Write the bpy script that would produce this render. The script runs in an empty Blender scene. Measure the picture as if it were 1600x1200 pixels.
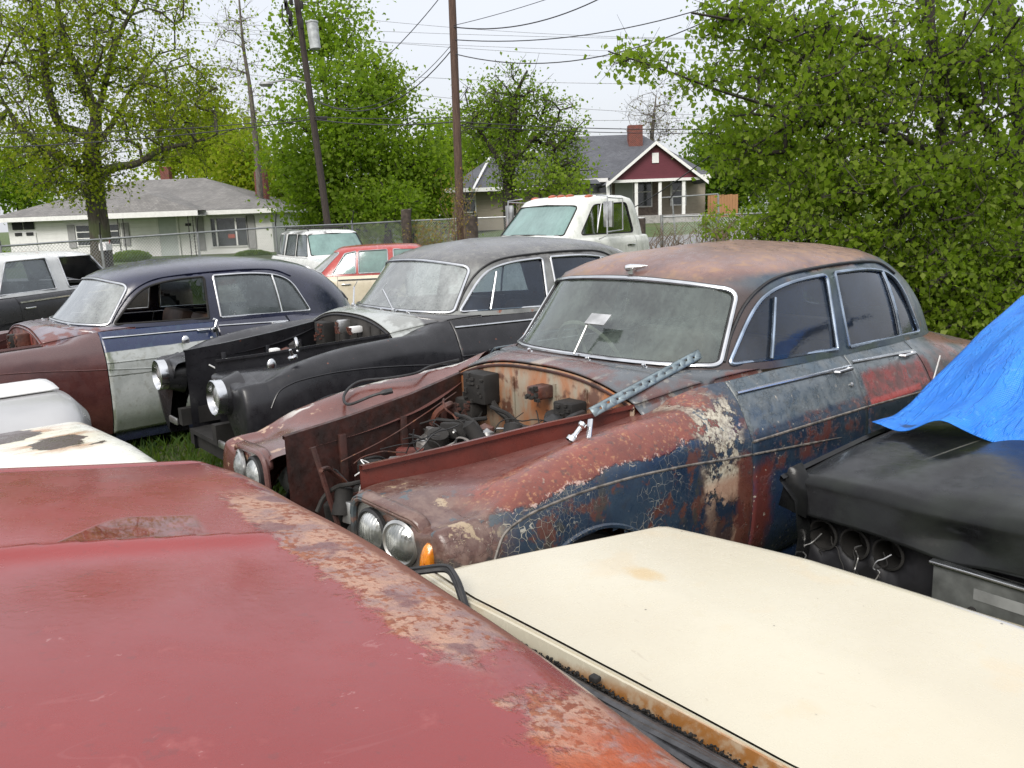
import bpy, bmesh, math, random
import numpy as np
from mathutils import Vector, Matrix
from mathutils.geometry import delaunay_2d_cdt
R = math.radians
SC = bpy.context.scene
COL = SC.collection
# ------------------------------------------------------------------ camera
FPX, PITCH, ROLL, CH = 1340.0, R(11.373), R(2.128), 1.901
def _cam_axes():
    f = np.array([0, math.cos(PITCH), -math.sin(PITCH)]); r = np.array([1., 0, 0]); u = np.cross(r, f)
    c, s = math.cos(ROLL), math.sin(ROLL)
    return c*r - s*u, s*r + c*u, f
CR_, CU_, CF_ = _cam_axes()
cd = bpy.data.cameras.new('camera'); cam = bpy.data.objects.new('camera', cd); COL.objects.link(cam)
cd.sensor_width = 36; cd.lens = 36*FPX/1600; cd.clip_start = .05; cd.clip_end = 2000
m = Matrix.Identity(4)
for i in range(3):
    m[i][0], m[i][1], m[i][2] = CR_[i], CU_[i], -CF_[i]
m[2][3] = CH
cam.matrix_world = m
SC.camera = cam
def ray(px, py): return CF_ + CR_*(px-800)/FPX - CU_*(py-600)/FPX
def at(px, py, Y):                     # point seen at photo pixel, at distance Y ahead
    d = ray(px, py); return Vector(np.array([0, 0, CH]) + d*Y/d[1])
def atz(px, py, z):
    d = ray(px, py); return Vector(np.array([0, 0, CH]) + d*(z-CH)/d[2])
# ------------------------------------------------------------------ world: overcast sky, weak wide sun
W = bpy.data.worlds.new('World'); SC.world = W; W.use_nodes = True
nt = W.node_tree; nt.nodes.clear()
o_ = nt.nodes.new('ShaderNodeOutputWorld'); bg1 = nt.nodes.new('ShaderNodeBackground'); bg2 = nt.nodes.new('ShaderNodeBackground')
add_ = nt.nodes.new('ShaderNodeAddShader')
sky = nt.nodes.new('ShaderNodeTexSky'); sky.sky_type = 'NISHITA'; sky.sun_disc = False
sky.sun_elevation = R(40); sky.sun_rotation = R(200); sky.dust_density = 5; sky.air_density = 1
bg1.inputs[1].default_value = .03; nt.links.new(sky.outputs[0], bg1.inputs[0])
tc = nt.nodes.new('ShaderNodeTexCoord'); sep = nt.nodes.new('ShaderNodeSeparateXYZ'); nt.links.new(tc.outputs['Generated'], sep.inputs[0])
mp = nt.nodes.new('ShaderNodeMapRange'); mp.inputs['From Min'].default_value = -.05; mp.inputs['From Max'].default_value = .9
nt.links.new(sep.outputs[2], mp.inputs['Value'])
nz = nt.nodes.new('ShaderNodeTexNoise'); nz.inputs['Scale'].default_value = 2.2; nz.inputs['Detail'].default_value = 5; nz.inputs['Roughness'].default_value = .55
mpp = nt.nodes.new('ShaderNodeMapping'); mpp.inputs['Scale'].default_value = (1, 1, 3.5)
nt.links.new(tc.outputs['Generated'], mpp.inputs[0]); nt.links.new(mpp.outputs[0], nz.inputs['Vector'])
ma = nt.nodes.new('ShaderNodeMath'); ma.operation = 'MULTIPLY_ADD'; ma.inputs[1].default_value = .30; nt.links.new(nz.outputs[0], ma.inputs[0]); nt.links.new(mp.outputs[0], ma.inputs[2])
cr = nt.nodes.new('ShaderNodeValToRGB'); nt.links.new(ma.outputs[0], cr.inputs[0])
e = cr.color_ramp.elements; e[0].position = .10; e[0].color = (.56, .575, .61, 1); e[1].position = 1; e[1].color = (1.05, 1.05, 1.08, 1)
x = cr.color_ramp.elements.new(.48); x.color = (.65, .66, .695, 1)
nt.links.new(cr.outputs[0], bg2.inputs[0]); bg2.inputs[1].default_value = .95
nt.links.new(bg1.outputs[0], add_.inputs[0]); nt.links.new(bg2.outputs[0], add_.inputs[1]); nt.links.new(add_.outputs[0], o_.inputs[0])
sl = bpy.data.lights.new('sun', 'SUN'); sl.energy = 2.0; sl.angle = R(25); sl.color = (1, .97, .92)
sun = bpy.data.objects.new('sun', sl); COL.objects.link(sun)
sun.rotation_euler = (R(50), 0, R(-20))
SC.view_settings.view_transform = 'Standard'; SC.view_settings.look = 'None'; SC.view_settings.exposure = 0.4; SC.view_settings.gamma = 1
try: SC.cycles.use_denoising = True; SC.cycles.max_bounces = 6; SC.cycles.transparent_max_bounces = 10; SC.cycles.caustics_reflective = False; SC.cycles.caustics_refractive = False
except Exception: pass

# ------------------------------------------------------------------ node helper
class Mat:
    def __init__(s, name):
        s.m = bpy.data.materials.new(name); s.m.use_nodes = True; s.t = s.m.node_tree; s.t.nodes.clear()
        s.out = s.t.nodes.new('ShaderNodeOutputMaterial'); s.tc = s.t.nodes.new('ShaderNodeTexCoord')
        s.P = s.tc.outputs['Object']; s._xyz = None
    def n(s, kind, **kw):
        a = s.t.nodes.new('ShaderNode'+kind)
        for k, v in kw.items(): setattr(a, k, v)
        return a
    def put(s, sock, v):
        if isinstance(v, bpy.types.NodeSocket): s.t.links.new(v, sock)
        elif isinstance(v, (tuple, list)) and len(v) == 3 and sock.type == 'RGBA': sock.default_value = (*v, 1)
        else: sock.default_value = v
    def xyz(s, i):
        if s._xyz is None: s._xyz = s.n('SeparateXYZ'); s.put(s._xyz.inputs[0], s.P)
        return s._xyz.outputs[i]
    def scl(s, v):                     # scaled coordinates
        a = s.n('Mapping'); a.inputs['Scale'].default_value = v; s.put(a.inputs[0], s.P); return a.outputs[0]
    def noise(s, sc, det=4, rough=.55, dist=0., vec=None, w=None):
        a = s.n('TexNoise'); 
        if w is not None:
            mm = s.n('Mapping'); mm.inputs['Location'].default_value = (w*3.1, w*7.7, w*5.3); s.put(mm.inputs[0], vec or s.P); vec = mm.outputs[0]
        s.put(a.inputs['Vector'], vec or s.P)
        a.inputs['Scale'].default_value = sc; a.inputs['Detail'].default_value = det; a.inputs['Roughness'].default_value = rough; a.inputs['Distortion'].default_value = dist
        return a.outputs[0]
    def voro(s, sc, feat='DISTANCE_TO_EDGE', vec=None, rnd=1.):
        a = s.n('TexVoronoi', feature=feat); s.put(a.inputs['Vector'], vec or s.P); a.inputs['Scale'].default_value = sc; a.inputs['Randomness'].default_value = rnd
        return a.outputs['Distance'] if feat != 'COLOR' else a.outputs['Color']
    def warp(s, amt, sc=6):            # coordinates bent by noise
        a = s.n('TexNoise'); s.put(a.inputs['Vector'], s.P); a.inputs['Scale'].default_value = sc; a.inputs['Detail'].default_value = 3
        b = s.n('VectorMath', operation='MULTIPLY_ADD'); s.put(b.inputs[0], a.outputs[1]); b.inputs[1].default_value = (amt,)*3; s.put(b.inputs[2], s.P)
        return b.outputs[0]
    def mth(s, op, a, b=0., c=None):
        x = s.n('Math', operation=op); s.put(x.inputs[0], a); s.put(x.inputs[1], b)
        if c is not None: s.put(x.inputs[2], c)
        return x.outputs[0]
    def add(s, a, b): return s.mth('ADD', a, b)
    def sub(s, a, b): return s.mth('SUBTRACT', a, b)
    def mul(s, a, b): return s.mth('MULTIPLY', a, b)
    def mx(s, a, b): return s.mth('MAXIMUM', a, b)
    def mn(s, a, b): return s.mth('MINIMUM', a, b)
    def inv(s, a): return s.mth('SUBTRACT', 1., a)
    def st(s, v, lo, hi, a=0., b=1.):  # smooth step
        x = s.n('MapRange', interpolation_type='SMOOTHSTEP'); s.put(x.inputs[0], v); s.put(x.inputs[1], lo); s.put(x.inputs[2], hi); s.put(x.inputs[3], a); s.put(x.inputs[4], b)
        return x.outputs[0]
    def mix(s, f, a, b):
        x = s.n('Mix', data_type='RGBA'); s.put(x.inputs[0], f); s.put(x.inputs[6], a); s.put(x.inputs[7], b); return x.outputs[2]
    def box(s, x0=None, x1=None, y0=None, y1=None, z0=None, z1=None, soft=.03, jit=None):
        r = None
        for i, (a, b) in enumerate(((x0, x1), (y0, y1), (z0, z1))):
            v = s.xyz(i)
            if jit is not None and (a is not None or b is not None): v = s.add(v, jit)
            for q, sg in ((a, 1), (b, -1)):
                if q is None: continue
                t = s.st(v, q-soft, q+soft, 0. if sg > 0 else 1., 1. if sg > 0 else 0.)
                r = t if r is None else s.mul(r, t)
        return r
    def ball(s, c, rad, soft=.3, jit=None, sc=(1, 1, 1)):
        b = s.n('VectorMath', operation='SUBTRACT'); s.put(b.inputs[0], s.P); b.inputs[1].default_value = c
        b2 = s.n('VectorMath', operation='MULTIPLY'); s.put(b2.inputs[0], b.outputs[0]); b2.inputs[1].default_value = sc
        l = s.n('VectorMath', operation='LENGTH'); s.put(l.inputs[0], b2.outputs[0]); v = l.outputs['Value']
        if jit is not None: v = s.add(v, jit)
        return s.st(v, rad*(1-soft), rad*(1+soft), 1., 0.)
    def any(s, *a):
        r = a[0]
        for q in a[1:]: r = s.mx(r, q)
        return r
    def fin(s, col, rough=.5, metal=0., bump=None, bd=.01, coat=0., spec=.5, coatr=.1, bstr=1., trans=None):
        p = s.n('BsdfPrincipled'); s.put(p.inputs['Base Color'], col); s.put(p.inputs['Roughness'], rough); s.put(p.inputs['Metallic'], metal)
        s.put(p.inputs['Coat Weight'], coat); s.put(p.inputs['Coat Roughness'], coatr); s.put(p.inputs['Specular IOR Level'], spec)
        if bump is not None:
            b = s.n('Bump'); s.put(b.inputs['Height'], bump); b.inputs['Distance'].default_value = bd; b.inputs['Strength'].default_value = bstr
            s.put(p.inputs['Normal'], b.outputs[0])
        sh = p.outputs[0]
        s.put(s.out.inputs[0], sh); return s.m
def simple(name, col, rough=.5, metal=0., var=.25, sc=8, coat=0., bump=0., bsc=40):
    s = Mat(name); v = s.noise(sc, 5)
    c2 = tuple(max(0, c*(1-var)) for c in col); c1 = tuple(min(1, c*(1+var)) for c in col)
    c = s.mix(s.st(v, .3, .7), c2, c1)
    return s.fin(c, s.add(s.mul(s.noise(sc*2, 3, w=1), .25), max(0, rough-.12)), metal, s.noise(bsc, 3) if bump else None, bump or .01, coat)

# ------------------------------------------------------------------ mesh helpers
def tag(o, label=None, cat=None, group=None, kind=None):
    if label: o['label'] = label
    if cat: o['category'] = cat
    if group: o['group'] = group
    if kind: o['kind'] = kind
    return o
def thing(name, label, cat, loc=(0, 0, 0), rz=0, group=None):
    o = bpy.data.objects.new(name, None); COL.objects.link(o); o.location = loc; o.rotation_euler = (0, 0, rz); o.empty_display_size = .2
    return tag(o, label, cat, group)
def mesh(name, V, F, mat, parent=None, smooth=30, solid=0, off=-1):
    me = bpy.data.meshes.new(name)
    V = [tuple(map(float, v)) for v in V]
    me.from_pydata(V, [], [tuple(int(i) for i in f) for f in F]); me.validate(); me.update()
    if smooth:
        me.shade_smooth()
        try: me.set_sharp_from_angle(angle=R(smooth))
        except Exception: pass
    if mat is not None: me.materials.append(mat)
    o = bpy.data.objects.new(name, me); COL.objects.link(o)
    if parent is not None: o.parent = parent
    if solid:
        md = o.modifiers.new('thick', 'SOLIDIFY'); md.thickness = solid; md.offset = off
    return o
def cat_rom(pts, n=8, closed=False):
    P = [np.array(p, float) for p in pts]; out = []
    N = len(P); rng = range(N if closed else N-1)
    for i in rng:
        if closed: a, b, c, d = P[(i-1) % N], P[i], P[(i+1) % N], P[(i+2) % N]
        else:
            b, c = P[i], P[i+1]; a = P[i-1] if i > 0 else 2*b-c; d = P[i+2] if i+2 < N else 2*c-b
        for k in range(n):
            t = k/n
            out.append(.5*((2*b)+(c-a)*t+(2*a-5*b+4*c-d)*t*t+(-a+3*b-3*c+d)*t**3))
    if not closed: out.append(P[-1])
    return out
class MB:
    def __init__(s): s.V = []; s.F = []
    def add(s, V, F):
        b = len(s.V); s.V += [tuple(v) for v in V]; s.F += [tuple(b+i for i in f) for f in F]; return s
    def box(s, c, d, rz=0, M=None, bev=0):
        hx, hy, hz = d[0]/2, d[1]/2, d[2]/2
        if bev:
            bm = bmesh.new(); bmesh.ops.create_cube(bm, size=1); 
            for v in bm.verts: v.co = Vector((v.co.x*d[0], v.co.y*d[1], v.co.z*d[2]))
            bmesh.ops.bevel(bm, geom=bm.edges[:], offset=bev, segments=2, profile=.5, affect='EDGES')
            V = [v.co.copy() for v in bm.verts]; bm.verts.index_update(); F = [[v.index for v in f.verts] for f in bm.faces]; bm.free()
        else:
            V = [Vector((x*hx, y*hy, z*hz)) for z in (-1, 1) for y in (-1, 1) for x in (-1, 1)]
            F = [(0, 2, 3, 1), (4, 5, 7, 6), (0, 1, 5, 4), (2, 6, 7, 3), (0, 4, 6, 2), (1, 3, 7, 5)]
        mt = M if M is not None else Matrix.Rotation(rz, 4, 'Z')
        V = [mt @ v + Vector(c) for v in V]
        return s.add(V, F)
    def tube(s, pts, r, n=8, closed=False, cap=True, flat=1.):
        P = [Vector(p) for p in pts]; N = len(P)
        if N < 2: return s
        rr = r if isinstance(r, (list, tuple)) else [r]*N
        V = []; F = []; up = None
        for i in range(N):
            if closed: t = P[(i+1) % N]-P[i-1]
            else: t = P[min(i+1, N-1)]-P[max(i-1, 0)]
            if t.length < 1e-9: t = Vector((0, 0, 1))
            t.normalize()
            if up is None:
                up = Vector((0, 0, 1)) if abs(t.z) < .9 else Vector((1, 0, 0))
            a = up-t*up.dot(t)
            if a.length < 1e-4: a = Vector((1, 0, 0))-t*t.x
            a.normalize(); up = a; b = t.cross(a)
            for k in range(n):
                an = 2*math.pi*k/n; V.append(P[i]+(a*math.cos(an)*flat+b*math.sin(an))*rr[i])
        for i in range(N if closed else N-1):
            j = (i+1) % N
            for k in range(n):
                k2 = (k+1) % n; F.append((i*n+k, i*n+k2, j*n+k2, j*n+k))
        if cap and not closed:
            F.append(tuple(range(n-1, -1, -1))); F.append(tuple((N-1)*n+k for k in range(n)))
        return s.add(V, F)
    def grid(s, fn, nu, nv, cu=False, flip=False):
        V = [fn(i/(nu if cu else nu-1), j/(nv-1)) for j in range(nv) for i in range(nu)]; F = []
        for j in range(nv-1):
            for i in range(nu if cu else nu-1):
                a, b = j*nu+i, j*nu+(i+1) % nu; f = (a, b, b+nu, a+nu); F.append(f[::-1] if flip else f)
        return s.add(V, F)
    def lathe(s, prof, n=24, M=None):   # prof: (r, h) about local z
        V = []; F = []
        for r_, h_ in prof:
            for k in range(n):
                a = 2*math.pi*k/n; V.append(Vector((r_*math.cos(a), r_*math.sin(a), h_)))
        for i in range(len(prof)-1):
            for k in range(n):
                k2 = (k+1) % n; F.append((i*n+k, i*n+k2, (i+1)*n+k2, (i+1)*n+k))
        if M is not None: V = [M @ v for v in V]
        return s.add(V, F)
    def prism(s, poly, d, M=None):      # poly in local xy, extruded along z by d
        n = len(poly); V = [Vector((x, y, 0)) for x, y in poly]+[Vector((x, y, d)) for x, y in poly]
        F = [tuple(range(n))[::-1], tuple(range(n, 2*n))]+[(i, (i+1) % n, n+(i+1) % n, n+i) for i in range(n)]
        if M is not None: V = [M @ v for v in V]
        return s.add(V, F)
    def build(s, name, mat, parent=None, smooth=30, solid=0, off=-1): return mesh(name, s.V, s.F, mat, parent, smooth, solid, off)
def frame(loc, xdir, zdir):             # matrix with local z along zdir
    z = Vector(zdir).normalized(); x = Vector(xdir); x = (x-z*x.dot(z)).normalized(); y = z.cross(x)
    M = Matrix.Identity(4)
    for i in range(3): M[i][0], M[i][1], M[i][2], M[i][3] = x[i], y[i], z[i], loc[i]
    return M
def inpoly(P, poly):
    P = np.asarray(P); x, y = P[:, 0], P[:, 1]; c = np.zeros(len(P), bool); n = len(poly); j = n-1
    for i in range(n):
        xi, yi = poly[i]; xj, yj = poly[j]
        m_ = ((yi > y) != (yj > y)) & (x < (xj-xi)*(y-yi)/((yj-yi) or 1e-12)+xi); c ^= m_; j = i
    return c
def cdt_panel(outer, holes, fn, step, extra=(1, 1)):
    """triangulated sheet: outline + holes in 2-D, densified, mapped by fn to 3-D"""
    def dens(poly):
        out = []
        for i in range(len(poly)):
            a = np.array(poly[i], float); b = np.array(poly[(i+1) % len(poly)], float); L = np.hypot(*((b-a)/np.array(extra))); k = max(1, int(L/step))
            for q in range(k): out.append(a+(b-a)*q/k)
        return out
    loops = [dens(outer)]+[dens(h_) for h_ in holes]; pts = []; edges = []
    for L in loops:
        b = len(pts); pts += L; edges += [(b+i, b+(i+1) % len(L)) for i in range(len(L))]
    B = np.array(pts); sx, sy = step*extra[0], step*extra[1]
    gx = np.arange(B[:, 0].min()+sx/2, B[:, 0].max(), sx); gy = np.arange(B[:, 1].min()+sy/2, B[:, 1].max(), sy)
    G = np.array([(x, y) for x in gx for y in gy])
    if len(G):
        k = inpoly(G, loops[0])
        for h_ in loops[1:]: k &= ~inpoly(G, h_)
        G = G[k]
        if len(G):
            D = np.array([np.min(np.hypot((B[:, 0]-g[0])/extra[0], (B[:, 1]-g[1])/extra[1])) for g in G]); G = G[D > step*.45]
            pts += list(G)
    r = delaunay_2d_cdt([Vector((float(p[0]), float(p[1]))) for p in pts], edges, [], 0, 1e-6)
    V2 = np.array([(v.x, v.y) for v in r[0]]); T = [tuple(f) for f in r[2]]
    C = np.array([V2[list(f)].mean(0) for f in T]); k = inpoly(C, loops[0])
    for h_ in loops[1:]: k &= ~inpoly(C, h_)
    return [fn(*v) for v in V2], [T[i] for i in range(len(T)) if k[i]]
def rnd_poly(pts, rad, n=5):            # round the corners of a polygon
    out = []; N = len(pts)
    for i in range(N):
        p = np.array(pts[i], float); a = np.array(pts[i-1], float); b = np.array(pts[(i+1) % N], float)
        r_ = rad[i] if isinstance(rad, (list, tuple)) else rad
        da = (a-p); db = (b-p); la, lb = np.hypot(*da), np.hypot(*db)
        if r_ <= 0 or la < 1e-6 or lb < 1e-6: out.append(tuple(p)); continue
        ra = min(r_, la*.49); rb = min(r_, lb*.49); A = p+da/la*ra; B = p+db/lb*rb
        for k in range(n+1):
            t = k/n; out.append(tuple((1-t)**2*A+2*t*(1-t)*p+t*t*B))
    return out
def lerp_tab(tab, x):                   # smooth (monotone-ish) table lookup on rows (x, v...)
    X = [r_[0] for r_ in tab]
    if x <= X[0]: return np.array(tab[0][1:], float)
    if x >= X[-1]: return np.array(tab[-1][1:], float)
    i = max(j for j in range(len(X)-1) if X[j] <= x); a, b = tab[i], tab[i+1]
    A, B = np.array(a[1:], float), np.array(b[1:], float); h_ = b[0]-a[0]; t = (x-a[0])/h_
    def sl_(j):
        if j == 0 or j == len(X)-1:
            k = 0 if j == 0 else len(X)-2
            return (np.array(tab[k+1][1:], float)-np.array(tab[k][1:], float))/(X[k+1]-X[k])
        d0 = (np.array(tab[j][1:], float)-np.array(tab[j-1][1:], float))/(X[j]-X[j-1]); d1 = (np.array(tab[j+1][1:], float)-np.array(tab[j][1:], float))/(X[j+1]-X[j])
        s_ = np.where(d0*d1 > 0, 2*d0*d1/(d0+d1+1e-12*np.sign(d0+d1+1e-15)), 0); return s_
    m0, m1 = sl_(i)*h_, sl_(i+1)*h_
    return (2*t**3-3*t*t+1)*A+(t**3-2*t*t+t)*m0+(-2*t**3+3*t*t)*B+(t**3-t*t)*m1

class Green:
    """greenhouse: stacked rounded outlines. tab rows: t, xf, xr, w, zf, zs, zr, nf, nr"""
    def __init__(s, tab, xm, tilt=0.): s.tab = tab; s.xm = xm; s.tilt = tilt; s.c = {}
    def row(s, t):
        k = round(t, 4)
        if k not in s.c: s.c[k] = lerp_tab(s.tab, t)
        return s.c[k]
    def P(s, ph, t):                    # ph: 0 = rear, pi/2 = left side, pi = front
        xf, xr, w, zf, zs, zr, nf, nr = s.row(t)
        c, d = math.cos(ph), math.sin(ph); n = nf if c < 0 else nr; a = (s.xm-xf) if c < 0 else (xr-s.xm)
        q = (abs(c)**n+abs(d)**n)**(-1/n); cx, sy = q*c, q*d
        k = min(1., abs(cx))**2.5; ze = zf if c < 0 else zr
        z = zs*(1-k)+ze*k; X = s.xm+a*cx
        return Vector((X, w*sy, z-s.tilt*(X-s.xm)*(1-t)))
    def inv(s, f, target, ph, t):       # Newton for 2 picked coordinates
        for _ in range(25):
            p = s.P(ph, t); e0 = np.array([p[f[0]]-target[0], p[f[1]]-target[1]])
            if abs(e0).max() < 1e-5: break
            a = s.P(ph+1e-3, t); b = s.P(ph, t+1e-3)
            J = np.array([[(a[f[0]]-p[f[0]])/1e-3, (b[f[0]]-p[f[0]])/1e-3], [(a[f[1]]-p[f[1]])/1e-3, (b[f[1]]-p[f[1]])/1e-3]])
            try: dlt = np.linalg.solve(J, -e0)
            except Exception: break
            ph += max(-.2, min(.2, dlt[0])); t = min(.999, max(-.1, t+max(-.2, min(.2, dlt[1]))))
        return ph, t
    def side(s, x, z, sg=1):            # point on side with given x, z
        ph, t = s.inv((0, 2), (x, z), math.pi/2+(-.3 if x > s.xm else .3)*min(1, abs(x-s.xm)), .4)
        p = s.P(ph, t); return Vector((p.x, sg*p.y, p.z))
    def front(s, y, z):
        ph, t = s.inv((1, 2), (y, z), math.pi-y*.6, .4); return s.P(ph, t)
    def rear(s, y, z):
        ph, t = s.inv((1, 2), (y, z), y*.6, .4); return s.P(ph, t)
def offset_pts(pts, nrm, d): return [Vector(p)+Vector(nrm)*d for p in pts]
# ------------------------------------------------------------------ shared materials
def glass_mat(name, tint=(.55, .62, .58), haze=(.30, .33, .32), hz=.35, rough=.06, hv=.25, sc=3., fk=1.5):
    s = Mat(name); tr = s.n('BsdfTransparent'); s.put(tr.inputs[0], tint)
    df = s.n('BsdfDiffuse'); s.put(df.inputs[0], haze)
    n = s.add(s.mul(s.noise(sc, 5, .6, .4), .7), s.mul(s.noise(sc*2, 6, .7, 0., vec=s.scl((2.5, 5, .8)), w=6), .3)); n2 = s.noise(60, 2)
    f = s.st(s.add(n, s.mul(s.sub(n2, .5), .18)), .25, .8, max(0, hz-hv), min(1, hz+hv))
    m1 = s.n('MixShader'); s.put(m1.inputs[0], f); s.put(m1.inputs[1], tr.outputs[0]); s.put(m1.inputs[2], df.outputs[0])
    gl = s.n('BsdfGlossy'); gl.inputs['Roughness'].default_value = rough; s.put(gl.inputs[0], (.95, .97, 1.))
    fr = s.n('Fresnel'); fr.inputs[0].default_value = 1.52
    b = s.n('Bump'); s.put(b.inputs['Height'], s.noise(90, 2, w=2)); b.inputs['Distance'].default_value = .0006; b.inputs['Strength'].default_value = .6
    s.put(gl.inputs['Normal'], b.outputs[0])
    m2 = s.n('MixShader'); s.put(m2.inputs[0], s.mn(s.mul(fr.outputs[0], fk), 1.)); s.put(m2.inputs[1], m1.outputs[0]); s.put(m2.inputs[2], gl.outputs[0])
    s.put(s.out.inputs[0], m2.outputs[0]); return s.m
M_CHROME = simple('chrome', (.62, .63, .64), .22, 1., .12)
M_DULLCHROME = simple('dull_chrome', (.5, .5, .49), .35, .9, .3)
M_RUBBER = simple('rubber', (.018, .018, .019), .55, var=.5, bump=.002)
M_BLACK = simple('black_dirt', (.012, .011, .010), .8, var=.5)
M_DARKIN = simple('dark_interior', (.022, .020, .018), .8, var=.5)
M_SEAT = simple('tan_leather', (.30, .20, .13), .6, var=.35, sc=5)
M_SEATB = simple('brown_leather', (.10, .055, .035), .6, var=.4, sc=5)
M_TYRE = simple('tyre_rubber', (.02, .02, .02), .8, var=.4, bump=.003)
M_GLASSW = glass_mat('hazy_windscreen', (.62, .70, .65), (.22, .27, .24), .24, .05, .18)
M_GLASSG = glass_mat('milky_windscreen', (.55, .58, .56), (.44, .47, .46), .48, .14, .3, 1.4)
M_GLASSS = glass_mat('side_glass', (.62, .70, .74), (.06, .09, .15), .20, .03, .12, fk=1.1)  # blue haze colour carries the bluish reflections of the side windows
M_GLASSD = glass_mat('dim_glass', (.32, .36, .38), (.22, .26, .27), .35, .07, .2)
M_GLASSTEAL = glass_mat('green_glass', (.25, .42, .38), (.22, .36, .33), .62, .1, .22, 2.)
def rust_mat(name, a=(.11, .032, .018), b=(.035, .014, .010), rough=.75, sc=7):
    s = Mat(name); c = s.mix(s.st(s.noise(sc, 7, .65), .35, .65), b, a); c = s.mix(s.st(s.noise(sc*3, 5, .6, w=3), .58, .7), c, (.22, .085, .03))
    c = s.mix(s.mul(s.st(s.noise(sc*.7, 4, w=6), .5, .65), .6), c, (.09, .06, .055))
    return s.fin(c, s.st(s.noise(sc*2, 4, w=4), .3, .7, rough-.3, rough+.1), 0, s.noise(sc*8, 5), .004)
M_RUST = rust_mat('rust'); M_MAROONRUST = rust_mat('maroon_rust', (.15, .030, .022), (.045, .016, .012), .7, 4)
def lens_mat():
    s = Mat('lamp_lens'); w = s.mth('SINE', s.mul(s.xyz(1), 520.)); n = s.noise(14, 3)
    gl = s.n('BsdfPrincipled'); s.put(gl.inputs['Base Color'], s.mix(s.st(n, .35, .7), (.20, .21, .20), (.60, .61, .60))); s.put(gl.inputs['Roughness'], s.st(n, .3, .7, .12, .3)); gl.inputs['Metallic'].default_value = .65
    gl.inputs['Coat Weight'].default_value = 1; b = s.n('Bump'); s.put(b.inputs['Height'], s.add(s.mul(w, .5), s.mul(s.noise(30, 2), .4))); b.inputs['Distance'].default_value = .0008; s.put(gl.inputs['Normal'], b.outputs[0])
    s.put(s.out.inputs[0], gl.outputs[0]); return s.m
M_LENS = lens_mat()
def amber_mat():
    s = Mat('amber_lens'); w = s.mth('SINE', s.mul(s.xyz(1), 420.)); p = s.n('BsdfPrincipled'); s.put(p.inputs['Base Color'], s.mix(s.st(s.noise(20, 3), .3, .7), (.75, .26, .015), (.5, .14, .01))); p.inputs['Roughness'].default_value = .15; p.inputs['Coat Weight'].default_value = .7
    p.inputs['Subsurface Weight'].default_value = .2
    b = s.n('Bump'); s.put(b.inputs['Height'], w); b.inputs['Distance'].default_value = .0012; s.put(p.inputs['Normal'], b.outputs[0]); s.put(s.out.inputs[0], p.outputs[0]); return s.m
M_AMBER = amber_mat()

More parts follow.
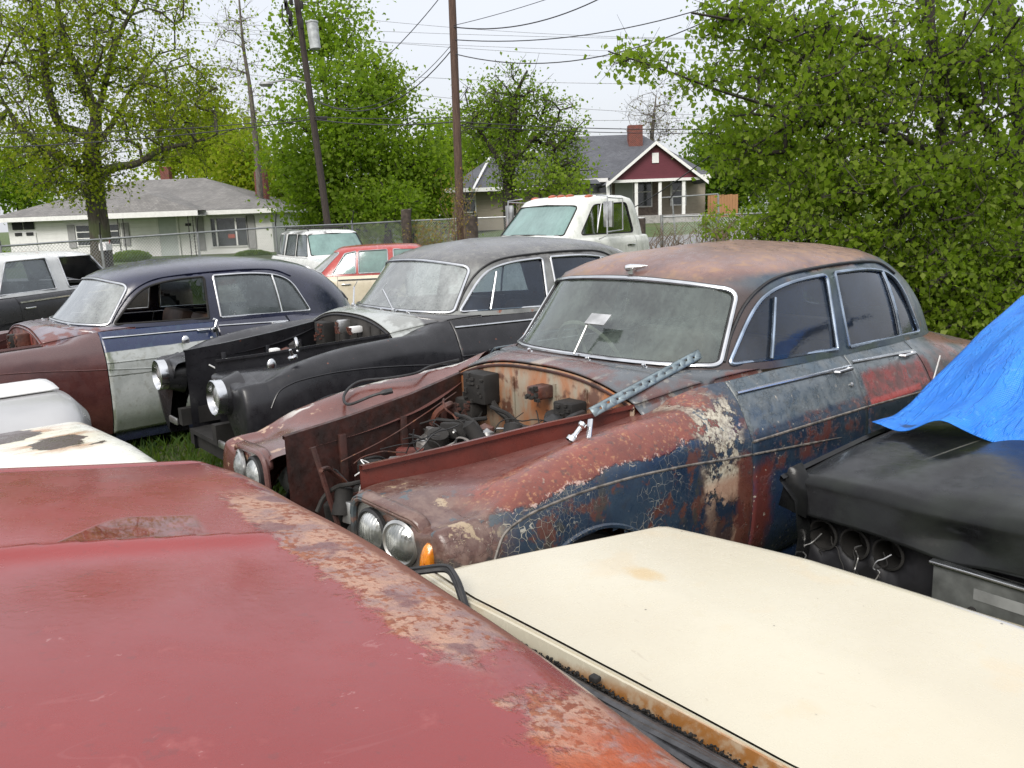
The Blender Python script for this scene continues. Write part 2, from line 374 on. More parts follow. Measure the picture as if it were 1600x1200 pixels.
# ---- paint of the big blue and brown saloon (coordinates are the car's own)
NAVY = (.012, .024, .048); MAROON = (.13, .026, .018); CREAMP = (.50, .42, .30)
def main_paint(kind):
    s = Mat('peeling_'+kind); X, Y, Z = s.xyz(0), s.xyz(1), s.xyz(2)
    n1 = s.noise(5, 8, .62); n2 = s.noise(16, 7, .65, .3, w=2); n3 = s.noise(2.2, 5, .6, w=5); nf = s.noise(70, 4, .6, w=7)
    j = s.mul(s.sub(n1, .5), .22); j2 = s.mul(s.sub(n2, .5), .14); jj = s.add(j, j2)
    blue = s.mix(s.st(n1, .35, .68), NAVY, (.030, .050, .075)); blue = s.mix(s.mul(s.st(n2, .5, .7), .55), blue, (.010, .014, .022))
    grey = s.mix(s.st(n2, .35, .65), (.055, .075, .090), (.115, .135, .145))
    brown = s.mix(s.st(n3, .3, .7), (.095, .040, .032), (.165, .070, .055)); brown = s.mix(s.mul(s.st(n2, .55, .7), .6), brown, (.06, .035, .035))
    red = s.mix(s.st(n1, .3, .7), (.12, .028, .018), (.21, .050, .030)); red = s.mix(s.mul(s.st(nf, .52, .64), s.st(n2, .42, .6)), red, (.32, .15, .07)); red = s.mix(s.mul(s.st(s.noise(28, 5, .65, w=41), .56, .62), .7), red, (.07, .03, .025))
    if kind == 'roof':
        c = s.mix(s.st(n3, .35, .65), (.135, .068, .055), (.215, .115, .085)); c = s.mix(s.mul(s.st(n1, .55, .72), .7), c, (.085, .045, .045))
        c = s.mix(s.mul(s.st(s.add(n2, s.mul(n3, .5)), .74, .9), .7), c, (.28, .16, .085))
        ay = s.mth('ABSOLUTE', Y)
        low = s.st(s.add(Z, s.mul(j, .35)), 1.515, 1.555, 1., 0.)
        edge = s.mix(s.st(n1, .4, .65), (.018, .036, .062), (.05, .075, .09)); low = s.mx(low, s.st(s.add(X, s.mul(j, .9)), 2.62, 3.0))
        bl2 = s.mix(s.st(s.noise(3.5, 6, w=9), .48, .60), edge, (.022, .040, .034))
        bl2 = s.mix(s.mul(s.st(s.noise(4.5, 6, w=11), .6, .7), .8), bl2, (.10, .055, .030))
        c = s.mix(s.mul(low, s.st(X, 1.1, 1.5)), c, bl2)
        frontp = s.mul(s.st(X, 1.35, 1.5, 1., 0.), s.st(Z, 1.50, 1.44)); c = s.mix(frontp, c, (.05, .035, .032))
        return s.fin(c, s.st(n2, .3, .7, .24, .5), 0, s.add(s.mul(nf, .4), n2), .0025, .25, coatr=.25)
    if kind == 'fender':
        bound = s.add(s.st(X, -.5, .2, .90, .955), s.mul(s.sub(n1, .5), .11)); zz = s.add(Z, s.mul(s.sub(n2, .5), .06))
        ay = s.mth('ABSOLUTE', Y); inner = s.st(s.add(ay, s.mul(j, .3)), .60, .72, 1., 0.)
        top = s.st(s.sub(zz, bound), -.006, .006)
        top = s.mul(s.mx(top, s.st(s.add(ay, s.mul(j, .2)), .86, .82)), s.st(s.add(X, s.mul(j, 1.)), .78, .86, 1., 0.))
        rb = s.mix(inner, red, s.mix(s.st(n3, .4, .6), (.11, .042, .036), (.165, .068, .058)))
        # cracks in the blue
        vw = s.warp(.10, 7); a = s.n('TexVoronoi', feature='DISTANCE_TO_EDGE'); s.put(a.inputs['Vector'], vw); a.inputs['Scale'].default_value = 27
        b = s.n('TexVoronoi', feature='DISTANCE_TO_EDGE'); s.put(b.inputs['Vector'], vw); b.inputs['Scale'].default_value = 52
        cr1 = s.mul(s.st(a.outputs['Distance'], .008, .030, 1., 0.), s.st(s.noise(4, 3, w=13), .44, .54))
        cr2 = s.mul(s.st(b.outputs['Distance'], .010, .030, 1., 0.), s.st(s.noise(3.4, 3, w=15), .5, .58))
        fr = s.st(X, .0, .7, 1., .35); crk = s.mul(s.mul(s.mx(cr1, s.mul(cr2, .8)), fr), s.inv(top))
        sidec = s.mix(s.mul(s.st(s.noise(9, 7, .65, w=17), .53, .60), .9), blue, (.10, .038, .026))
        sidec = s.mix(s.mul(s.st(s.noise(6, 7, .65, w=19), .58, .63), .8), sidec, (.045, .045, .040))
        sidec = s.mix(s.mul(crk, .75), sidec, (.42, .40, .33))
        c = s.mix(top, sidec, rb)
        # nose: brown with bare patches
        nose = s.st(s.add(X, s.mul(j, .8)), -.42, -.30, 1., 0.)
        nc = s.mix(s.st(n2, .42, .62), (.095, .045, .035), (.16, .10, .08)); nc = s.mix(s.st(s.noise(9, 8, .68, w=21), .60, .64), nc, (.33, .25, .16)); nc = s.mix(s.st(s.noise(11, 6, .6, w=23), .58, .63), nc, (.06, .075, .085))
        nc = s.mix(s.ball((-.50, .84, .80), .085, .5, s.mul(s.sub(n2, .5), .12)), nc, (.34, .095, .022))
        nlow = s.mul(nose, s.st(s.add(Z, jj), .84, .80)); nc = s.mix(s.mul(nlow, .85), nc, s.mix(s.mx(cr1, cr2), (.035, .035, .035), (.33, .28, .20)))
        c = s.mix(nose, c, nc)
        # pale chips along the paint edge
        ed = s.mul(s.st(s.mth('ABSOLUTE', s.sub(zz, bound)), .002, .014, 1., 0.), s.st(s.noise(40, 4, .7, w=25), .54, .60)); ed = s.mul(s.mul(ed, s.inv(nose)), s.st(ay, .84, .87))
        c = s.mix(s.mul(ed, s.st(X, .9, 1., 1., 0.)), c, (.55, .40, .34))
        # bare cream filler patches: a vertical band by the door and one above the wheel
        band = s.mul(s.box(.66, .93, None, None, .30, 1.06, .05, jj), s.st(s.add(s.noise(9, 9, .72, w=27), s.mul(s.sub(nf, .5), .12)), .455, .485)); band = s.mul(band, s.inv(s.mul(s.box(.66, .86, None, None, .40, .66, .05, jj), 1.)))
        pt = s.any(s.ball((.22, .93, .775), .085, .25, s.mul(s.sub(n2, .5), .15), (1, .2, 1.5)), s.ball((.44, .93, .79), .045, .3, s.mul(s.sub(n2, .5), .05), (1, .2, 1)))
        redp = s.ball((.10, .93, .78), .16, .25, s.mul(s.sub(n2, .5), .18), (1.6, .2, 1))
        c = s.mix(redp, c, (.24, .04, .025))
        cream = s.mix(s.st(nf, .35, .6), (.24, .20, .15), (.50, .46, .36)); cream = s.mix(s.st(s.noise(20, 4, w=29), .6, .66), cream, (.05, .08, .10))
        pinkc = s.mix(s.st(n2, .4, .6), (.38, .24, .17), (.50, .36, .26)); cream = s.mix(s.st(Z, .74, .80, 1., 0.), cream, pinkc)
        rim = s.mul(s.st(s.noise(9, 9, .72, w=27), .44, .47), s.box(.63, .96, None, None, .30, 1.07, .04, jj)); c = s.mix(s.mul(rim, .8), c, (.07, .04, .032)); c = s.mix(s.mx(band, pt), c, cream); spk = s.mul(s.st(s.noise(60, 4, .7, w=51), .62, .66), s.st(s.noise(5, 4, w=52), .46, .56)); c = s.mix(s.mul(spk, .6), c, (.30, .26, .21))
        lin = s.mul(s.box(.86, .97, None, None, None, .84, .02, j2), .9); c = s.mix(lin, c, (.12, .035, .025))
        hgt = s.add(s.add(s.mul(top, 1.), s.mul(crk, .8)), s.add(s.mul(nf, .25), s.mul(s.mx(band, pt), 1.2)))
        return s.fin(c, s.st(n2, .3, .7, .22, .52), 0, hgt, .0022, .25, coatr=.22)
    # doors and rear wing
    shelf = s.box(None, None, None, None, .895, 1.045, .012)
    c = s.mix(s.st(s.add(Z, s.mul(j, .25)), .90, .93), blue, grey)
    c = s.mix(s.mul(s.st(Z, 1.05, 1.065), .75), c, s.mix(s.st(n1, .4, .6), (.03, .06, .085), (.09, .105, .11)))
    zone = s.st(s.add(Z, s.mul(j, .3)), .90, .93, 1., 0.)
    sp = s.st(s.noise(7, 9, .76, w=31), .50, .57); c = s.mix(s.mul(s.mul(zone, sp), s.st(Z, .55, .75, .35, .85)), c, (.12, .042, .034))
    c = s.mix(s.mul(zone, s.st(Z, .74, .70)), c, s.mix(s.st(n1, .4, .6), (.012, .030, .085), (.020, .038, .075)))
    c = s.mix(s.mul(s.box(.96, 1.12, None, None, .3, .76, .05, jj), .9), c, (.14, .035, .025))
    c = s.mix(s.any(s.ball((1.40, .90, .915), .055, .3, s.mul(s.sub(n2, .5), .04), (1, .3, 1.4)), s.ball((1.22, .90, .94), .045, .3, s.mul(s.sub(n2, .5), .05), (1, .3, 1.4))), c, s.mix(s.st(n2, .4, .6), (.42, .24, .15), (.50, .36, .26)))
    rp = s.mul(s.box(2.0, 2.72, None, None, .865, 1.0, .02, s.mul(j, .45)), s.st(s.noise(7, 6, .6, w=33), .34, .40)); c = s.mix(rp, c, s.mix(s.st(n2, .4, .6), (.20, .028, .022), (.10, .035, .03)))
    ln = s.any(s.mul(s.box(2.0, 2.55, None, None, .855, .885, .008, s.mul(j, .12)), .95), s.ball((2.66, .92, .93), .08, .3, s.mul(j, .4), (1.2, .3, .55))); c = s.mix(ln, c, (.36, .040, .032))
    c = s.mix(s.mul(s.box(2.04, 2.6, None, None, .3, .845, .015, s.mul(j, .3)), .85), c, (.022, .034, .045))
    rear = s.st(X, 2.72, 2.85); rc = s.mix(s.st(n1, .42, .6), (.028, .040, .042), (.075, .070, .065)); rc = s.mix(s.mul(s.st(n3, .45, .58), s.st(Z, .84, .92)), rc, (.15, .055, .035))
    c = s.mix(rear, c, rc)
    ch = s.mul(s.st(s.noise(34, 4, w=35), .66, .70), s.st(X, 1.3, 1.6, 1., .3)); c = s.mix(ch, c, (.40, .36, .30))
    return s.fin(c, s.st(n2, .3, .7, .20, .48), 0, s.add(s.mul(nf, .3), s.add(sp, n2)), .0018, .3, coatr=.2)

# ------------------------------------------------------------------ rounded 1950s saloon
CT = [(0, .86, 3.70, .775, 1.125, 1.105, 1.05, 3.6, 2.8), (.25, .985, 3.60, .748, 1.255, 1.235, 1.22, 3.6, 2.8), (.5, 1.11, 3.45, .714, 1.39, 1.365, 1.38, 3.8, 2.7),
      (.75, 1.225, 3.15, .672, 1.515, 1.50, 1.53, 3.9, 2.6), (.84, 1.32, 2.95, .60, 1.572, 1.565, 1.585, 3.0, 2.5), (.93, 1.52, 2.6, .43, 1.625, 1.62, 1.63, 2.6, 2.3), (1., 1.75, 2.2, 0.0, 1.66, 1.66, 1.66, 2.2, 2.2)]
G = Green(CT, 1.9, .022)
BS = [(-.42, .84, .30, .90, .42, .915, .55, .912, .69, .893, .81, .835, .898, .735, .882, .54, .925, .315, .915),
      (-.2, .88, .28, .92, .42, .935, .56, .93, .70, .915, .84, .872, .948, .775, .978, .60, .935, .355, .915),
      (.2, .88, .28, .925, .42, .935, .56, .935, .72, .92, .87, .885, .975, .78, 1.04, .58, .975, .43, .94),
      (.6, .86, .28, .91, .42, .93, .58, .93, .74, .915, .89, .885, .985, .80, 1.055, .70, 1.035, .575, 1.01),
      (.90, .85, .28, .905, .42, .925, .58, .925, .74, .915, .88, .885, .965, .845, 1.04, .80, 1.09, .74, 1.115),
      (1.0, .85, .28, .905, .42, .925, .58, .925, .74, .918, .875, .888, .955, .848, 1.035, .81, 1.085, .775, 1.122),
      (1.9, .84, .28, .90, .42, .925, .58, .925, .74, .918, .855, .885, .93, .845, 1.02, .81, 1.07, .777, 1.105),
      (2.6, .84, .28, .90, .42, .92, .58, .925, .72, .918, .84, .88, .93, .83, 1.01, .79, 1.05, .755, 1.085),
      (2.95, .84, .28, .91, .42, .935, .58, .945, .72, .94, .84, .91, .94, .86, 1.0, .79, 1.04, .715, 1.07),
      (3.4, .86, .30, .93, .42, .95, .58, .955, .72, .94, .84, .90, .925, .82, .975, .70, 1.0, .565, 1.035),
      (3.8, .82, .30, .90, .42, .92, .58, .92, .70, .90, .80, .85, .875, .76, .925, .60, .945, .35, .985),
      (4.25, .72, .32, .80, .42, .82, .55, .81, .66, .78, .74, .72, .80, .62, .83, .45, .85, .22, .88),
      (4.5, .60, .36, .68, .44, .70, .53, .69, .60, .66, .65, .60, .69, .52, .71, .38, .72, .18, .73)]
_bs = {}
def bsec(x):
    k = round(x, 4)
    if k not in _bs:
        r_ = lerp_tab(BS, x).reshape(-1, 2); _bs[k] = np.array(cat_rom(list(r_), 10))
    return _bs[k]
def side_pt(x, v, sg=1, kx=None):
    S_ = bsec(x); f = v*(len(S_)-1); i = min(int(f), len(S_)-2); p = S_[i]*(1-(f-i))+S_[i+1]*(f-i)
    return Vector((x, sg*p[0], p[1]))
def side_at_z(x, z, sg=1):             # outer side surface at given height
    S_ = bsec(x)
    for i in range(len(S_)-1):
        if S_[i][1] <= z <= S_[i+1][1]:
            f = (z-S_[i][1])/(S_[i+1][1]-S_[i][1]+1e-9); return Vector((x, sg*(S_[i][0]*(1-f)+S_[i+1][0]*f), z))
    return Vector((x, sg*S_[-1][0], z))
def side_patch(mb, x0, x1, sg, nx, nv=46, v0=0., v1=1., arch=None, dent=None):
    V = []; F = []
    for i in range(nx+1):
        x = x0+(x1-x0)*i/nx
        for jv in range(nv+1):
            p = side_pt(x, v0+(v1-v0)*jv/nv, sg)
            if dent: p = dent(p)
            V.append(p)
    for i in range(nx):
        for jv in range(nv):
            a = i*(nv+1)+jv; f = (a, a+1, a+nv+2, a+nv+1)
            c = (V[f[0]]+V[f[2]])/2
            if arch and any((c.x-ax)**2+(c.z-az)**2 < ar*ar and abs(c.y) > .6 for ax, az, ar in arch): continue
            F.append(f if sg > 0 else f[::-1])
    return mb.add(V, F)
NX0 = -.42
def nose_patch(mb, sg, xe=-.585):
    S_ = bsec(NX0); c = np.array([.60, .70]); rows = 9; V = []; F = []; n = len(S_)
    for i in range(rows+1):
        u = i/rows; x = NX0+(xe-NX0)*math.sin(u*math.pi/2)**1.0; k = (1-(u**2.6))**.42 if u < 1 else 0
        k = .74+.26*k
        for p in S_:
            q = c+(p-c)*np.array([k, k if p[1] > .7 else .45+.55*k]); V.append(Vector((x+.10*max(0, .62-q[1]), sg*max(q[0], .30), q[1])))
    for i in range(rows):
        for j_ in range(n-1):
            a = i*n+j_; f = (a, a+n, a+n+1, a+1); F.append(f if sg > 0 else f[::-1])
    b = rows*n; V.append(Vector((xe+.01, sg*.60, .68))); ci = len(V)-1
    for j_ in range(n-1): F.append((b+j_, ci, b+j_+1) if sg > 0 else (b+j_+1, ci, b+j_))
    F.append((b+n-1, ci, b) if sg > 0 else (b, ci, b+n-1))
    return mb.add(V, F)
def wheel(parent, x, y, z, r=.375, w=.2, hub=M_DULLCHROME, sg=1, tyre=True):
    Mx = frame((x, y, z), (1, 0, 0), (0, sg, 0))
    g = MB(); g.lathe([(r*.62, -w/2), (r*.85, -w/2), (r*.97, -w*.38), (r, -w*.2), (r, w*.2), (r*.97, w*.38), (r*.85, w/2), (r*.62, w/2*.9)], 32, Mx)
    ty = g.build('tyre', M_TYRE); 
    wh = MB().lathe([(r*.63, w*.42), (r*.58, w*.30), (r*.5, w*.2), (r*.35, w*.28), (r*.2, w*.4), (.001, w*.42)], 32, Mx).build('wheel', hub, parent)
    ty.parent = wh; return wh
def seat(parent, x, y, w, mat, back=.62, z=.42):
    def cushion(c, d, tilt, nm):
        g = MB(); M_ = Matrix.Rotation(tilt, 4, 'Y'); g.box(c, d, M=M_, bev=.05); return g
    g = cushion((x, y, z), (.52, w, .20), -.08, 'seat'); g2 = cushion((x+.30, y, z+.36), (.17, w, back), .22, 'b'); g.V, g.F = g.V, g.F
    s_ = g.build('seat', mat, parent); b_ = g2.build('seat_backrest', mat, parent); return s_
def steering(parent, x, y, z, r=.21, ax=(-.9, 0, .45)):
    Mx = frame((x, y, z), (0, 1, 0), ax); c = [Mx @ Vector((r*math.cos(a), r*math.sin(a), 0)) for a in np.linspace(0, 2*math.pi, 40, endpoint=False)]
    g = MB().tube(c, .011, 6, closed=True)
    for a in (0, 2.1, 4.2): g.tube([Mx @ Vector((0, 0, -.03)), Mx @ Vector((r*math.cos(a), r*math.sin(a), 0))], .008, 5)
    g.tube([Mx @ Vector((0, 0, 0)), Mx @ Vector((0, 0, -.5))], .02, 8)
    g.build('steering_wheel', simple('wheel_bakelite', (.03, .028, .025), .4), parent)
def ab_win(F, x0, x1): pass
def map_side(poly): # (x,z) outline -> (phi,t)
    out = []; ph, t = math.pi/2, .1
    for (x, z) in poly:
        ph0 = math.pi/2+(-.9 if x > 1.9 else .9)*min(1, abs(x-1.9)); ph, t = G.inv((0, 2), (x, z), ph0, .3); out.append((ph, t))
    return out
W_FRONT = rnd_poly([(1.915, 1.138), (1.945, 1.500), (1.66, 1.492), (1.46, 1.458), (1.345, 1.385), (1.140, 1.162)], [.01, .03, .15, .1, .1, .03], 6)
W_REAR = rnd_poly([(2.025, 1.134), (2.028, 1.503), (2.40, 1.500), (2.66, 1.465), (2.80, 1.395), (2.945, 1.098)], [.012, .02, .3, .10, .09, .03], 6)
def phi_of(y, z, front=True):
    return G.inv((1, 2), (y, z), math.pi-y*.7 if front else y*.5, .4)
def cloud(st_, name, label, pose, group):
    x0, y0, ang, z0 = pose
    root = thing(name, label, 'car', (x0, y0, z0), R(ang), group)
    # local +y must be the near (camera) side: mirror handled by building with y -> -y
    def FY(V): return [Vector((v[0], -v[1], v[2])) for v in V]
    def bld(g, nm, mat, par=root, smooth=30, solid=0, off=-1):
        g2 = MB(); g2.V = FY(g.V); g2.F = [f[::-1] for f in g.F]; return g2.build(nm, mat, par, smooth, solid, off)
    sfx = st_
    # --- roof shell with pillars
    pb, tb = phi_of(.66, 1.16); ptp, tt = phi_of(.590, 1.478); tcb, tct = .045, .745
    ws = rnd_poly([(math.pi, tcb), (pb, tb), (ptp, tt), (math.pi, tct)], [0, .05, .10, 0], 6)
    ws_bot = [(math.pi+(pb-math.pi)*k/6, tcb+(tb-tcb)*(k/6)**2) for k in range(7)]; ws_top = [(ptp+(math.pi-ptp)*k/6, tct+(tt-tct)*(1-k/6)**2) for k in range(7)]
    def rc(P_): return P_
    half = ws_bot[:-1]+[ws[k] for k in range(1, 8)]+[ws[k] for k in range(8, 14)]+ws_top[2:]
    half = [p for i, p in enumerate(half) if i == 0 or abs(p[0]-half[i-1][0])+abs(p[1]-half[i-1][1]) > 1e-4]
    rb_, rt_ = .16, .74; rw = rnd_poly([(0, rt_), (.42, rt_-.03), (.50, rb_+.02), (0, rb_)], [0, .12, .08, 0], 5)
    wf, wr = map_side(W_FRONT), map_side(W_REAR)
    outer = [(0, 0), (math.pi, 0)]+half+[(math.pi, 1), (0, 1)]+rw
    V, F = cdt_panel(outer, [wf, wr], lambda a, b: G.P(a, b), .045, (1/1.35, 1/.62))
    g = MB(); g.add(V, F); g.add([Vector((v.x, -v.y, v.z)) for v in V], [f[::-1] for f in F])
    gg = MB(); gg.V, gg.F = g.V, g.F
    rf = bld(gg, 'roof', st_['roof'], smooth=45)
    md = rf.modifiers.new('weld', 'WELD'); md.merge_threshold = .0015
    # --- glass and bright trims
    def push(p, d): return p+Vector((p.x-1.95, p.y*2.2, .0)).normalized()*d
    def glasspiece(outl, nm, mat, sg, trim=None, tr=.009, inset=-.010, par=None, step=.07, tname='window_frame'):
        V, F = cdt_panel(outl, [], lambda a, b: G.P(a, b), step, (1/1.35, 1/.62))
        V = [push(v, inset) for v in V]; V = [Vector((v.x, sg*v.y, v.z)) for v in V]
        gl = bld(MB().add(V, F if sg > 0 else [f[::-1] for f in F]), nm, mat, par or root, 60) if mat else None
        if trim is not None:
            P_ = [push(G.P(*q), .004) for q in outl]; P_ = [Vector((p.x, sg*p.y, p.z)) for p in P_]
            t_ = bld(MB().tube(P_, tr, 8, closed=True), tname, trim, gl or par or root)
        return gl
    full = half+[(2*math.pi-p[0], p[1]) for p in half[::-1][1:-1]]
    wsg = glasspiece(full, 'windscreen', st_['wsglass'], 1, M_CHROME, .011, tname='windscreen_frame')
    P_ = [push(G.P(*q), -.006) for q in full]; bld(MB().tube(P_, .014, 8, closed=True), 'windscreen_seal', M_RUBBER, wsg)
    rfull = rw+[(-p[0], p[1]) for p in rw[::-1][1:-1]]
    glasspiece(rfull, 'rear_window', M_GLASSD, 1, M_DULLCHROME, .009)
    lpo = st_.get('door', {})
    doors = {}
    for sg in (1, -1):
        nm_mat = st_['near_body'] if sg > 0 else st_['far_body']
        # doors
        for (a, b, key) in ((.983, 1.957, 'f'), (1.965, 2.665, 'r')):
            g = MB(); side_patch(g, a, b, sg, int((b-a)/.03))
            mt = st_.get('door_'+key, nm_mat) if sg > 0 else st_['far_body']
            d = bld(g, 'front_door' if key == 'f' else 'rear_door', mt, solid=.012); doors[(sg, key)] = d
            zt = [(1.075, 1.052), (1.068, 1.034)][key == 'r']
            pts = [side_at_z(a+.012+(b-a-.03)*k/10, zt[0]+(zt[1]-zt[0])*k/10, sg) for k in range(11)]
            bld(MB().tube([p+Vector((0, sg*.005, 0)) for p in pts], [.009]*8+[.011]*3, 8), 'trim_strip', st_['strip'], d)
            # handle
            e_ = side_at_z(b-.05, zt[1]-.002, sg); bld(MB().tube([e_+Vector((-.13, sg*.006, 0)), e_+Vector((-.125, sg*.03, 0)), e_+Vector((-.01, sg*.034, .002)), e_+Vector((0, sg*.012, 0))], .009, 8), 'handle', M_CHROME, d)
            if sg > 0:
                if key == 'f': bld(MB().lathe([(.013, 0), (.012, .008), (.001, .012)], 14, frame(side_at_z(b-.075, .975, sg), (1, 0, 0), (0, 1, .4))), 'key_lock', M_DULLCHROME, d)
            # swage lines
            def line(a_, za, b_, zb, r_=.005):
                q = [side_at_z(a_+(b_-a_)*k/14, za+(zb-za)*k/14, sg)+Vector((0, sg*.0005, 0)) for k in range(15)]; return q
            g3 = MB()
            if key == 'f': g3.tube(line(a, .880, b, .860), .006, 6); g3.tube(line(a, .828, a+.72, .757), [.005]*10+[.004, .003, .0025, .002, .001], 6)
            else: g3.tube(line(a, .860, b, .835), .005, 6)
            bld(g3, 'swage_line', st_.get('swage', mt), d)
        # windows
        skip = st_.get('noglass', ())
        gf = glasspiece(wf, 'front_window', None if (sg, 'f') in skip else st_['sideglass'], sg, st_['wtrim_f'] if sg > 0 else M_DULLCHROME, st_.get('tr', .008))
        if (sg, 'f') not in skip:
            gg = MB(); 
            gg.tube([push(Vector((p.x, p.y, p.z)), .003) for p in [G.side(1.375+.115*k/5, 1.163+.265*k/5) for k in range(6)]], .009, 8)
            if sg < 0: gg.V = [Vector((v[0], -v[1], v[2])) for v in gg.V]
            bld(gg, 'quarterlight_bar', st_['wtrim_f'], gf)
        gr = glasspiece(wr, 'rear_side_window', st_['sideglass'], sg, st_['wtrim_r'], st_.get('tr', .008))
        gg = MB().tube([push(G.side(2.63-.02*k/5, 1.122+.345*k/5), .003) for k in range(6)], .010, 8)
        if sg < 0: gg.V = [Vector((v[0], -v[1], v[2])) for v in gg.V]
        bld(gg, 'window_divider', st_['wtrim_r'], gr)
        # drip rail
        q = cat_rom([(1.125, 1.175), (1.21, 1.29), (1.31, 1.40), (1.42, 1.475), (1.58, 1.52), (1.95, 1.538), (2.35, 1.536), (2.65, 1.51), (2.82, 1.44)], 5)
        P_ = [push(G.side(float(a_[0]), float(a_[1])), .005) for a_ in q]; P_ = [Vector((p.x, sg*p.y, p.z)) for p in P_]
        bld(MB().tube(P_, .008, 6), 'drip_rail', st_['drip'])
        # front fender
        g = MB(); side_patch(g, NX0, .975, sg, 48, arch=[(0, .37, .395)]); nose_patch(g, sg)
        md_ = st_['near_fender'] if sg > 0 else st_['far_fender']
        fn_ = bld(g, 'front_fender', md_, smooth=50)
        q = [(-.43, .75), (-.40, .80), (-.36, .845), (-.29, .875), (-.2, .893), (0, .906), (.25, .90), (.55, .875), (.80, .846), (.972, .829)]
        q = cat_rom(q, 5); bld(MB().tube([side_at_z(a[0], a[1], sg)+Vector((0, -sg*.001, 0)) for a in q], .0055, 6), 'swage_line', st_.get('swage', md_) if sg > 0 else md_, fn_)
        al = [side_at_z(.4*math.cos(a), .37+.4*math.sin(a), sg) for a in np.linspace(.05, math.pi-.05, 34)]; bld(MB().tube(al, .010, 6), 'arch_lip', md_, fn_)
        # inner wing panel and bonnet rail
        def ry(x): return np.interp(x, [-.55, -.2, .2, .62, .72], [.292, .358, .445, .585, .60])
        def rz_(x): return np.interp(x, [-.55, -.2, .2, .62, .72], [.992, 1.005, 1.03, 1.06, 1.065])
        xs = np.linspace(-.535, .64, 30); V = []; F = []
        for x in xs:
            y, z = ry(x), rz_(x)
            V += [Vector((x, sg*y, .28)), Vector((x, sg*y, z-.004)), Vector((x, sg*y, z)), Vector((x, sg*(y+.022), z+.002)), Vector((x, sg*(y+.022), z-.014)), Vector((x, sg*(y+.004), z-.016)), Vector((x, sg*(y+.006), z-.20))]
        for i in range(len(xs)-1):
            for k in range(6):
                a = i*7+k; f = (a, a+7, a+8, a+1); F.append(f if sg < 0 else f[::-1])
        br_ = bld(MB().add(V, F), 'bonnet_rail', st_['rail_near'] if sg > 0 else st_['rail_far'], smooth=20)
        for xr_ in (-.25, .12, .42): bld(MB().box((xr_, sg*(ry(xr_)-.012), .72), (.035, .02, .44), bev=.004), 'brace', st_['rail_far'], br_)
        # rear fender
        g = MB(); side_patch(g, 2.672, 4.5, sg, 50, arch=[(3.12, .37, .39)])
        bld(g, 'rear_fender', nm_mat, smooth=50)
        # rocker / chassis side
        bld(MB().box((1.95, sg*.80, .25), (1.9, .06, .12), bev=.02), 'sill', nm_mat)
        for wx in (0, 3.12): 
            if not (wx == 0 and st_.get('nofrontwheel')): wheel(root, wx, -sg*.77, .355, sg=-sg)
        # headlamps
        if st_['lamps'] == 2:
            cy_, cz_ = .545, .808; ol = rnd_poly([(cy_-.20, cz_-.105), (cy_+.165, cz_-.112), (cy_+.195, cz_+.085), (cy_-.19, cz_+.112)], .085, 7)
            lx = lambda yy: -.592+max(0, (yy-.60))*.28
            hb = bld(MB().add([Vector((lx(y), sg*y, z)) for y, z in ol]+[Vector((-.580, sg*cy_, cz_))], [(i, (i+1) % len(ol), len(ol)) for i in range(len(ol))]), 'headlamp_panel', st_['lampplate'], fn_)
            bld(MB().tube([Vector((lx(y)-.010, sg*y, z)) for y, z in ol], .013, 8, closed=True), 'headlamp_surround', md_, fn_)
            br = [(y, z) for y, z in ol if z > cz_+.02]; br.sort()
            bld(MB().grid(lambda u, v: Vector((lx(br[int(u*(len(br)-1))][0])-.022+.045*v, sg*br[int(u*(len(br)-1))][0], br[int(u*(len(br)-1))][1]+.006+.012*v)), len(br), 4), 'headlamp_brow', md_, fn_, solid=.006)
            for yl, rr in ((.470, .069), (.632, .067)):
                Mx = frame((lx(yl)-.006, sg*yl, cz_), (0, 1, 0), (-1, sg*(.06 if yl < .5 else .24), .02))
                hl = bld(MB().lathe([(rr, 0), (rr*.97, .010), (rr*.8, .022), (rr*.5, .032), (.001, .037)], 28, Mx), 'headlight', M_LENS)
                bld(MB().lathe([(rr+.013, -.004), (rr+.013, .010), (rr+.004, .016), (rr-.003, .010)], 28, Mx), 'rim', M_RUBBER if yl < .5 else M_DULLCHROME, hl)
            if sg > 0:
                # amber side lamp on the outer corner
                Mx = frame((-.575, .772, .785), (0, .95, -.1), (-.86, .5, .05))
                il = bld(MB().lathe([(.036, -.03), (.036, .0), (.032, .022), (.02, .036), (.001, .040)], 24, Mx @ Matrix.Diagonal((.85, 1.9, 1.1, 1))), 'indicator_lamp', M_AMBER)
                pp = [Mx @ Vector((.037*math.cos(a)*.80, .037*math.sin(a)*1.95, .012+.010*abs(math.sin(a)))) for a in np.linspace(-.5, math.pi*.75, 26)]
                bld(MB().tube(pp, .0085, 8), 'chrome_hood', M_CHROME, il)
        else:
            for_y = .57; Mx = frame((-.615, sg*for_y, .80), (0, 1, 0), (-1, 0, .02))
            bld(MB().lathe([(.150, -.12), (.125, -.05), (.108, 0)], 30, Mx), 'lamp_pod', md_, fn_)
            hl = bld(MB().lathe([(.092, 0), (.088, .012), (.07, .026), (.04, .038), (.001, .044)], 30, Mx), 'headlight', M_LENS)
            bld(MB().lathe([(.108, -.03), (.112, .0), (.112, .045), (.106, .05), (.094, .015), (.090, .0)], 30, Mx), 'rim', M_CHROME, hl)
            Mx = frame((-.36, sg*.80, .985), (1, 0, 0), (0, 0, 1)); bld(MB().lathe([(.016, -.01), (.019, .01), (.016, .03), (.008, .045), (.001, .048)], 14, Mx @ Matrix.Diagonal((1.6, .8, 1, 1))), 'side_lamp', M_CHROME, fn_)
            for k in (-1, 1): 
                pass
            bld(MB().box((-.60, sg*.50, .47), (.02, .17, .05), bev=.008), 'air_slot', M_DULLCHROME, fn_)
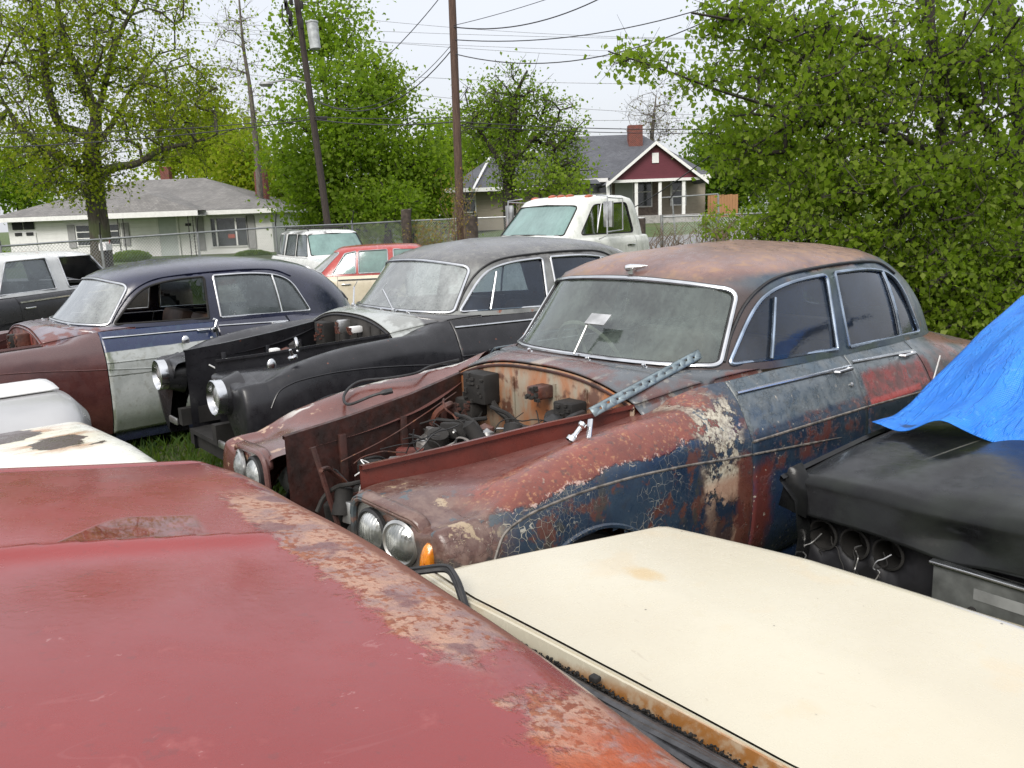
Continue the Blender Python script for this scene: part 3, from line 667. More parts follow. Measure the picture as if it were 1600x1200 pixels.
    # --- scuttle
    def arch(y, x): return 1.163-.105*(min(1.2, abs(y)/.60))**2.6
    def sc(u, v):
        w0 = .60; yb = (2*u-1); ph = math.pi-(yb)*1.02
        bk = G.P(ph, .0); xw = .60; fy = yb*w0; fz = arch(fy, .6)
        x = xw+(bk.x-xw)*v; y = fy+(bk.y-fy)*v**.9; z = fz+(bk.z+.004-fz)*v
        z += .012*math.sin(math.pi*v)
        if .53 < v < .60 and abs(y) > .05: z -= .028
        return Vector((x, y, z))
    scu = bld(MB().grid(sc, 61, 32), 'scuttle', st_['scuttle'], smooth=60, solid=.008)
    for sg in (1, -1):
        ue = 1. if sg > 0 else 0.
        bld(MB().grid(lambda u, v: sc(ue, u)+Vector((0, sg*.10*v, -.085*v)), 24, 4), 'scuttle_side', st_['scuttle'], scu, 60, solid=.004)
        pts = [sc(.5+sg*k, .565)+Vector((0, 0, .018)) for k in np.linspace(.05, .47, 22)]
        bld(MB().tube(pts, .010, 6, flat=.6), 'bonnet_seal', M_RUBBER, scu)
    # firewall
    fw = [(y, arch(y, .6)-.006) for y in np.linspace(-.60, .60, 25)]+[(.60, .45), (-.60, .45)]
    V, F = cdt_panel(fw, [], lambda a, b: Vector((.604, a, b)), .12); fwo = bld(MB().add(V, F), 'firewall', st_['firewall'], solid=.01)
    bld(MB().tube([Vector((.592, y, z-.012)) for y, z in fw[:25]], .007, 6), 'firewall_flange', st_['rail_far'], fwo)
    for yy in (-.16, .13, .33, -.42, .47): bld(MB().box((.594, yy, .83), (.012, .018, .52)), 'firewall_rib', st_['firewall'], fwo)
    for (yy, zz, sy, sz, mt_) in st_['boxes']:
        bx = MB().box((.545, yy, zz), (.10, sy, sz), bev=.01)
        bo = bld(bx, 'fuse_box', mt_, fwo)
        rr = random.Random(int(yy*100)+7)
        gx = MB()
        for k in range(16):
            a = rr.uniform(-.45, .45); b = rr.uniform(-.45, .45); gx.box((.492, yy+a*sy, zz+b*sz), (.014, rr.uniform(.008, .03), rr.uniform(.006, .02)))
        bld(gx, 'relays', M_RUST if rr.random() < .4 else M_DARKIN, bo)
    # windscreen wiper posts
    for yy in st_.get('posts', (-.30, .12, .42)):
        ph, t = math.pi-yy*1.25, .0; p = G.P(ph, t)+Vector((-.035, 0, .005)); bld(MB().lathe([(.017, 0), (.015, .012), (.009, .014), (.009, .03), (.001, .034)], 12, frame(p, (1, 0, 0), (-.4, 0, 1))), 'wiper_post', M_CHROME, scu)
    # boot
    def bt(u, v):
        x = 3.42+(4.5-3.42)*v; s_ = side_pt(x, 1.); yb = 2*u-1; return Vector((x, s_.y*yb, s_.z+.035*(1-yb*yb)*(1-.3*v)))
    bld(MB().grid(bt, 15, 24), 'boot_lid', st_['near_body'], smooth=60)
    bld(MB().box((4.49, 0, .53), (.05, 1.2, .36), bev=.03), 'tail_panel', st_['near_body'])
    # parcel shelf, floor, cabin
    bld(MB().box((2.0, 0, .30), (2.9, 1.55, .04)), 'floor_pan', M_DARKIN)
    bld(MB().box((.98, 0, .98), (.30, 1.36, .18), bev=.04), 'dashboard', st_.get('dash', M_DARKIN))
    bld(MB().box((3.20, 0, .98), (.5, 1.22, .03)), 'parcel_shelf', M_SEATB)
    for yy in (.37, -.37): 
        # note: bld mirrors y
        for nm, c, d, t_ in (('seat', (1.75, yy, .52), (.50, .56, .18), -.08), ('seat_backrest', (2.02, yy, .85), (.16, .56, .60), .2)):
            bld(MB().box(c, d, M=Matrix.Rotation(t_, 4, 'Y'), bev=.06), nm, st_['seat'])
    bld(MB().box((2.75, 0, .52), (.5, 1.2, .2), bev=.06), 'seat', st_['seat']); bld(MB().box((3.05, 0, .85), (.18, 1.22, .55), M=Matrix.Rotation(.2, 4, 'Y'), bev=.06), 'seat_backrest', st_['seat'])
    c = Vector((1.33, -.36, 1.08)); Mx = frame(c, (0, 1, 0), (-.85, 0, -.5)); 
    g = MB().tube([Mx @ Vector((.215*math.cos(a), .215*math.sin(a), 0)) for a in np.linspace(0, 2*math.pi, 40, endpoint=False)], .011, 6, closed=True)
    for a in (.5, 2.6, 4.7): g.tube([Mx @ Vector((0, 0, .03)), Mx @ Vector((.21*math.cos(a), .21*math.sin(a), 0))], .008, 5)
    g.tube([c, c+Vector((-.45, 0, -.22))], .018, 8); bld(g, 'steering_wheel', st_.get('swheel', M_DARKIN))
    # engine bay: floor, frame rails, litter of parts
    bld(MB().box((.02, 0, .42), (1.15, .62, .03)).box((0, .34, .52), (1.2, .07, .12)).box((0, -.34, .52), (1.2, .07, .12)).box((-.48, 0, .34), (.06, .9, .10)), 'engine_bay_floor', M_BLACK)
    rr = random.Random(st_['seed']); 
    for k in range(st_['junk']):
        g = MB(); kind = rr.random(); x = rr.uniform(-.40, .54); ym_ = .22+.28*(x+.4); y = rr.uniform(-ym_, ym_*.8); z = rr.uniform(.5, .80 if x < .1 else .93)
        mt_ = rr.choice([M_BLACK, M_BLACK, M_DARKIN, M_RUST, M_MAROONRUST, M_RUBBER, M_DULLCHROME] if kind > .3 else [M_RUBBER, M_BLACK, M_RUST])
        if kind < .45:
            p = Vector((x, y, z)); pts = [p]
            d = Vector((rr.uniform(-1, 1), rr.uniform(-1, 1), rr.uniform(-.3, .6)))
            for _ in range(4): d += Vector((rr.uniform(-.7, .7), rr.uniform(-.7, .7), rr.uniform(-.7, .5))); p = p+d.normalized()*.07; p.y = max(-.42, min(.42, p.y)); p.z = min(p.z, .97); pts.append(p)
            g.tube(cat_rom(pts, 6), rr.choice([.004, .006, .010, .016]), 7); nm = 'hose' if kind < .2 else 'cable'
        elif kind < .75:
            Mx = frame((x, y, z), (rr.uniform(-1, 1), rr.uniform(-1, 1), .2), (rr.uniform(-.6, .6), rr.uniform(-.6, .6), 1)); r_ = rr.uniform(.03, .07)
            g.lathe([(.001, -.06), (r_, -.06), (r_, -.02), (r_*.8, 0), (r_*.8, .05), (r_*.4, .06), (.001, .07)], 16, Mx); nm = 'engine_part'
        else:
            g.box((x, y, z), (rr.uniform(.05, .14), rr.uniform(.04, .1), rr.uniform(.04, .12)), M=Matrix.Rotation(rr.uniform(0, 3), 4, 'Z') @ Matrix.Rotation(rr.uniform(-.4, .4), 4, 'X'), bev=.008); nm = 'engine_part'
        bld(g, nm, mt_)
    return root, bld, doors
# ------------------------------------------------------------------ generic boxy car body
def gcar(name, label, cat, pose, st, group=None):
    """x runs rearwards from the front axle, both sides alike"""
    x0, y0, ang, z0 = pose; root = thing(name, label, cat, (x0, y0, z0), R(ang), group)
    Gh = st['G']; L0, L1 = st['x0'], st['x1']; Wd = st['w']; zb, zh, zt = st['zbelt'], st['zhood'], st['ztail']; c0, c1 = st['cowl'], st['deck']
    cut = st['cuts']           # x of door edges
    def wz(x):
        w = Wd*(1-.10*max(0, (x-L0 < .5)*(1-(x-L0)/.5))**2-.08*max(0, (L1-x < .5)*(1-(L1-x)/.5))**2)
        z = zb if c0 <= x <= c1 else (zb+(zh-zb)*min(1, (c0-x)/(c0-L0)) if x < c0 else zb+(zt-zb)*min(1, (x-c1)/(L1-c1)))
        return w, z
    def sec(x):
        w, z = wz(x); zb0 = st.get('zlow', .22)
        return cat_rom([(w*.94, zb0), (w*.985, zb0+.14), (w, (z+zb0)/2), (w*.995, z-.14), (w*.97, z-.05), (w*.935, z-.005), (w*.90, z+.002)], 5)
    def spatch(a, b, sg, n):
        V = []; F = []; m_ = None
        for i in range(n+1):
            x = a+(b-a)*i/n; S_ = sec(x); m_ = len(S_); V += [Vector((x, sg*p[0], p[1])) for p in S_]
        for i in range(n):
            for j in range(m_-1):
                q = i*m_+j; f = (q, q+1, q+m_+1, q+m_); c = (V[f[0]]+V[f[2]])/2
                if any((c.x-ax)**2+(c.z-.33)**2 < .36**2 for ax in (0, st['wb'])): continue
                F.append(f if sg < 0 else f[::-1])
        return MB().add(V, F)
    M_ = st['mats']
    for sg in (-1, 1):
        names = [('front_fender', L0, cut[0])]+[(('front_door', 'rear_door')[k], cut[k], cut[k+1]) for k in range(len(cut)-1)]+[('rear_fender', cut[-1], L1)]
        for nm, a, b in names:
            o = spatch(a+.003, b-.003, sg, max(4, int((b-a)/.07))).build(nm, M_.get(nm, M_['body']), root, 40)
            if nm.endswith('door'):
                MB().box((b-.14, sg*(Wd+.008), zb-.13), (.16, .02, .022), bev=.006).build('handle', M_CHROME, o)
                if 'strip' in st: MB().box(((a+b)/2, sg*(Wd*.985), zb-.055), (b-a-.02, .02, .018)).build('trim_strip', M_CHROME, o)
        for ax in (0, st['wb']): wheel(root, ax, sg*(Wd-.12), .33, r=.34, w=.19, sg=sg)
    def deck(a, b, cr):
        def f(u, v):
            x = a+(b-a)*v; w, z = wz(x); yb = 2*u-1; return Vector((x, .90*w*yb, z+.002+cr*(1-yb*yb)))
        return MB().grid(f, 13, 14)
    deck(L0, c0+.02, .03).build('bonnet', M_.get('bonnet', M_['body']), root, 40)
    deck(c1-.02, L1, .03).build('boot_lid', M_.get('boot', M_['body']), root, 40)
    w, z = wz(L0); MB().box((L0, 0, (z+.25)/2), (.03, w*1.8, z-.25), bev=.012).build('front_panel', M_['body'], root)
    w, z = wz(L1); MB().box((L1, 0, (z+.25)/2), (.03, w*1.8, z-.25), bev=.012).build('tail_panel', M_['body'], root)
    for sg in (-1, 1):
        MB().box((L1+.02, sg*Wd*.72, zt-.22), (.03, .22, .11), bev=.01).build('tail_light', simple('tail_red', (.25, .01, .01), .3), root)
        Mx = frame((L0-.01, sg*Wd*.68, zh-.17), (0, 1, 0), (-1, 0, 0)); MB().lathe([(.085, 0), (.08, .02), (.04, .035), (.001, .04)], 20, Mx).build('headlight', M_LENS, root)
    MB().box(((L0+L1)/2, 0, .26), (L1-L0-.3, Wd*1.7, .05)).build('floor_pan', M_DARKIN, root)
    # greenhouse
    xm = Gh.xm
    def phi(y, z, front): return Gh.inv((1, 2), (y, z), math.pi-y*.6 if front else y*.6, .4)
    def ms(poly):
        return [Gh.inv((0, 2), (x, z), math.pi/2+(-.9 if x > xm else .9)*min(1, abs(x-xm)/1.2), .3) for x, z in poly]
    (yb_, zb_, yt_, zt_, tb0, tt0) = st['wsc']; a = phi(yb_, zb_, True); b = phi(yt_, zt_, True)
    half = rnd_poly([(math.pi, tb0), a, b, (math.pi, tt0)], [0, .04, .06, 0], 5)
    (ryb, rzb, ryt, rzt, rb0, rt0) = st['rsc']; a = phi(ryb, rzb, False); b = phi(ryt, rzt, False)
    rh = rnd_poly([(0, rt0), b, a, (0, rb0)], [0, .06, .04, 0], 5)
    wins = [ms(rnd_poly(p, st.get('wr', .03), 4)) for p in st['wins']]
    V, F = cdt_panel([(0, 0), (math.pi, 0)]+half+[(math.pi, 1), (0, 1)]+rh, wins, lambda p, q: Gh.P(p, q), .06, (1/1.3, 1/.6))
    g = MB(); g.add(V, F); g.add([Vector((v.x, -v.y, v.z)) for v in V], [f[::-1] for f in F]); ro = g.build('roof', M_['roof'], root, 45)
    ro.modifiers.new('weld', 'WELD').merge_threshold = .002
    def push(p, d): return p+Vector((p.x-xm, p.y*2.2, 0)).normalized()*d
    def piece(o, nm, mat, sg=1, tr=.011):
        V, F = cdt_panel(o, [], lambda p, q: push(Gh.P(p, q), -.012), .09, (1/1.3, 1/.6)); V = [Vector((v.x, sg*v.y, v.z)) for v in V]
        gl = MB().add(V, F).build(nm, mat, root, 60) if mat else None
        P_ = [push(Gh.P(*q), .003) for q in o]; MB().tube([Vector((p.x, sg*p.y, p.z)) for p in P_], tr, 6, closed=True).build('window_frame', M_['trim'], gl or root)
    piece(half+[(2*math.pi-p[0], p[1]) for p in half[::-1][1:-1]], 'windscreen', M_['ws'], 1)
    piece(rh+[(-p[0], p[1]) for p in rh[::-1][1:-1]], 'rear_window', M_['rw'], 1)
    for sg in (-1, 1):
        for i, w_ in enumerate(wins): piece(w_, 'side_window', M_['sg'] if i not in st.get('open', ()) else None, sg, .009)
    for yy in (-.36, .36):
        MB().box((xm-.1, yy, .5), (.5, .5, .2), bev=.05).box((xm+.18, yy, .78), (.15, .5, .6), M=Matrix.Rotation(.2, 4, 'Y'), bev=.05).build('seat', st.get('seatm', M_DARKIN), root)
    MB().box((xm+.75, 0, .45), (.5, 1.2, .2), bev=.05).box((xm+1.0, 0, .72), (.16, 1.2, .5), M=Matrix.Rotation(.2, 4, 'Y'), bev=.05).build('rear_seat', st.get('seatm', M_DARKIN), root)
    MB().box((c0+.12, 0, zb-.12), (.3, Wd*1.7, .2), bev=.04).build('dashboard', M_DARKIN, root)
    return root
def gtab(xf, xr, w, zb, zt, dxf, dxr, dw, nf=5, nr=4):
    """simple greenhouse table: belt outline narrowing by dxf, dxr, dw up to the roof"""
    rows = [(0, xf, xr, w, zb, zb, zb, nf, nr)]
    for t in (.25, .5, .75): rows.append((t, xf+dxf*t/.75, xr-dxr*(t/.75)**1.05, w-dw*(t/.75)**1.2, zb+(zt-.07-zb)*t/.75, zb+(zt-.07-zb)*t/.75, zb+(zt-.07-zb)*t/.75, nf, nr))
    xf2, xr2, w2 = xf+dxf, xr-dxr, w-dw
    rows += [(.84, xf2+.07, xr2-.08, w2-.07, zt-.028, zt-.030, zt-.028, 4, 3.5), (.93, xf2+.3, xr2-.3, w2-.28, zt-.006, zt-.006, zt-.006, 3, 3), (1, xf2+.6, xr2-.6, 0, zt, zt, zt, 2.4, 2.4)]
    return rows
# ================================================================== THE SETTING
def sstep(t): t = max(0, min(1, t)); return t*t*(3-2*t)
def TZ(x, y): return .28*sstep((y-15)/25)+.75*sstep((x+8)/10)*sstep((y-22)/22)
def ground_mat():
    s = Mat('grass_ground'); n = s.noise(.35, 6); n2 = s.noise(6, 6, .7); n3 = s.noise(60, 4, .7)
    c = s.mix(s.st(n2, .3, .7), (.05, .085, .022), (.10, .15, .04)); c = s.mix(s.st(n, .5, .64), c, (.11, .125, .05)); c = s.mix(s.mul(s.st(n3, .45, .6), .5), c, (.035, .05, .015))
    dirt = s.mix(s.st(n2, .35, .65), (.030, .023, .016), (.07, .052, .035)); yard = s.st(s.add(s.xyz(1), s.mul(n, 3.)), 15.5, 17.5, 1., 0.)
    c = s.mix(s.mul(yard, s.st(s.noise(1.6, 5, .6, w=3), .40, .56, 1., .25)), c, dirt); return s.fin(c, .9, 0, n3, .03)
def ground():
    xs = np.concatenate([np.linspace(-400, -45, 12), np.linspace(-40, 40, 81), np.linspace(45, 400, 12)]); ys = np.concatenate([np.linspace(-120, -5, 8), np.linspace(-3, 62, 66), np.linspace(66, 700, 16)])
    V = [(x, y, TZ(x, y)) for y in ys for x in xs]; n = len(xs); F = [(j*n+i, j*n+i+1, (j+1)*n+i+1, (j+1)*n+i) for j in range(len(ys)-1) for i in range(n-1)]
    tag(mesh('ground', V, F, ground_mat(), smooth=60), kind='structure')
ground()
def road():
    P = cat_rom([(-90, 24), (-30, 26.5), (-8, 28.2), (6, 31), (16, 35.5), (32, 44), (60, 62)], 24); V = []; 
    for i, p in enumerate(P):
        d = (P[min(i+1, len(P)-1)]-P[max(0, i-1)]); d /= np.hypot(*d); nn = np.array([-d[1], d[0]])
        for k in range(7): q = p+nn*(k-3)*1.05; V.append((q[0], q[1], TZ(*q)+.03))
    F = [(i*7+k, i*7+k+1, i*7+k+8, i*7+k+7) for i in range(len(P)-1) for k in range(6)]
    s = Mat('wet_asphalt'); n = s.noise(2, 6, .6); c = s.mix(s.st(n, .3, .7), (.13, .13, .135), (.19, .19, .19)); tag(mesh('road', V, F, s.fin(c, s.st(n, .3, .7, .35, .7), 0, s.noise(90, 3), .01)), kind='structure')
road()
# ---- trees
def leafmat(name, a, b, c3, tr=.35):
    s = Mat(name); g = s.n('NewGeometry'); r_ = g.outputs['Random Per Island']
    c = s.mix(s.st(r_, .0, .6), a, b); c = s.mix(s.st(r_, .78, 1.), c, c3); c = s.mix(s.st(s.noise(.9, 3), .35, .65), c, s.mix(.5, c, a))
    p = s.n('BsdfPrincipled'); s.put(p.inputs[0], c); p.inputs['Roughness'].default_value = .55; p.inputs['Specular IOR Level'].default_value = .18
    t = s.n('BsdfTranslucent'); s.put(t.inputs[0], s.mix(.6, c, (.34, .55, .02))); mxs = s.n('MixShader'); mxs.inputs[0].default_value = tr
    s.put(mxs.inputs[1], p.outputs[0]); s.put(mxs.inputs[2], t.outputs[0]); s.put(s.out.inputs[0], mxs.outputs[0]); return s.m
def barkmat(name, a, b, moss=.3):
    s = Mat(name); v = s.scl((9, 9, 1.4)); n = s.noise(2.2, 7, .7, vec=v); c = s.mix(s.st(n, .35, .65), a, b); c = s.mix(s.mul(s.st(s.noise(1.4, 4, w=3), .5, .62), moss), c, (.08, .11, .035))
    return s.fin(c, .85, 0, n, .03)
BARK = barkmat('bark', (.028, .022, .017), (.085, .070, .055)); BARKD = barkmat('dark_bark', (.015, .012, .010), (.045, .036, .030), .1); BARKG = barkmat('grey_bark', (.06, .05, .045), (.16, .14, .12), .05)
def leaves_mesh(name, C, size, mat, parent, rs, droop=.4, wid=.8, kind=None):
    N = len(C); d = rs.normal(size=(N, 3)); d[:, 2] -= droop; d /= np.linalg.norm(d, axis=1)[:, None]
    q = rs.normal(size=(N, 3)); sdir = np.cross(d, q); sdir /= np.linalg.norm(sdir, axis=1)[:, None]; nr = np.cross(d, sdir)
    L = size*(.35+1.05*rs.uniform(0, 1, N)**1.3)[:, None]; Wd = L*wid*.5; up = nr*L*.14
    V = np.stack([C-d*L*.45, C+sdir*Wd-d*L*.08+up, C+d*L*.55, C-sdir*Wd-d*L*.08+up], 1).reshape(-1, 3)
    me = bpy.data.meshes.new(name); me.vertices.add(4*N); me.vertices.foreach_set('co', V.astype(np.float32).ravel())
    b = np.arange(N)*4; T = np.stack([b, b+1, b+2, b, b+2, b+3], 1).astype(np.int32).ravel()
    me.loops.add(6*N); me.loops.foreach_set('vertex_index', T); me.polygons.add(2*N); me.polygons.foreach_set('loop_start', np.arange(0, 6*N, 3, dtype=np.int32))
    try: me.polygons.foreach_set('loop_total', np.full(2*N, 3, np.int32))
    except Exception: pass
    me.update(calc_edges=True); me.validate(); me.materials.append(mat)
    o = bpy.data.objects.new(name, me); COL.objects.link(o); o.parent = parent
    if kind: o['kind'] = kind
    return o
def tree(name, label, base, trunk, blobs, leaf, size, per, crad, seed, bark=BARK, group=None, cat='tree', tip=.014, twig=True, minr=.012, droop=.4, bow=.25, shell=.55, exp=2.4, parent_name='crown'):
    """trunk: chains of (x,y,z,r) relative to base; blobs: (centre, radii, clusters)"""
    rs = np.random.RandomState(seed); root = thing(name, label, cat, base, 0, group)
    P = []; par = []; rad0 = []
    for ch in trunk:
        pts = cat_rom([np.array(c, float) for c in ch], 5); prev = -1
        if P: 
            dd = [np.linalg.norm(np.array(q)-pts[0][:3]) for q in P]; prev = int(np.argmin(dd))
        for p in pts:
            if P and prev >= 0 and np.linalg.norm(P[prev]-p[:3]) < 1e-3: continue
            P.append(p[:3]); par.append(prev); rad0.append(p[3]); prev = len(P)-1
    nt_ = len(P); CL = []
    for c, r, n in blobs:
        v = rs.normal(size=(n, 3)); v /= np.linalg.norm(v, axis=1)[:, None]; v *= (rs.uniform(0, 1, n)**shell)[:, None]; CL.append(np.array(c)+v*np.array(r))
    CL = np.concatenate(CL); o_ = np.argsort([min(np.linalg.norm(c-np.array(q)) for q in P[::3]) for c in CL]); CL = CL[o_]
    low = min(p[2] for p in P)+ .35*(max(p[2] for p in P[:nt_])-min(p[2] for p in P))*.6
    arr = np.array(P); tips = []; segs = []
    for c in CL:
        D = np.linalg.norm(arr-c, axis=1)+np.maximum(0, arr[:, 2]-c[2])*.9+(arr[:, 2] < low)*3.
        j = int(np.argmin(D)); a = arr[j]; L = np.linalg.norm(c-a); k = max(1, int(L/.55)); side = rs.normal(size=3)*L*.07; new = []; pj = j
        for i in range(1, k+1):
            t = i/k; q = a+(c-a)*t+side*math.sin(math.pi*t)+np.array([0, 0, bow*L*.35*math.sin(math.pi*t)]); P.append(q); par.append(pj); rad0.append(0); pj = len(P)-1; new.append(q); 
        arr = np.concatenate([arr, np.array(new)]); tips.append(pj)
    cnt = np.zeros(len(P)); 
    for t_ in tips: cnt[t_] = 1
    for i in range(len(P)-1, -1, -1):
        if par[i] >= 0: cnt[par[i]] += cnt[i]
    rd = np.maximum(minr*.8, tip*np.maximum(cnt, .3)**(1/exp)); r0 = np.array(rad0); rd = np.where(r0 > 0, r0, np.minimum(rd, .6*max(r0)))
    # tubes: follow chains
    kids = [[] for _ in P]
    for i, p in enumerate(par):
        if p >= 0: kids[p].append(i)
    mb = MB(); mt_ = MB(); starts = [(-1, 0)]
    for i in range(len(P)):
        if par[i] == -1 and i: starts.append((-1, i))
    st_ = list(starts)
    while st_:
        pr, i = st_.pop(); chn = [pr, i] if pr >= 0 else [i]
        while kids[i]:
            ks = sorted(kids[i], key=lambda q: -max(rad0[q]*100, cnt[q]))
            for q in ks[1:]: st_.append((i, q))
            i = ks[0]; chn.append(i)
        rr_ = [rd[q] for q in chn]
        if pr >= 0: rr_[0] = min(rd[pr], rr_[1]*1.15)
        if len(chn) > 1: (mt_ if rad0[chn[-1]] > 0 or chn[0] < nt_ and pr < 0 else mb).tube([P[q] for q in chn], [float(q) for q in rr_], 8 if max(rr_) > .08 else (5 if max(rr_) > .03 else 4))
    mt_.V += mb.V and []; tr = MB(); tr.add(mt_.V, mt_.F); tr.build('trunk', bark, root, 60)
    if mb.V: mb.build('branches', bark, root, 60)
    TP = np.array([P[q] for q in tips])
    if per:
        C = np.repeat(TP, per, 0)+rs.normal(size=(len(TP)*per, 3))*crad*np.array([1, 1, .75])
        leaves_mesh(parent_name, C, size, leaf, root, rs, droop)
    if twig:
        g = MB()
        for c in TP:
            for k in range(4):
                e_ = c+rs.normal(size=3)*crad*1.1; m2 = (c+e_)/2+rs.normal(size=3)*crad*.15; g.tube([c, m2, e_], [minr*.7, minr*.5, minr*.3], 3, cap=False)
        g.build('twigs', bark, root, 0)
    return root
LF_Y = leafmat('spring_leaves_yellow', (.17, .20, .010), (.28, .32, .020), (.33, .31, .04), .58)
LF_G = leafmat('leaves_green', (.085, .145, .012), (.175, .25, .024), (.24, .30, .05), .58)
LF_B = leafmat('leaves_bright', (.090, .145, .012), (.185, .255, .024), (.30, .36, .08), .55)
LF_D = leafmat('leaves_dark', (.040, .085, .010), (.09, .15, .015), (.14, .19, .03), .45)
LF_R = leafmat('leaves_reddish', (.10, .055, .02), (.17, .12, .05), (.16, .17, .05))
LF_O = leafmat('dry_vine_leaves', (.16, .085, .02), (.26, .16, .04), (.22, .20, .06))
def rel(b, px, py, y): p = at(px, py, y); return (p.x-b[0], p.y-b[1], p.z-b[2])
def blob(b, px, py, y, rpx, rpy, ry, n):
    s_ = y/FPX; return (rel(b, px, py, y), (rpx*s_, ry, rpy*s_), n)
def trk(b, pts): return [rel(b, x, y, d)+(r,) for x, y, d, r in pts]
# big spreading tree in front of the white house
b = at(160, 425, 31); b = Vector((b.x, b.y, TZ(b.x, b.y)))
tk = [trk(b, [(160, 425, 31, .52), (157, 370, 31, .46), (150, 315, 31, .43), (146, 270, 31, .42), (143, 225, 31, .33), (150, 180, 31.3, .24), (128, 130, 31.5, .2), (100, 60, 31.5, .15), (88, -10, 31.6, .1), (80, -90, 31.6, .05)]),
      trk(b, [(143, 215, 31, .24), (120, 205, 31, .20), (90, 190, 30.5, .18), (72, 120, 30.5, .17), (66, 50, 30.5, .13), (50, -40, 30.5, .09), (45, -110, 30, .04)]),
      trk(b, [(146, 275, 31, .25), (112, 255, 30.5, .2), (70, 230, 30, .18), (35, 205, 29.7, .16), (12, 170, 29.5, .07), (-15, 120, 29, .04)]),
      trk(b, [(150, 275, 31, .26), (178, 262, 30.8, .19), (215, 255, 30.5, .15), (250, 235, 30.3, .12), (290, 225, 30, .07), (330, 215, 30, .03)]),
      trk(b, [(150, 190, 31.2, .17), (165, 130, 31, .12), (185, 60, 31, .1), (215, 0, 31, .07), (240, -70, 31, .03)]),
      trk(b, [(148, 230, 31, .15), (178, 190, 31.6, .11), (205, 140, 32, .08), (250, 80, 32, .04)]),
      trk(b, [(12, 170, 29.5, .1), (-10, 195, 29.3, .08), (-60, 190, 29, .04)])]
tk = [[(q[0], q[1], q[2], q[3]*.80) for q in c_] for c_ in tk]
tree('oak_tree', 'large spreading spring tree with thick trunk in front of the white house', b, tk,
     [blob(b, 190, 110, 31, 150, 120, 3.2, 190), blob(b, 60, 60, 30.5, 110, 110, 3, 110), blob(b, 260, 190, 30.5, 90, 70, 2.5, 80), blob(b, 60, 235, 30, 110, 45, 2.4, 90), blob(b, 130, 285, 30, 80, 32, 1.8, 45), blob(b, 160, -40, 31, 190, 70, 3, 90), blob(b, -30, 130, 30, 60, 150, 2.5, 50), blob(b, 310, 140, 30.5, 40, 60, 2, 30)],
     LF_Y, .12, 46, .36, 11, bark=barkmat('mossy_bark', (.030, .026, .018), (.085, .075, .052), .55), tip=.016, minr=.014, bow=.15, shell=.5)
# background woods behind the houses: separate trees
def bgtree(px, py, rx, ry, y, leaf, seed, label, n=70, per=60, q=1.2, size=.30, name='broadleaf_tree', bark=BARKD, trunkpx=None, ctr=None, rr=.16, cr=.75, group=None, tilt=0):
    g0 = at(px, py, y); b = Vector((g0.x, y, TZ(g0.x, y)-.1)); h_ = g0.z-b.z; rz_ = ry*y/FPX
    tk = [[(0, 0, 0, rr*1.4), (.1, 0, h_*.35, rr), (.05+tilt*.5, 0, h_*.7, rr*.7), (tilt, 0, h_+rz_*.5, rr*.3)]]
    R_ = rx*y/FPX
    bl = [((0, 0, h_), (R_*.85, R_*.8, rz_), int(n*.5)), ((-R_*.45, 0, h_-rz_*.35), (R_*.6, R_*.7, rz_*.55), int(n*.25)), ((R_*.45, -.3, h_-rz_*.25), (R_*.6, R_*.7, rz_*.6), int(n*.25))]
    return tree(name, label, b, tk, bl, leaf, size*.86, int(per*q), cr, seed, bark=bark, tip=.022, twig=False, minr=.016, group=group)
bgtree(530, 210, 110, 150, 40, LF_G, 21, 'broad green tree right behind the leaning utility pole', n=150, per=90, size=.24, cr=.62, rr=.2)
bgtree(640, 270, 75, 110, 42, LF_G, 22, 'rounded green tree just left of the upright wooden pole', n=110, per=80, size=.24, cr=.6)
bgtree(500, 50, 75, 90, 44, LF_G, 23, 'tall green tree rising above the transformer on the leaning pole', n=75, per=60, size=.24, cr=.6, rr=.16)
bgtree(590, 130, 50, 60, 41, LF_B, 24, 'light green treetop between the two utility poles', n=45, per=60, size=.22, cr=.5)
bgtree(385, 255, 70, 85, 54, LF_Y, 25, 'yellow green tree behind the right end of the white house', n=80, per=80, size=.28)
bgtree(462, 300, 42, 60, 53, LF_B, 26, 'small bright green tree between white house and leaning pole', n=60, per=80, size=.26, cr=.6)
bgtree(290, 235, 60, 60, 66, LF_Y, 27, 'distant yellow green tree over the white roof', n=60, per=80, size=.32)
bgtree(20, 275, 90, 60, 62, LF_G, 28, 'distant green tree at the far left behind the white house', n=70, per=80, size=.32)
bgtree(690, 290, 40, 90, 62, LF_D, 29, 'dark green distant tree partly hidden by the upright pole', n=60, per=70, size=.32)
bgtree(775, 205, 52, 75, 58, LF_G, 30, 'green tree behind the left wing of the burgundy house', n=70, per=70, size=.28)
bgtree(1150, 240, 85, 80, 62, LF_D, 31, 'dark green tree behind the right end of the burgundy house', n=110, per=80, size=.34, cr=.8)
bgtree(1120, 290, 60, 50, 66, LF_G, 32, 'low green tree behind the orange board fence', n=60, per=80, size=.32)
bgtree(1260, 230, 90, 110, 58, LF_G, 33, 'tall green tree seen through the near tree at right', n=90, per=80, size=.30)
bgtree(600, 320, 60, 45, 38, LF_G, 34, 'low leafy tree beside the stumpy fence post', n=60, per=80, size=.2, cr=.5)
bgtree(540, 325, 60, 40, 42, LF_D, 35, 'dark leafy thicket tree behind the white sport wagon', n=60, per=80, size=.22, cr=.55)
bgtree(1500, 330, 130, 120, 34, LF_G, 36, 'green tree deep behind the near tree at far right', n=110, per=90, size=.22, cr=.6)
bgtree(890, 262, 62, 42, 66, LF_G, 53, 'green treetops just above the left roof slope of the burgundy gabled cottage', n=70, per=80, size=.32)
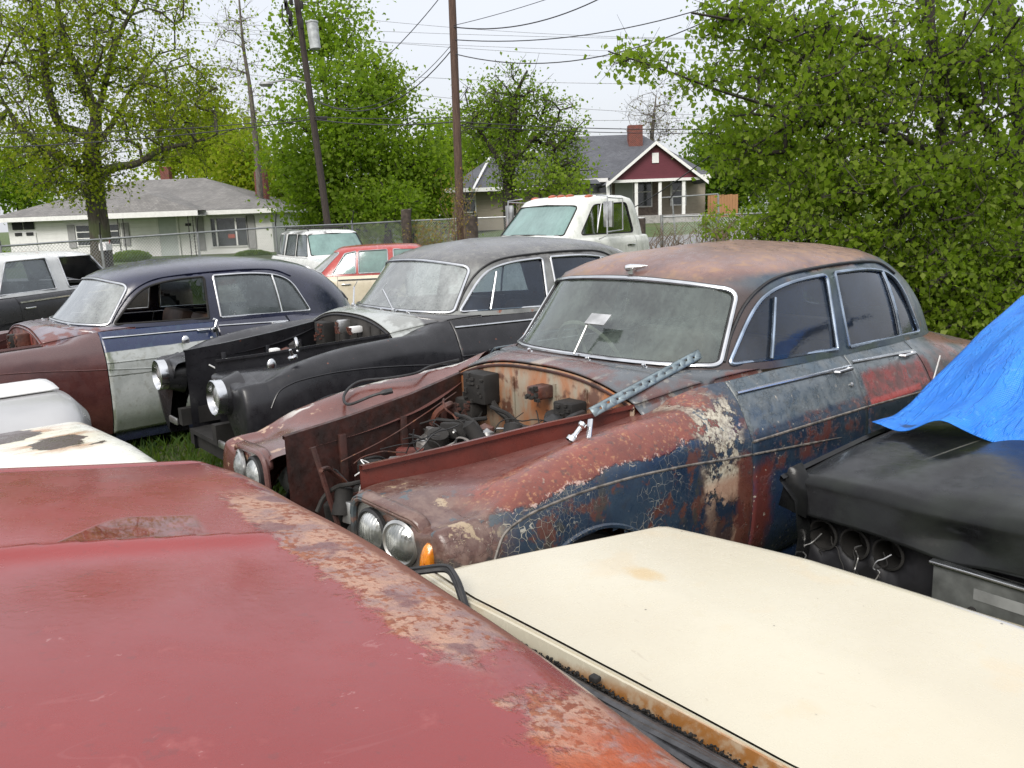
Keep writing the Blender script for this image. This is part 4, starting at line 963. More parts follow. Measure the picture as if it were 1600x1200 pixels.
bgtree(345, 215, 55, 75, 60, LF_Y, 54, 'yellow green tree between the spreading oak and the bare slender tree', n=70, per=80, size=.30)
bgtree(700, 235, 45, 60, 64, LF_G, 55, 'distant green tree right behind the upright pole', n=60, per=80, size=.32)
# thin bare tree left of the leaning pole, pale bare tree beside the chimney
b = at(400, 330, 48); b = Vector((b.x, 48, TZ(b.x, 48)))
tree('slender_tree', 'slender almost bare tree standing left of the leaning pole', b, [trk(b, [(410, 370, 48, .2), (404, 270, 48, .17), (392, 150, 48, .12), (380, 70, 48, .08), (372, -20, 48, .04)])],
     [blob(b, 372, 60, 48, 38, 70, 1.4, 45), blob(b, 395, 170, 48, 25, 60, 1, 20)], LF_Y, .14, 9, .5, 41, bark=BARKG, tip=.014, twig=True, minr=.014)
b = at(1015, 250, 66); b = Vector((b.x, 66, 1.1))
tree('bare_tree', 'pale bare twiggy tree behind the red brick chimney', b, [trk(b, [(1020, 330, 66, .25), (1018, 230, 66, .18), (1022, 180, 66, .1), (1025, 150, 66, .04)])],
     [blob(b, 1020, 185, 66, 46, 42, 2.2, 90)], LF_R, .16, 5, .5, 42, bark=BARKG, tip=.014, twig=True, minr=.018)
# ivy-clad tree in front of the burgundy house
b = at(800, 370, 36); b = Vector((b.x, 36, TZ(b.x, 36)))
tree('ivy_tree', 'ivy clad dark trunked tree in front of the left half of the burgundy house', b,
     [trk(b, [(800, 380, 36, .3), (795, 300, 36, .26), (798, 240, 36, .22), (802, 190, 36, .17), (806, 150, 36, .1), (824, 110, 36, .04)]), trk(b, [(796, 280, 36, .14), (770, 235, 36, .1), (745, 200, 36, .05)]), trk(b, [(798, 260, 36, .12), (830, 220, 36, .09), (870, 190, 36, .04)])],
     [blob(b, 800, 160, 36, 40, 60, 1.2, 50), blob(b, 860, 205, 36, 62, 70, 1.4, 90), blob(b, 885, 275, 36, 40, 35, 1.2, 40), blob(b, 745, 180, 36, 38, 45, 1.2, 35), blob(b, 800, 260, 35.8, 28, 70, .8, 60)],
     LF_G, .13, 32, .34, 43, bark=BARKD, tip=.02, minr=.02)
b = at(850, 350, 32); b = Vector((b.x, 32, TZ(b.x, 32)))
tree('young_tree', 'young lime green sapling in front of the ivy clad tree', b, [trk(b, [(850, 385, 32, .06), (846, 330, 32, .045), (842, 280, 32, .03)])],
     [blob(b, 838, 278, 32, 34, 40, .8, 34), blob(b, 885, 290, 32, 28, 26, .7, 20)], LF_B, .14, 22, .26, 44, bark=BARKD, tip=.008, minr=.01)
# near maple on the right
b = at(1585, 480, 12.5); b = Vector((b.x, 12.5, 0))
tk = [trk(b, [(1600, 700, 12.5, .26), (1592, 520, 12.5, .22), (1590, 400, 12.5, .2), (1600, 250, 12.6, .17), (1590, 120, 12.7, .12), (1560, -60, 12.8, .08)]),
      trk(b, [(1592, 470, 12.5, .12), (1530, 400, 12.2, .09), (1480, 320, 12, .07), (1470, 200, 12, .05), (1450, 60, 12, .03)]),
      trk(b, [(1590, 260, 12.6, .12), (1500, 150, 12.3, .09), (1420, 85, 12, .075), (1330, 50, 12, .05), (1240, 30, 12, .025)]),
      trk(b, [(1590, 330, 12.5, .1), (1480, 250, 12, .06), (1340, 190, 11.6, .04), (1200, 180, 11.3, .02)]),
      trk(b, [(1592, 480, 12.5, .10), (1500, 400, 11.8, .05), (1380, 360, 11.4, .03), (1280, 360, 11.2, .02)]),
      trk(b, [(1310, 50, 12, .04), (1200, 40, 11.8, .025), (1080, 20, 11.6, .014)]), trk(b, [(1300, 190, 11.6, .03), (1150, 150, 11.3, .018), (1040, 110, 11.2, .012), (950, 80, 11.2, .008)]),
      trk(b, [(1455, 80, 12, .06), (1452, -20, 12, .06), (1440, -120, 12, .03)])]
tree('maple_tree', 'large leafy near tree overhanging from the right edge', b, tk,
     [blob(b, 1500, 90, 12.2, 190, 150, 1.9, 250), blob(b, 1300, 150, 11.8, 170, 110, 1.5, 190), blob(b, 1330, 290, 11.6, 150, 70, 1.3, 170), blob(b, 1500, 300, 11.8, 160, 110, 1.5, 230), blob(b, 1240, 60, 12, 120, 60, 1.2, 70),
      blob(b, 1150, 30, 11.9, 80, 34, .8, 36), blob(b, 1010, 95, 11.3, 60, 14, .5, 12), blob(b, 1100, 120, 11.4, 55, 25, .6, 14), blob(b, 1480, 440, 11.2, 120, 75, 1.1, 170), blob(b, 1580, 430, 11., 70, 90, 1.2, 110), blob(b, 1230, 355, 11.4, 80, 34, .8, 50), blob(b, 1340, 380, 11.2, 70, 30, .9, 50), blob(b, 1160, 230, 12.2, 70, 60, .9, 50), blob(b, 1530, 510, 10.6, 60, 40, .6, 60)],
     LF_B, .082, 36, .16, 51, bark=BARKD, tip=.0075, minr=.006, droop=1.1, bow=-.1, shell=.62)
bgtree(1420, 470, 130, 60, 13.6, LF_G, 52, 'shadowy leafy bush behind the rear wing of the peeling blue car', n=130, per=60, size=.11, cr=.22, rr=.05, name='bush')
# ---- houses
def siding(name, col, pitch, var=.08, rough=.6):
    s = Mat(name); w = s.mth('FRACT', s.mul(s.xyz(2), 1/pitch)); n = s.noise(3, 5); c = s.mix(s.st(n, .3, .7), tuple(c*(1-var) for c in col), col)
    return s.fin(c, rough, 0, w, .018)
def shingle(name, a, b):
    s = Mat(name); br = s.n('TexBrick'); s.put(br.inputs['Vector'], s.scl((1, 1, 1))); br.inputs['Scale'].default_value = 3; br.inputs['Color1'].default_value = (*a, 1); br.inputs['Color2'].default_value = (*b, 1); br.inputs['Mortar'].default_value = (*[q*.55 for q in a], 1); br.inputs['Mortar Size'].default_value = .02
    c = s.mix(s.st(s.noise(1.1, 6, .7), .35, .65), br.outputs[0], s.mix(.5, br.outputs[0], tuple(q*.5 for q in a))); return s.fin(c, .8, 0, s.noise(40, 3), .02)
def brick(name, a=(.20, .045, .03), b=(.12, .03, .022)):
    s = Mat(name); br = s.n('TexBrick'); v = s.n('Mapping'); v.inputs['Rotation'].default_value = (R(90), 0, 0); s.put(v.inputs[0], s.P); s.put(br.inputs['Vector'], v.outputs[0]); br.inputs['Scale'].default_value = 4.5; br.inputs['Color1'].default_value = (*a, 1); br.inputs['Color2'].default_value = (*b, 1); br.inputs['Mortar'].default_value = (.22, .18, .15, 1)
    return s.fin(br.outputs[0], .85, 0, br.outputs[1], -.01)
M_WHITE = simple('white_trim', (.70, .70, .69), .5, var=.06); M_WSIDE = siding('white_siding', (.80, .80, .79), .2); M_SHUT = simple('grey_shutter', (.27, .27, .27), .6, var=.1); M_HROOF = shingle('grey_shingles', (.17, .165, .16), (.24, .23, .22)); M_HROOF2 = shingle('dark_shingles', (.085, .09, .105), (.12, .125, .14)); M_BRICK = brick('red_brick'); M_WIN = glass_mat('house_glass', (.12, .14, .14), (.10, .11, .12), .5, .05, .2); M_CURT = simple('curtain', (.30, .33, .33), .8, var=.2); M_DKROOM = simple('dark_room', (.02, .02, .022), .8)
M_BEIGE = siding('beige_siding', (.33, .29, .23), .15); M_BURG = siding('burgundy_siding', (.135, .030, .045), .13); M_GREYDOOR = simple('pale_door', (.46, .50, .49), .5, var=.05)
def house_window(root, x, z, w, h_, y, frame_m=M_WHITE, panes=1, curt=False, mull=True, rowz=1):
    f = MB().box((x, y-.03, z), (w+.14, .07, h_+.14)).build('window', frame_m, root)
    MB().box((x, y-.06, z), (w, .03, h_)).build('curtain' if curt else 'dark_pane', M_CURT if curt else M_DKROOM, f)
    MB().box((x, y-.082, z), (w, .008, h_)).build('pane', M_WIN, f)
    g = MB()
    for k in range(1, panes): g.box((x-w/2+w*k/panes, y-.095, z), (.07, .03, h_))
    for k in range(rowz): g.box((x, y-.094, z-h_/2+h_*(k+1)/(rowz+1)), (w, .028, .05))
    if mull: g.build('glazing_bar', frame_m, f)
    return f
# white bungalow: local frame, x along its front, y away from us
hp = at(0, 341, 45.); hq = at(437, 326, 46.)
WX0, WX1 = hp.x, hq.x; Wz = TZ(WX0+10, 44)-.05; EZ = 2.50
wh = thing('bungalow', 'low white bungalow with grey hipped roof behind the chain link fence', 'house', (0, 45.5, 0))
def px2x(px, y=45.5, py=340): return at(px, py, y).x
def px2z(px, py, y=45.5): return at(px, py, y).z
MB().box(((px2x(10)+px2x(424))/2, 4, (EZ+Wz)/2+.0), (px2x(424)-px2x(10), 8, EZ-Wz)).build('wall', M_WSIDE, wh)
def hip(x0, x1, y0, y1, ze, zr, rx0, rx1, ov=0, th=.22):
    g = MB(); ym = (y0+y1)/2; V = [(x0, y0, ze), (x1, y0, ze), (x1, y1, ze), (x0, y1, ze), (rx0, ym, zr), (rx1, ym, zr)]; g.add(V, [(0, 1, 5, 4), (1, 2, 5), (2, 3, 4, 5), (3, 0, 4), (3, 2, 1, 0)]); return g
zr = px2z(235, 281, 49.5)
rf = hip(px2x(-6), px2x(438), -.7, 8.7, EZ+.02, zr, px2x(165), px2x(285)).build('roof', M_HROOF, wh, 0)
pr = MB(); xa, xb, xm_ = px2x(182), px2x(330), px2x(246); pr.add([(xa, -1.9, EZ+.03), (xb, -1.9, EZ+.03), (xm_, -.9, EZ+.95), (xa, .8, EZ+.05), (xb, .8, EZ+.05), (xm_, 3.4, EZ+1.12)], [(0, 1, 2), (1, 4, 5, 2), (3, 0, 2, 5)]); pr.build('porch_roof', M_HROOF, wh, 0)
MB().box(((px2x(-6)+px2x(438))/2, -.70, EZ-.10), (px2x(438)-px2x(-6), .04, .22)).box(((xa+xb)/2, -1.92, EZ-.10), (xb-xa, .04, .26)).box((px2x(438), 4, EZ-.1), (.04, 9.4, .22)).build('fascia', M_WHITE, wh)
MB().box(((xa+xb)/2, -1.3, EZ-.22), (xb-xa, 1.2, .03)).build('porch_ceiling', M_WHITE, wh)
MB().box((px2x(198), 6, zr+.25), (.5, .5, 1.1)).build('chimney', M_BRICK, wh)
for a_, b_, z0_, z1_, nm in ((115, 185, 352, 381, 'l'),): house_window(wh, (px2x(118)+px2x(183))/2, (px2z(150, 352)+px2z(150, 382))/2, px2x(183)-px2x(118), px2z(150, 352)-px2z(150, 382), 0, panes=3, rowz=2)
house_window(wh, (px2x(329)+px2x(384))/2, (px2z(356, 341)+px2z(356, 384))/2, px2x(384)-px2x(329), px2z(356, 341)-px2z(356, 384), 0, panes=1, curt=True, rowz=0)
zc = (px2z(356, 341)+px2z(356, 384))/2; hh = px2z(356, 341)-px2z(356, 384)
for xx in (337, 368): MB().box((px2x(xx), -.10, zc), (.08, .04, hh)).build('mullion', M_WHITE, wh)
for xx in (109, 194): MB().box((px2x(xx), -.04, (px2z(150, 350)+px2z(150, 386))/2), (.38, .05, px2z(150, 350)-px2z(150, 386))).build('shutter', M_SHUT, wh)
for xx in (311, 391): MB().box((px2x(xx), -.04, zc-.03), (.42, .05, hh+.3)).build('shutter', M_SHUT, wh)
dw = px2x(275)-px2x(247); MB().box(((px2x(247)+px2x(275))/2, -.03, Wz+1.05), (dw, .06, 2.1)).build('door', M_GREYDOOR, wh); MB().box((px2x(247)-.05, -.04, Wz+1.1), (.1, .1, 2.3)).box((px2x(275)+.05, -.04, Wz+1.1), (.1, .1, 2.3)).box(((px2x(247)+px2x(275))/2, -.04, Wz+2.2), (dw+.2, .1, .1)).build('door_frame', M_WHITE, wh)
for xx in (207, 215, 313, 320):
    g = MB().box((px2x(xx), -1.8, (EZ+Wz)/2), (.035, .035, EZ-Wz)); 
    for k in range(8): g.box((px2x(xx), -1.8, Wz+.25+k*.26), (.09, .02, .02))
    g.build('porch_post', M_BLACK, wh)
g = MB().box(((px2x(20)+px2x(53))/2, -.02, Wz+.75), (px2x(53)-px2x(20), .06, 1.5)).build('garage_door', M_WHITE, wh)
for xa_, xb_ in ((18, 34), (36, 52)): MB().box(((px2x(xa_)+px2x(xb_))/2, -.06, px2z(36, 353)), (px2x(xb_)-px2x(xa_), .03, .38)).build('transom_pane', M_DKROOM, wh); MB().box(((px2x(xa_)+px2x(xb_))/2+.0, -.07, px2z(36, 366)), (.36, .02, .17)).build('door_pane', M_DKROOM, g)
MB().box((px2x(293), -.03, px2z(293, 351)), (.30, .03, .14)).build('house_number', M_DKROOM, wh)
MB().box((px2x(360), -.10, px2z(360, 369)), (.34, .02, .2)).box((px2x(360), -.112, px2z(360, 367)), (.26, .01, .05)).build('window_notice', simple('notice_red', (.35, .08, .05), .6), wh)
ch = at(411, 312, 49); cc = thing('brick_chimney', 'tall freestanding round topped brick chimney right of the white bungalow', 'chimney', (ch.x, 49, 0))
MB().box((0, 0, 1.9), (.62, .6, 3.8)).build('stack', M_BRICK, cc); tz_ = px2z(411, 268, 49); MB().box((0, 0, (3.8+tz_)/2), (.60, .58, tz_-3.8)).build('shaft', M_BRICK, cc); MB().lathe([(.30, tz_), (.27, tz_+.14), (.15, tz_+.22), (.001, tz_+.24)], 16).build('cap', simple('soot_brown', (.16, .08, .05), .8), cc)
# burgundy house
HY = 48.
def hx(px, py=272, y=HY): return at(px, py, y).x
def hz(px, py, y=HY): return at(px, py, y).z
bh = thing('cottage', 'beige cottage with burgundy front gable, dark roof and red brick chimney', 'house', (0, HY, 0)); Bz = TZ(6, 48)-.1; E2 = hz(1108, 273)
MB().box(((hx(905)+hx(1102))/2, 4.5, (E2+Bz)/2), (hx(1102)-hx(905), 9, E2-Bz)).build('wall', M_BEIGE, bh)
MB().box(((hx(704)+hx(905))/2, 3.4, (E2-.3+Bz)/2), (hx(905)-hx(704), 7, E2-.3-Bz)).build('side_wing_wall', M_BEIGE, bh)
zr2 = hz(960, 211, HY+4.5)
hip(hx(880), hx(1109), -.5, 9.6, E2, zr2, hx(885), hx(1022)).build('roof', M_HROOF2, bh, 0)
hip(hx(696), hx(935), -1.1, 7.5, E2-.28, hz(790, 240, HY+3), hx(775), hx(900)).build('side_wing_roof', M_HROOF2, bh, 0)
gx0, gx1, gxm = hx(948, 278), hx(1077, 276), hx(1011, 225); gz = hz(1011, 223, HY-2.6); GE = hz(1011, 280, HY-2.6)
g = MB().add([(gx0, -2.6, GE), (gx1, -2.6, GE), (gxm, -2.6, gz-.1), (gx0, -2.3, GE), (gx1, -2.3, GE), (gxm, -2.3, gz-.1)], [(0, 1, 2), (3, 5, 4), (0, 3, 4, 1), (1, 4, 5, 2), (0, 2, 5, 3)]); g.build('gable', M_BURG, bh, 0)
MB().add([(gx0-.35, -2.9, GE-.2), (gxm, -2.9, gz+.05), (gx1+.35, -2.9, GE-.2), (gx0-.35, 1.2, GE-.2), (gxm, 3.6, gz+.05), (gx1+.35, 1.2, GE-.2)], [(0, 1, 4, 3), (1, 2, 5, 4)]).build('porch_roof', M_HROOF2, bh, 0, solid=.12)
for a_, b_ in (((gx0-.38, GE-.27), (gxm, gz-.02)), ((gxm, gz-.02), (gx1+.38, GE-.27))):
    V = [(a_[0], -2.93, a_[1]-.09), (b_[0], -2.93, b_[1]-.09), (b_[0], -2.93, b_[1]+.08), (a_[0], -2.93, a_[1]+.08)]; V += [(x, -2.88, z) for x, y, z in V]; MB().add(V, [(0, 1, 2, 3), (7, 6, 5, 4), (0, 4, 5, 1), (3, 2, 6, 7), (1, 5, 6, 2), (0, 3, 7, 4)]).build('barge_board', M_WHITE, bh, 0)
MB().box((gxm, -2.63, GE+1.05), (.34, .05, .5)).build('gable_vent', M_WHITE, bh)
MB().box(((hx(1075)+hx(1109))/2, -.52, E2-.09), (hx(1109)-hx(1075), .04, .2)).box(((hx(850)+hx(948))/2, -.55, E2-.09), (hx(948)-hx(850), .04, .2)).box(((hx(696)+hx(850))/2, -1.12, E2-.37), (hx(850)-hx(696), .04, .2)).box(((gx0+gx1)/2, -2.62, GE-.06), (gx1-gx0, .1, .14)).build('fascia', M_WHITE, bh)
for xx in (950, 994, 1031, 1068): MB().box((hx(xx, 300, HY-2.5), -2.5, (GE+Bz)/2), (.16, .16, GE-Bz)).build('porch_post', M_WHITE, bh)
MB().box(((gx0+gx1)/2, -1.3, Bz+.25), (gx1-gx0+.3, 2.8, .5)).build('porch_floor', simple('porch_concrete', (.28, .27, .26), .8), bh)
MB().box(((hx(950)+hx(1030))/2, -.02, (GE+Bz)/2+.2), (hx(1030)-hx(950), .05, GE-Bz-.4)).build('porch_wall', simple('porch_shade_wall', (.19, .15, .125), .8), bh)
MB().box((hx(974), -.07, Bz+1.45), (.95, .06, 2.0)).build('door', M_GREYDOOR, bh)
house_window(bh, hx(1003), Bz+1.75, .95, 1.5, -.03); w_ = house_window(bh, hx(1059), Bz+1.75, .62, 1.45, 0)
for xx in (1051, 1068): MB().box((hx(xx)+(.0), -.05, Bz+1.75), (.3, .05, 1.6)).build('shutter', M_WHITE, bh)
house_window(bh, hx(938), Bz+1.75, 1.1, 1.2, 0); house_window(bh, hx(730), Bz+1.7, .7, 1.3, -.1)
MB().box((hx(992, 210, HY+3.4), 3.4, (zr2-1+hz(992, 196, HY+3.4))/2), (.8, .7, hz(992, 196, HY+3.4)-zr2+1)).build('chimney', M_BRICK, bh)
g = MB(); dx0, dx1 = hx(752, 300, HY-1.2), hx(772, 245, HY-1.2)
g.tube([(hx(740, 297), -1.35, hz(740, 297)), (hx(764, 246), 2.0, hz(764, 246, HY+2))], .07, 4)
g.build('dormer_rake', M_WHITE, bh)
# wooden board fence beyond
f_ = thing('board_fence', 'short orange wooden board fence right of the beige cottage', 'fence', (hx(1102), HY-.5, 0)); s = Mat('cedar'); n = s.noise(3, 4, vec=s.scl((6, 6, .6))); M_CED = s.fin(s.mix(n, (.26, .13, .06), (.38, .20, .09)), .8)
g = MB()
for k in range(11): g.box((.1+k*.15, 0, Bz+.85), (.14, .02, 1.15+.03*(k % 3)))
g.build('boards', M_CED, f_)
for zz in (.4, 1.05): MB().box((.85, .04, Bz+zz), (1.6, .04, .08)).build('rail', M_CED, f_)
# ---- chain link fence
M_GALV = simple('galvanised_steel', (.30, .31, .31), .45, .75, .15); M_OLDWOOD = simple('old_wood', (.055, .042, .034), .9, var=.4, bump=.01, bsc=20)
def chainlink(name, label, pts, htop, gate=False, group='chain link fence runs'):
    """pts: (x, y, ztop) along the fence"""
    root = thing(name, label, 'gate' if gate else 'fence', (pts[0][0], pts[0][1], 0), group=group); O = Vector((pts[0][0], pts[0][1], 0))
    P = [Vector(p)-O for p in pts]; mesh_ = MB(); rails = MB(); L = 0
    for a, b in zip(P[:-1], P[1:]):
        d = Vector((b.x-a.x, b.y-a.y, 0)); ln = d.length; d.normalize(); n = int(ln/.075)
        for sg in (1, -1):
            k = -int(htop/.075)
            while k < n+int(htop/.075):
                s0 = k*.075; s1 = s0+sg*htop; u0, u1 = (0., 1.)
                if s1 != s0:
                    c = sorted([(0-s0)/(s1-s0), (ln-s0)/(s1-s0)]); u0, u1 = max(0, c[0]), min(1, c[1])
                if u1 > u0:
                    q = []
                    for u in (u0, u1):
                        s_ = s0+(s1-s0)*u; t = s_/ln; zt = a.z+(b.z-a.z)*t; q.append(Vector((a.x+(b.x-a.x)*t, a.y+(b.y-a.y)*t, zt-htop+htop*u)))
                    mesh_.tube(q, .0026, 3, cap=False)
                k += 1
        rails.tube([a, b], .022, 8)
        if gate: MB().tube([a-Vector((0, 0, htop)), b-Vector((0, 0, htop))], .02, 8).build('bottom_rail', M_GALV, root)
    mesh_.build('wire_mesh', M_GALV, root, 0); rails.build('top_rail', M_GALV, root)
    return root, P
def fpost(root, p, O=None, arm=True, r=.028, up=.1):
    g = MB().tube([(p.x, p.y, -.3), (p.x, p.y, p.z+up)], r, 8); o = g.build('post', M_GALV, root)
    if arm: MB().tube([(p.x, p.y, p.z+.0), (p.x+.10, p.y-.16, p.z+.36)], .016, 6).build('barb_arm', M_BLACK, o)
fa = [at(-90, 391, 16.3), at(0, 385, 17.3), at(157, 374, 19), at(308, 363.5, 21), at(430, 355, 23), at(550, 350, 25), at(640, 345, 26), at(738, 341, 26.4)]
r_, P = chainlink('chain_link_fence', 'long chain link fence in front of the white bungalow', [tuple(p) for p in fa], 1.5)
for i, p in enumerate(P): fpost(r_, p)
fb = [at(738, 341, 26.4), at(870, 336, 26), at(1008, 341, 25)]
r_, P = chainlink('chain_link_fence', 'chain link fence behind the white truck cab', [tuple(p) for p in fb], 1.5)
for p in P[1:2]: fpost(r_, p)
fc = [at(1034, 339, 24.5), at(1122, 336, 24.5)]
r_, P = chainlink('fence_gate', 'square chain link gate panel on grey posts right of the truck', [tuple(p) for p in fc], 1.15, True)
for p in P: fpost(r_, p, arm=False, r=.045, up=.06)
fd = [at(1122, 336, 24.5), at(1260, 330, 23), at(1420, 326, 21), at(1600, 320, 18.5)]
r_, P = chainlink('chain_link_fence', 'chain link fence running behind the near maple at right', [tuple(p) for p in fd], 1.4)
for p in P[1:]: fpost(r_, p)
fe = [at(1034, 309, 25.6), at(1122, 303, 25.6)]
rr_ = thing('high_rail_fence', 'taller wire fence section with barbed arm behind the gate panel', 'fence', (0, 0, 0)); MB().tube(fe, .02, 6).tube([at(1122, 303, 25.6), at(1124, 380, 25.6)], .03, 8).tube([at(1050, 308, 25.6), at(1056, 380, 25.6)], .025, 8).build('frame', M_GALV, rr_); MB().tube([at(1046, 312, 25.6), at(1062, 290, 25.5)], .016, 6).build('barb_arm', M_BLACK, rr_)
# thick wooden fence posts
for (px, y0_, y1_, w_, Y, lb) in ((634, 327, 392, 15, 25.6, 'dark round wooden stump post in the fence beneath the green trees'), (736, 336, 385, 20, 25.2, 'short wide charred wooden post beside the upright utility pole'), (1000, 342, 400, 18, 24.2, 'brown split wooden post at the left of the gate panel')):
    t_ = at(px, y0_, Y); r0_ = w_/2*Y/FPX; b_ = Vector((t_.x, t_.y, 0)); g = MB(); rs_ = random.Random(px)
    V = []; n_ = 16
    for j in range(7):
        for k in range(n_):
            a = 2*math.pi*k/n_; q = r0_*(1+.07*math.sin(3*a+j)+.05*rs_.uniform(-1, 1)); V.append((q*math.cos(a), q*math.sin(a), -.2+(t_.z+.2)*j/6+(rs_.uniform(-.05, .03) if j == 6 else 0)))
    F = [(j*n_+k, j*n_+(k+1) % n_, (j+1)*n_+(k+1) % n_, (j+1)*n_+k) for j in range(6) for k in range(n_)]+[tuple(range(6*n_, 7*n_))]
    o = mesh('wooden_post', V, F, M_OLDWOOD, smooth=40); o.location = b_; tag(o, lb, 'fence post', 'old wooden fence posts')
# ---- utility poles
def pole_mat(name, a, b):
    s = Mat(name); n = s.noise(3, 7, .7, vec=s.scl((14, 14, .8))); return s.fin(s.mix(s.st(n, .3, .7), a, b), .9, 0, n, .015)
M_POLE1 = pole_mat('creosote_pole', (.018, .014, .012), (.055, .042, .035)); M_POLE2 = pole_mat('brown_pole', (.050, .028, .020), (.110, .068, .050))
pb_ = at(512, 352, 27); pt_ = at(463, -6, 27.4); dpole = (pt_-pb_)/(pb_-pt_).length; pb_ = pb_-dpole*((pb_.z)/dpole.z)
p1 = thing('utility_pole', 'leaning dark utility pole with grey transformer and street lamp', 'utility pole', pb_, group='utility poles')
Lp = (pt_-pb_).length+1.0; V0 = Vector((0, 0, 0)); MB().tube([V0, dpole*Lp*.5, dpole*Lp], [.115, .10, .085], 14).build('post', M_POLE1, p1)
def onp(py): # point on pole1 at photo row
    d = Vector(ray(512-(352-py)*.139, py)); return Vector((0, 0, CH))+d*(27.2/d.y)-pb_
tp = onp(52); MB().lathe([(.001, -.45), (.16, -.42), (.17, .3), (.19, .32), (.19, .36), (.001, .42)], 18, frame(tp+Vector((.38, -.05, -.05)), (1, 0, 0), dpole)).build('transformer', simple('transformer_grey', (.36, .38, .39), .5), p1)
MB().tube([onp(130), onp(130)+Vector((-.6, -.1, .12)), onp(130)+Vector((-1.05, -.2, .03))], .03, 6).build('lamp_arm', M_GALV, p1)
MB().lathe([(.001, .0), (.10, .01), (.14, -.06), (.10, -.12), (.001, -.13)], 14, Matrix.Translation(onp(130)+Vector((-1.2, -.22, .04))) @ Matrix.Diagonal((1.6, 1, 1, 1))).build('lamp_head', M_GALV, p1)
rs_ = random.Random(4); g = MB(); 
for k in range(10): q = onp(rs_.uniform(0, 45)); g.box(q+Vector((rs_.uniform(-.35, .2), -.15, 0)), (.1, .1, .22), bev=.02)
g.tube([onp(8)+Vector((-.4, -.15, 0)), onp(30)+Vector((-.45, -.2, 0)), onp(60)+Vector((-.15, -.2, 0))], .02, 5); g.build('insulators', M_BLACK, p1)
MB().box(onp(186)+Vector((.28, -.1, 0)), (.34, .12, .12), bev=.03).build('splice_box', M_BLACK, p1)
pb_2 = at(720, 362, 22.5); pt2 = at(706, -10, 22.7); d2 = (pt2-pb_2).normalized(); pb_2 = pb_2-d2*(pb_2.z/d2.z)
p2 = thing('utility_pole', 'upright brown wooden utility pole in the middle of the view', 'utility pole', pb_2, group='utility poles'); L2 = (pt2-pb_2).length+1.5
MB().tube([V0, d2*L2*.5, d2*L2], [.112, .10, .088], 14).build('post', M_POLE2, p2)
def onp2(py): d = Vector(ray(720-(362-py)*.038, py)); return Vector((0, 0, CH))+d*(22.6/d.y)
# ---- overhead cables
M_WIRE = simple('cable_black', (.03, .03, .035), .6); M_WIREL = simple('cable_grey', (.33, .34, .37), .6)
def cable(p, q, sag, r=.012, lab='thin grey overhead cable', m_=None, n=18):
    P_ = [p.lerp(q, k/n)+Vector((0, 0, -sag*4*(k/n)*(1-k/n))) for k in range(n+1)]; o = MB().tube([x-P_[0] for x in P_], r, 4).build('overhead_cable', m_ or M_WIRE, None, 60); o.location = P_[0]
    tag(o, lab, 'cable', 'overhead power and telephone cables')
A1, A2 = onp(186)+pb_, onp2(190)
cable(at(-60, 232, 27), A1, .15, .016, 'lower black cable from the left edge to the leaning pole', None)
cable(at(-60, 206, 27), onp(182)+pb_, .2, .012, 'upper black cable from the left edge to the leaning pole')
cable(A1, A2, .12, .016, 'black cable between the two poles at mid height'); cable(onp(182)+pb_, onp2(183), .05, .010, 'thin cable just above the one joining the two poles')
cable(A2, at(1180, 200, 26), .1, .012, 'lower cable from the upright pole passing the brick chimney'); cable(onp2(196), at(1180, 206, 26), .1, .010, 'second low cable passing the brick chimney')
cable(onp(150)+pb_, onp2(74), .9, .016, 'sagging cable from the lamp arm up to the upright pole'); cable(onp(155)+pb_, onp2(66), .8, .010, 'thinner sagging cable beside the lamp arm one')
cable(at(610, 83, 22), at(700, -20, 21), .05, .012, 'short slanting cable crossing the sky between the poles')
cable(onp2(62), at(1170, -10, 20), .35, .012, 'upper cable running from the pole to the maple'); cable(onp2(84), at(1110, 30, 19), .5, .012, 'thick dark cable running from the pole to the maple'); cable(onp2(42), at(960, -14, 20), .3, .014, 'twisted cable at the very top right of the pole')
cable(onp2(40), at(1010, -60, 20), .1, .008, 'faint steep cable leaving the top of the upright pole')
cable(at(960, 340, 23), at(1180, 185, 17), .15, .014, 'black cable rising across the cottage gable to the maple')
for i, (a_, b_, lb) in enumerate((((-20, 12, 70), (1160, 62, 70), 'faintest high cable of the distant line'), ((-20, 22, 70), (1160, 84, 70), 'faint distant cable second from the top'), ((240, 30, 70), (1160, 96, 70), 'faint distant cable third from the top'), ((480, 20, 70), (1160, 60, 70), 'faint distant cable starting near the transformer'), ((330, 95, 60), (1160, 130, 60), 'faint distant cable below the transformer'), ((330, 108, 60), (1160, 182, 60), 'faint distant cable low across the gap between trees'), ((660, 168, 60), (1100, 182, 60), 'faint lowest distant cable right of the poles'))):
    cable(at(*a_), at(*b_), .5, .018, lb, M_WIREL)
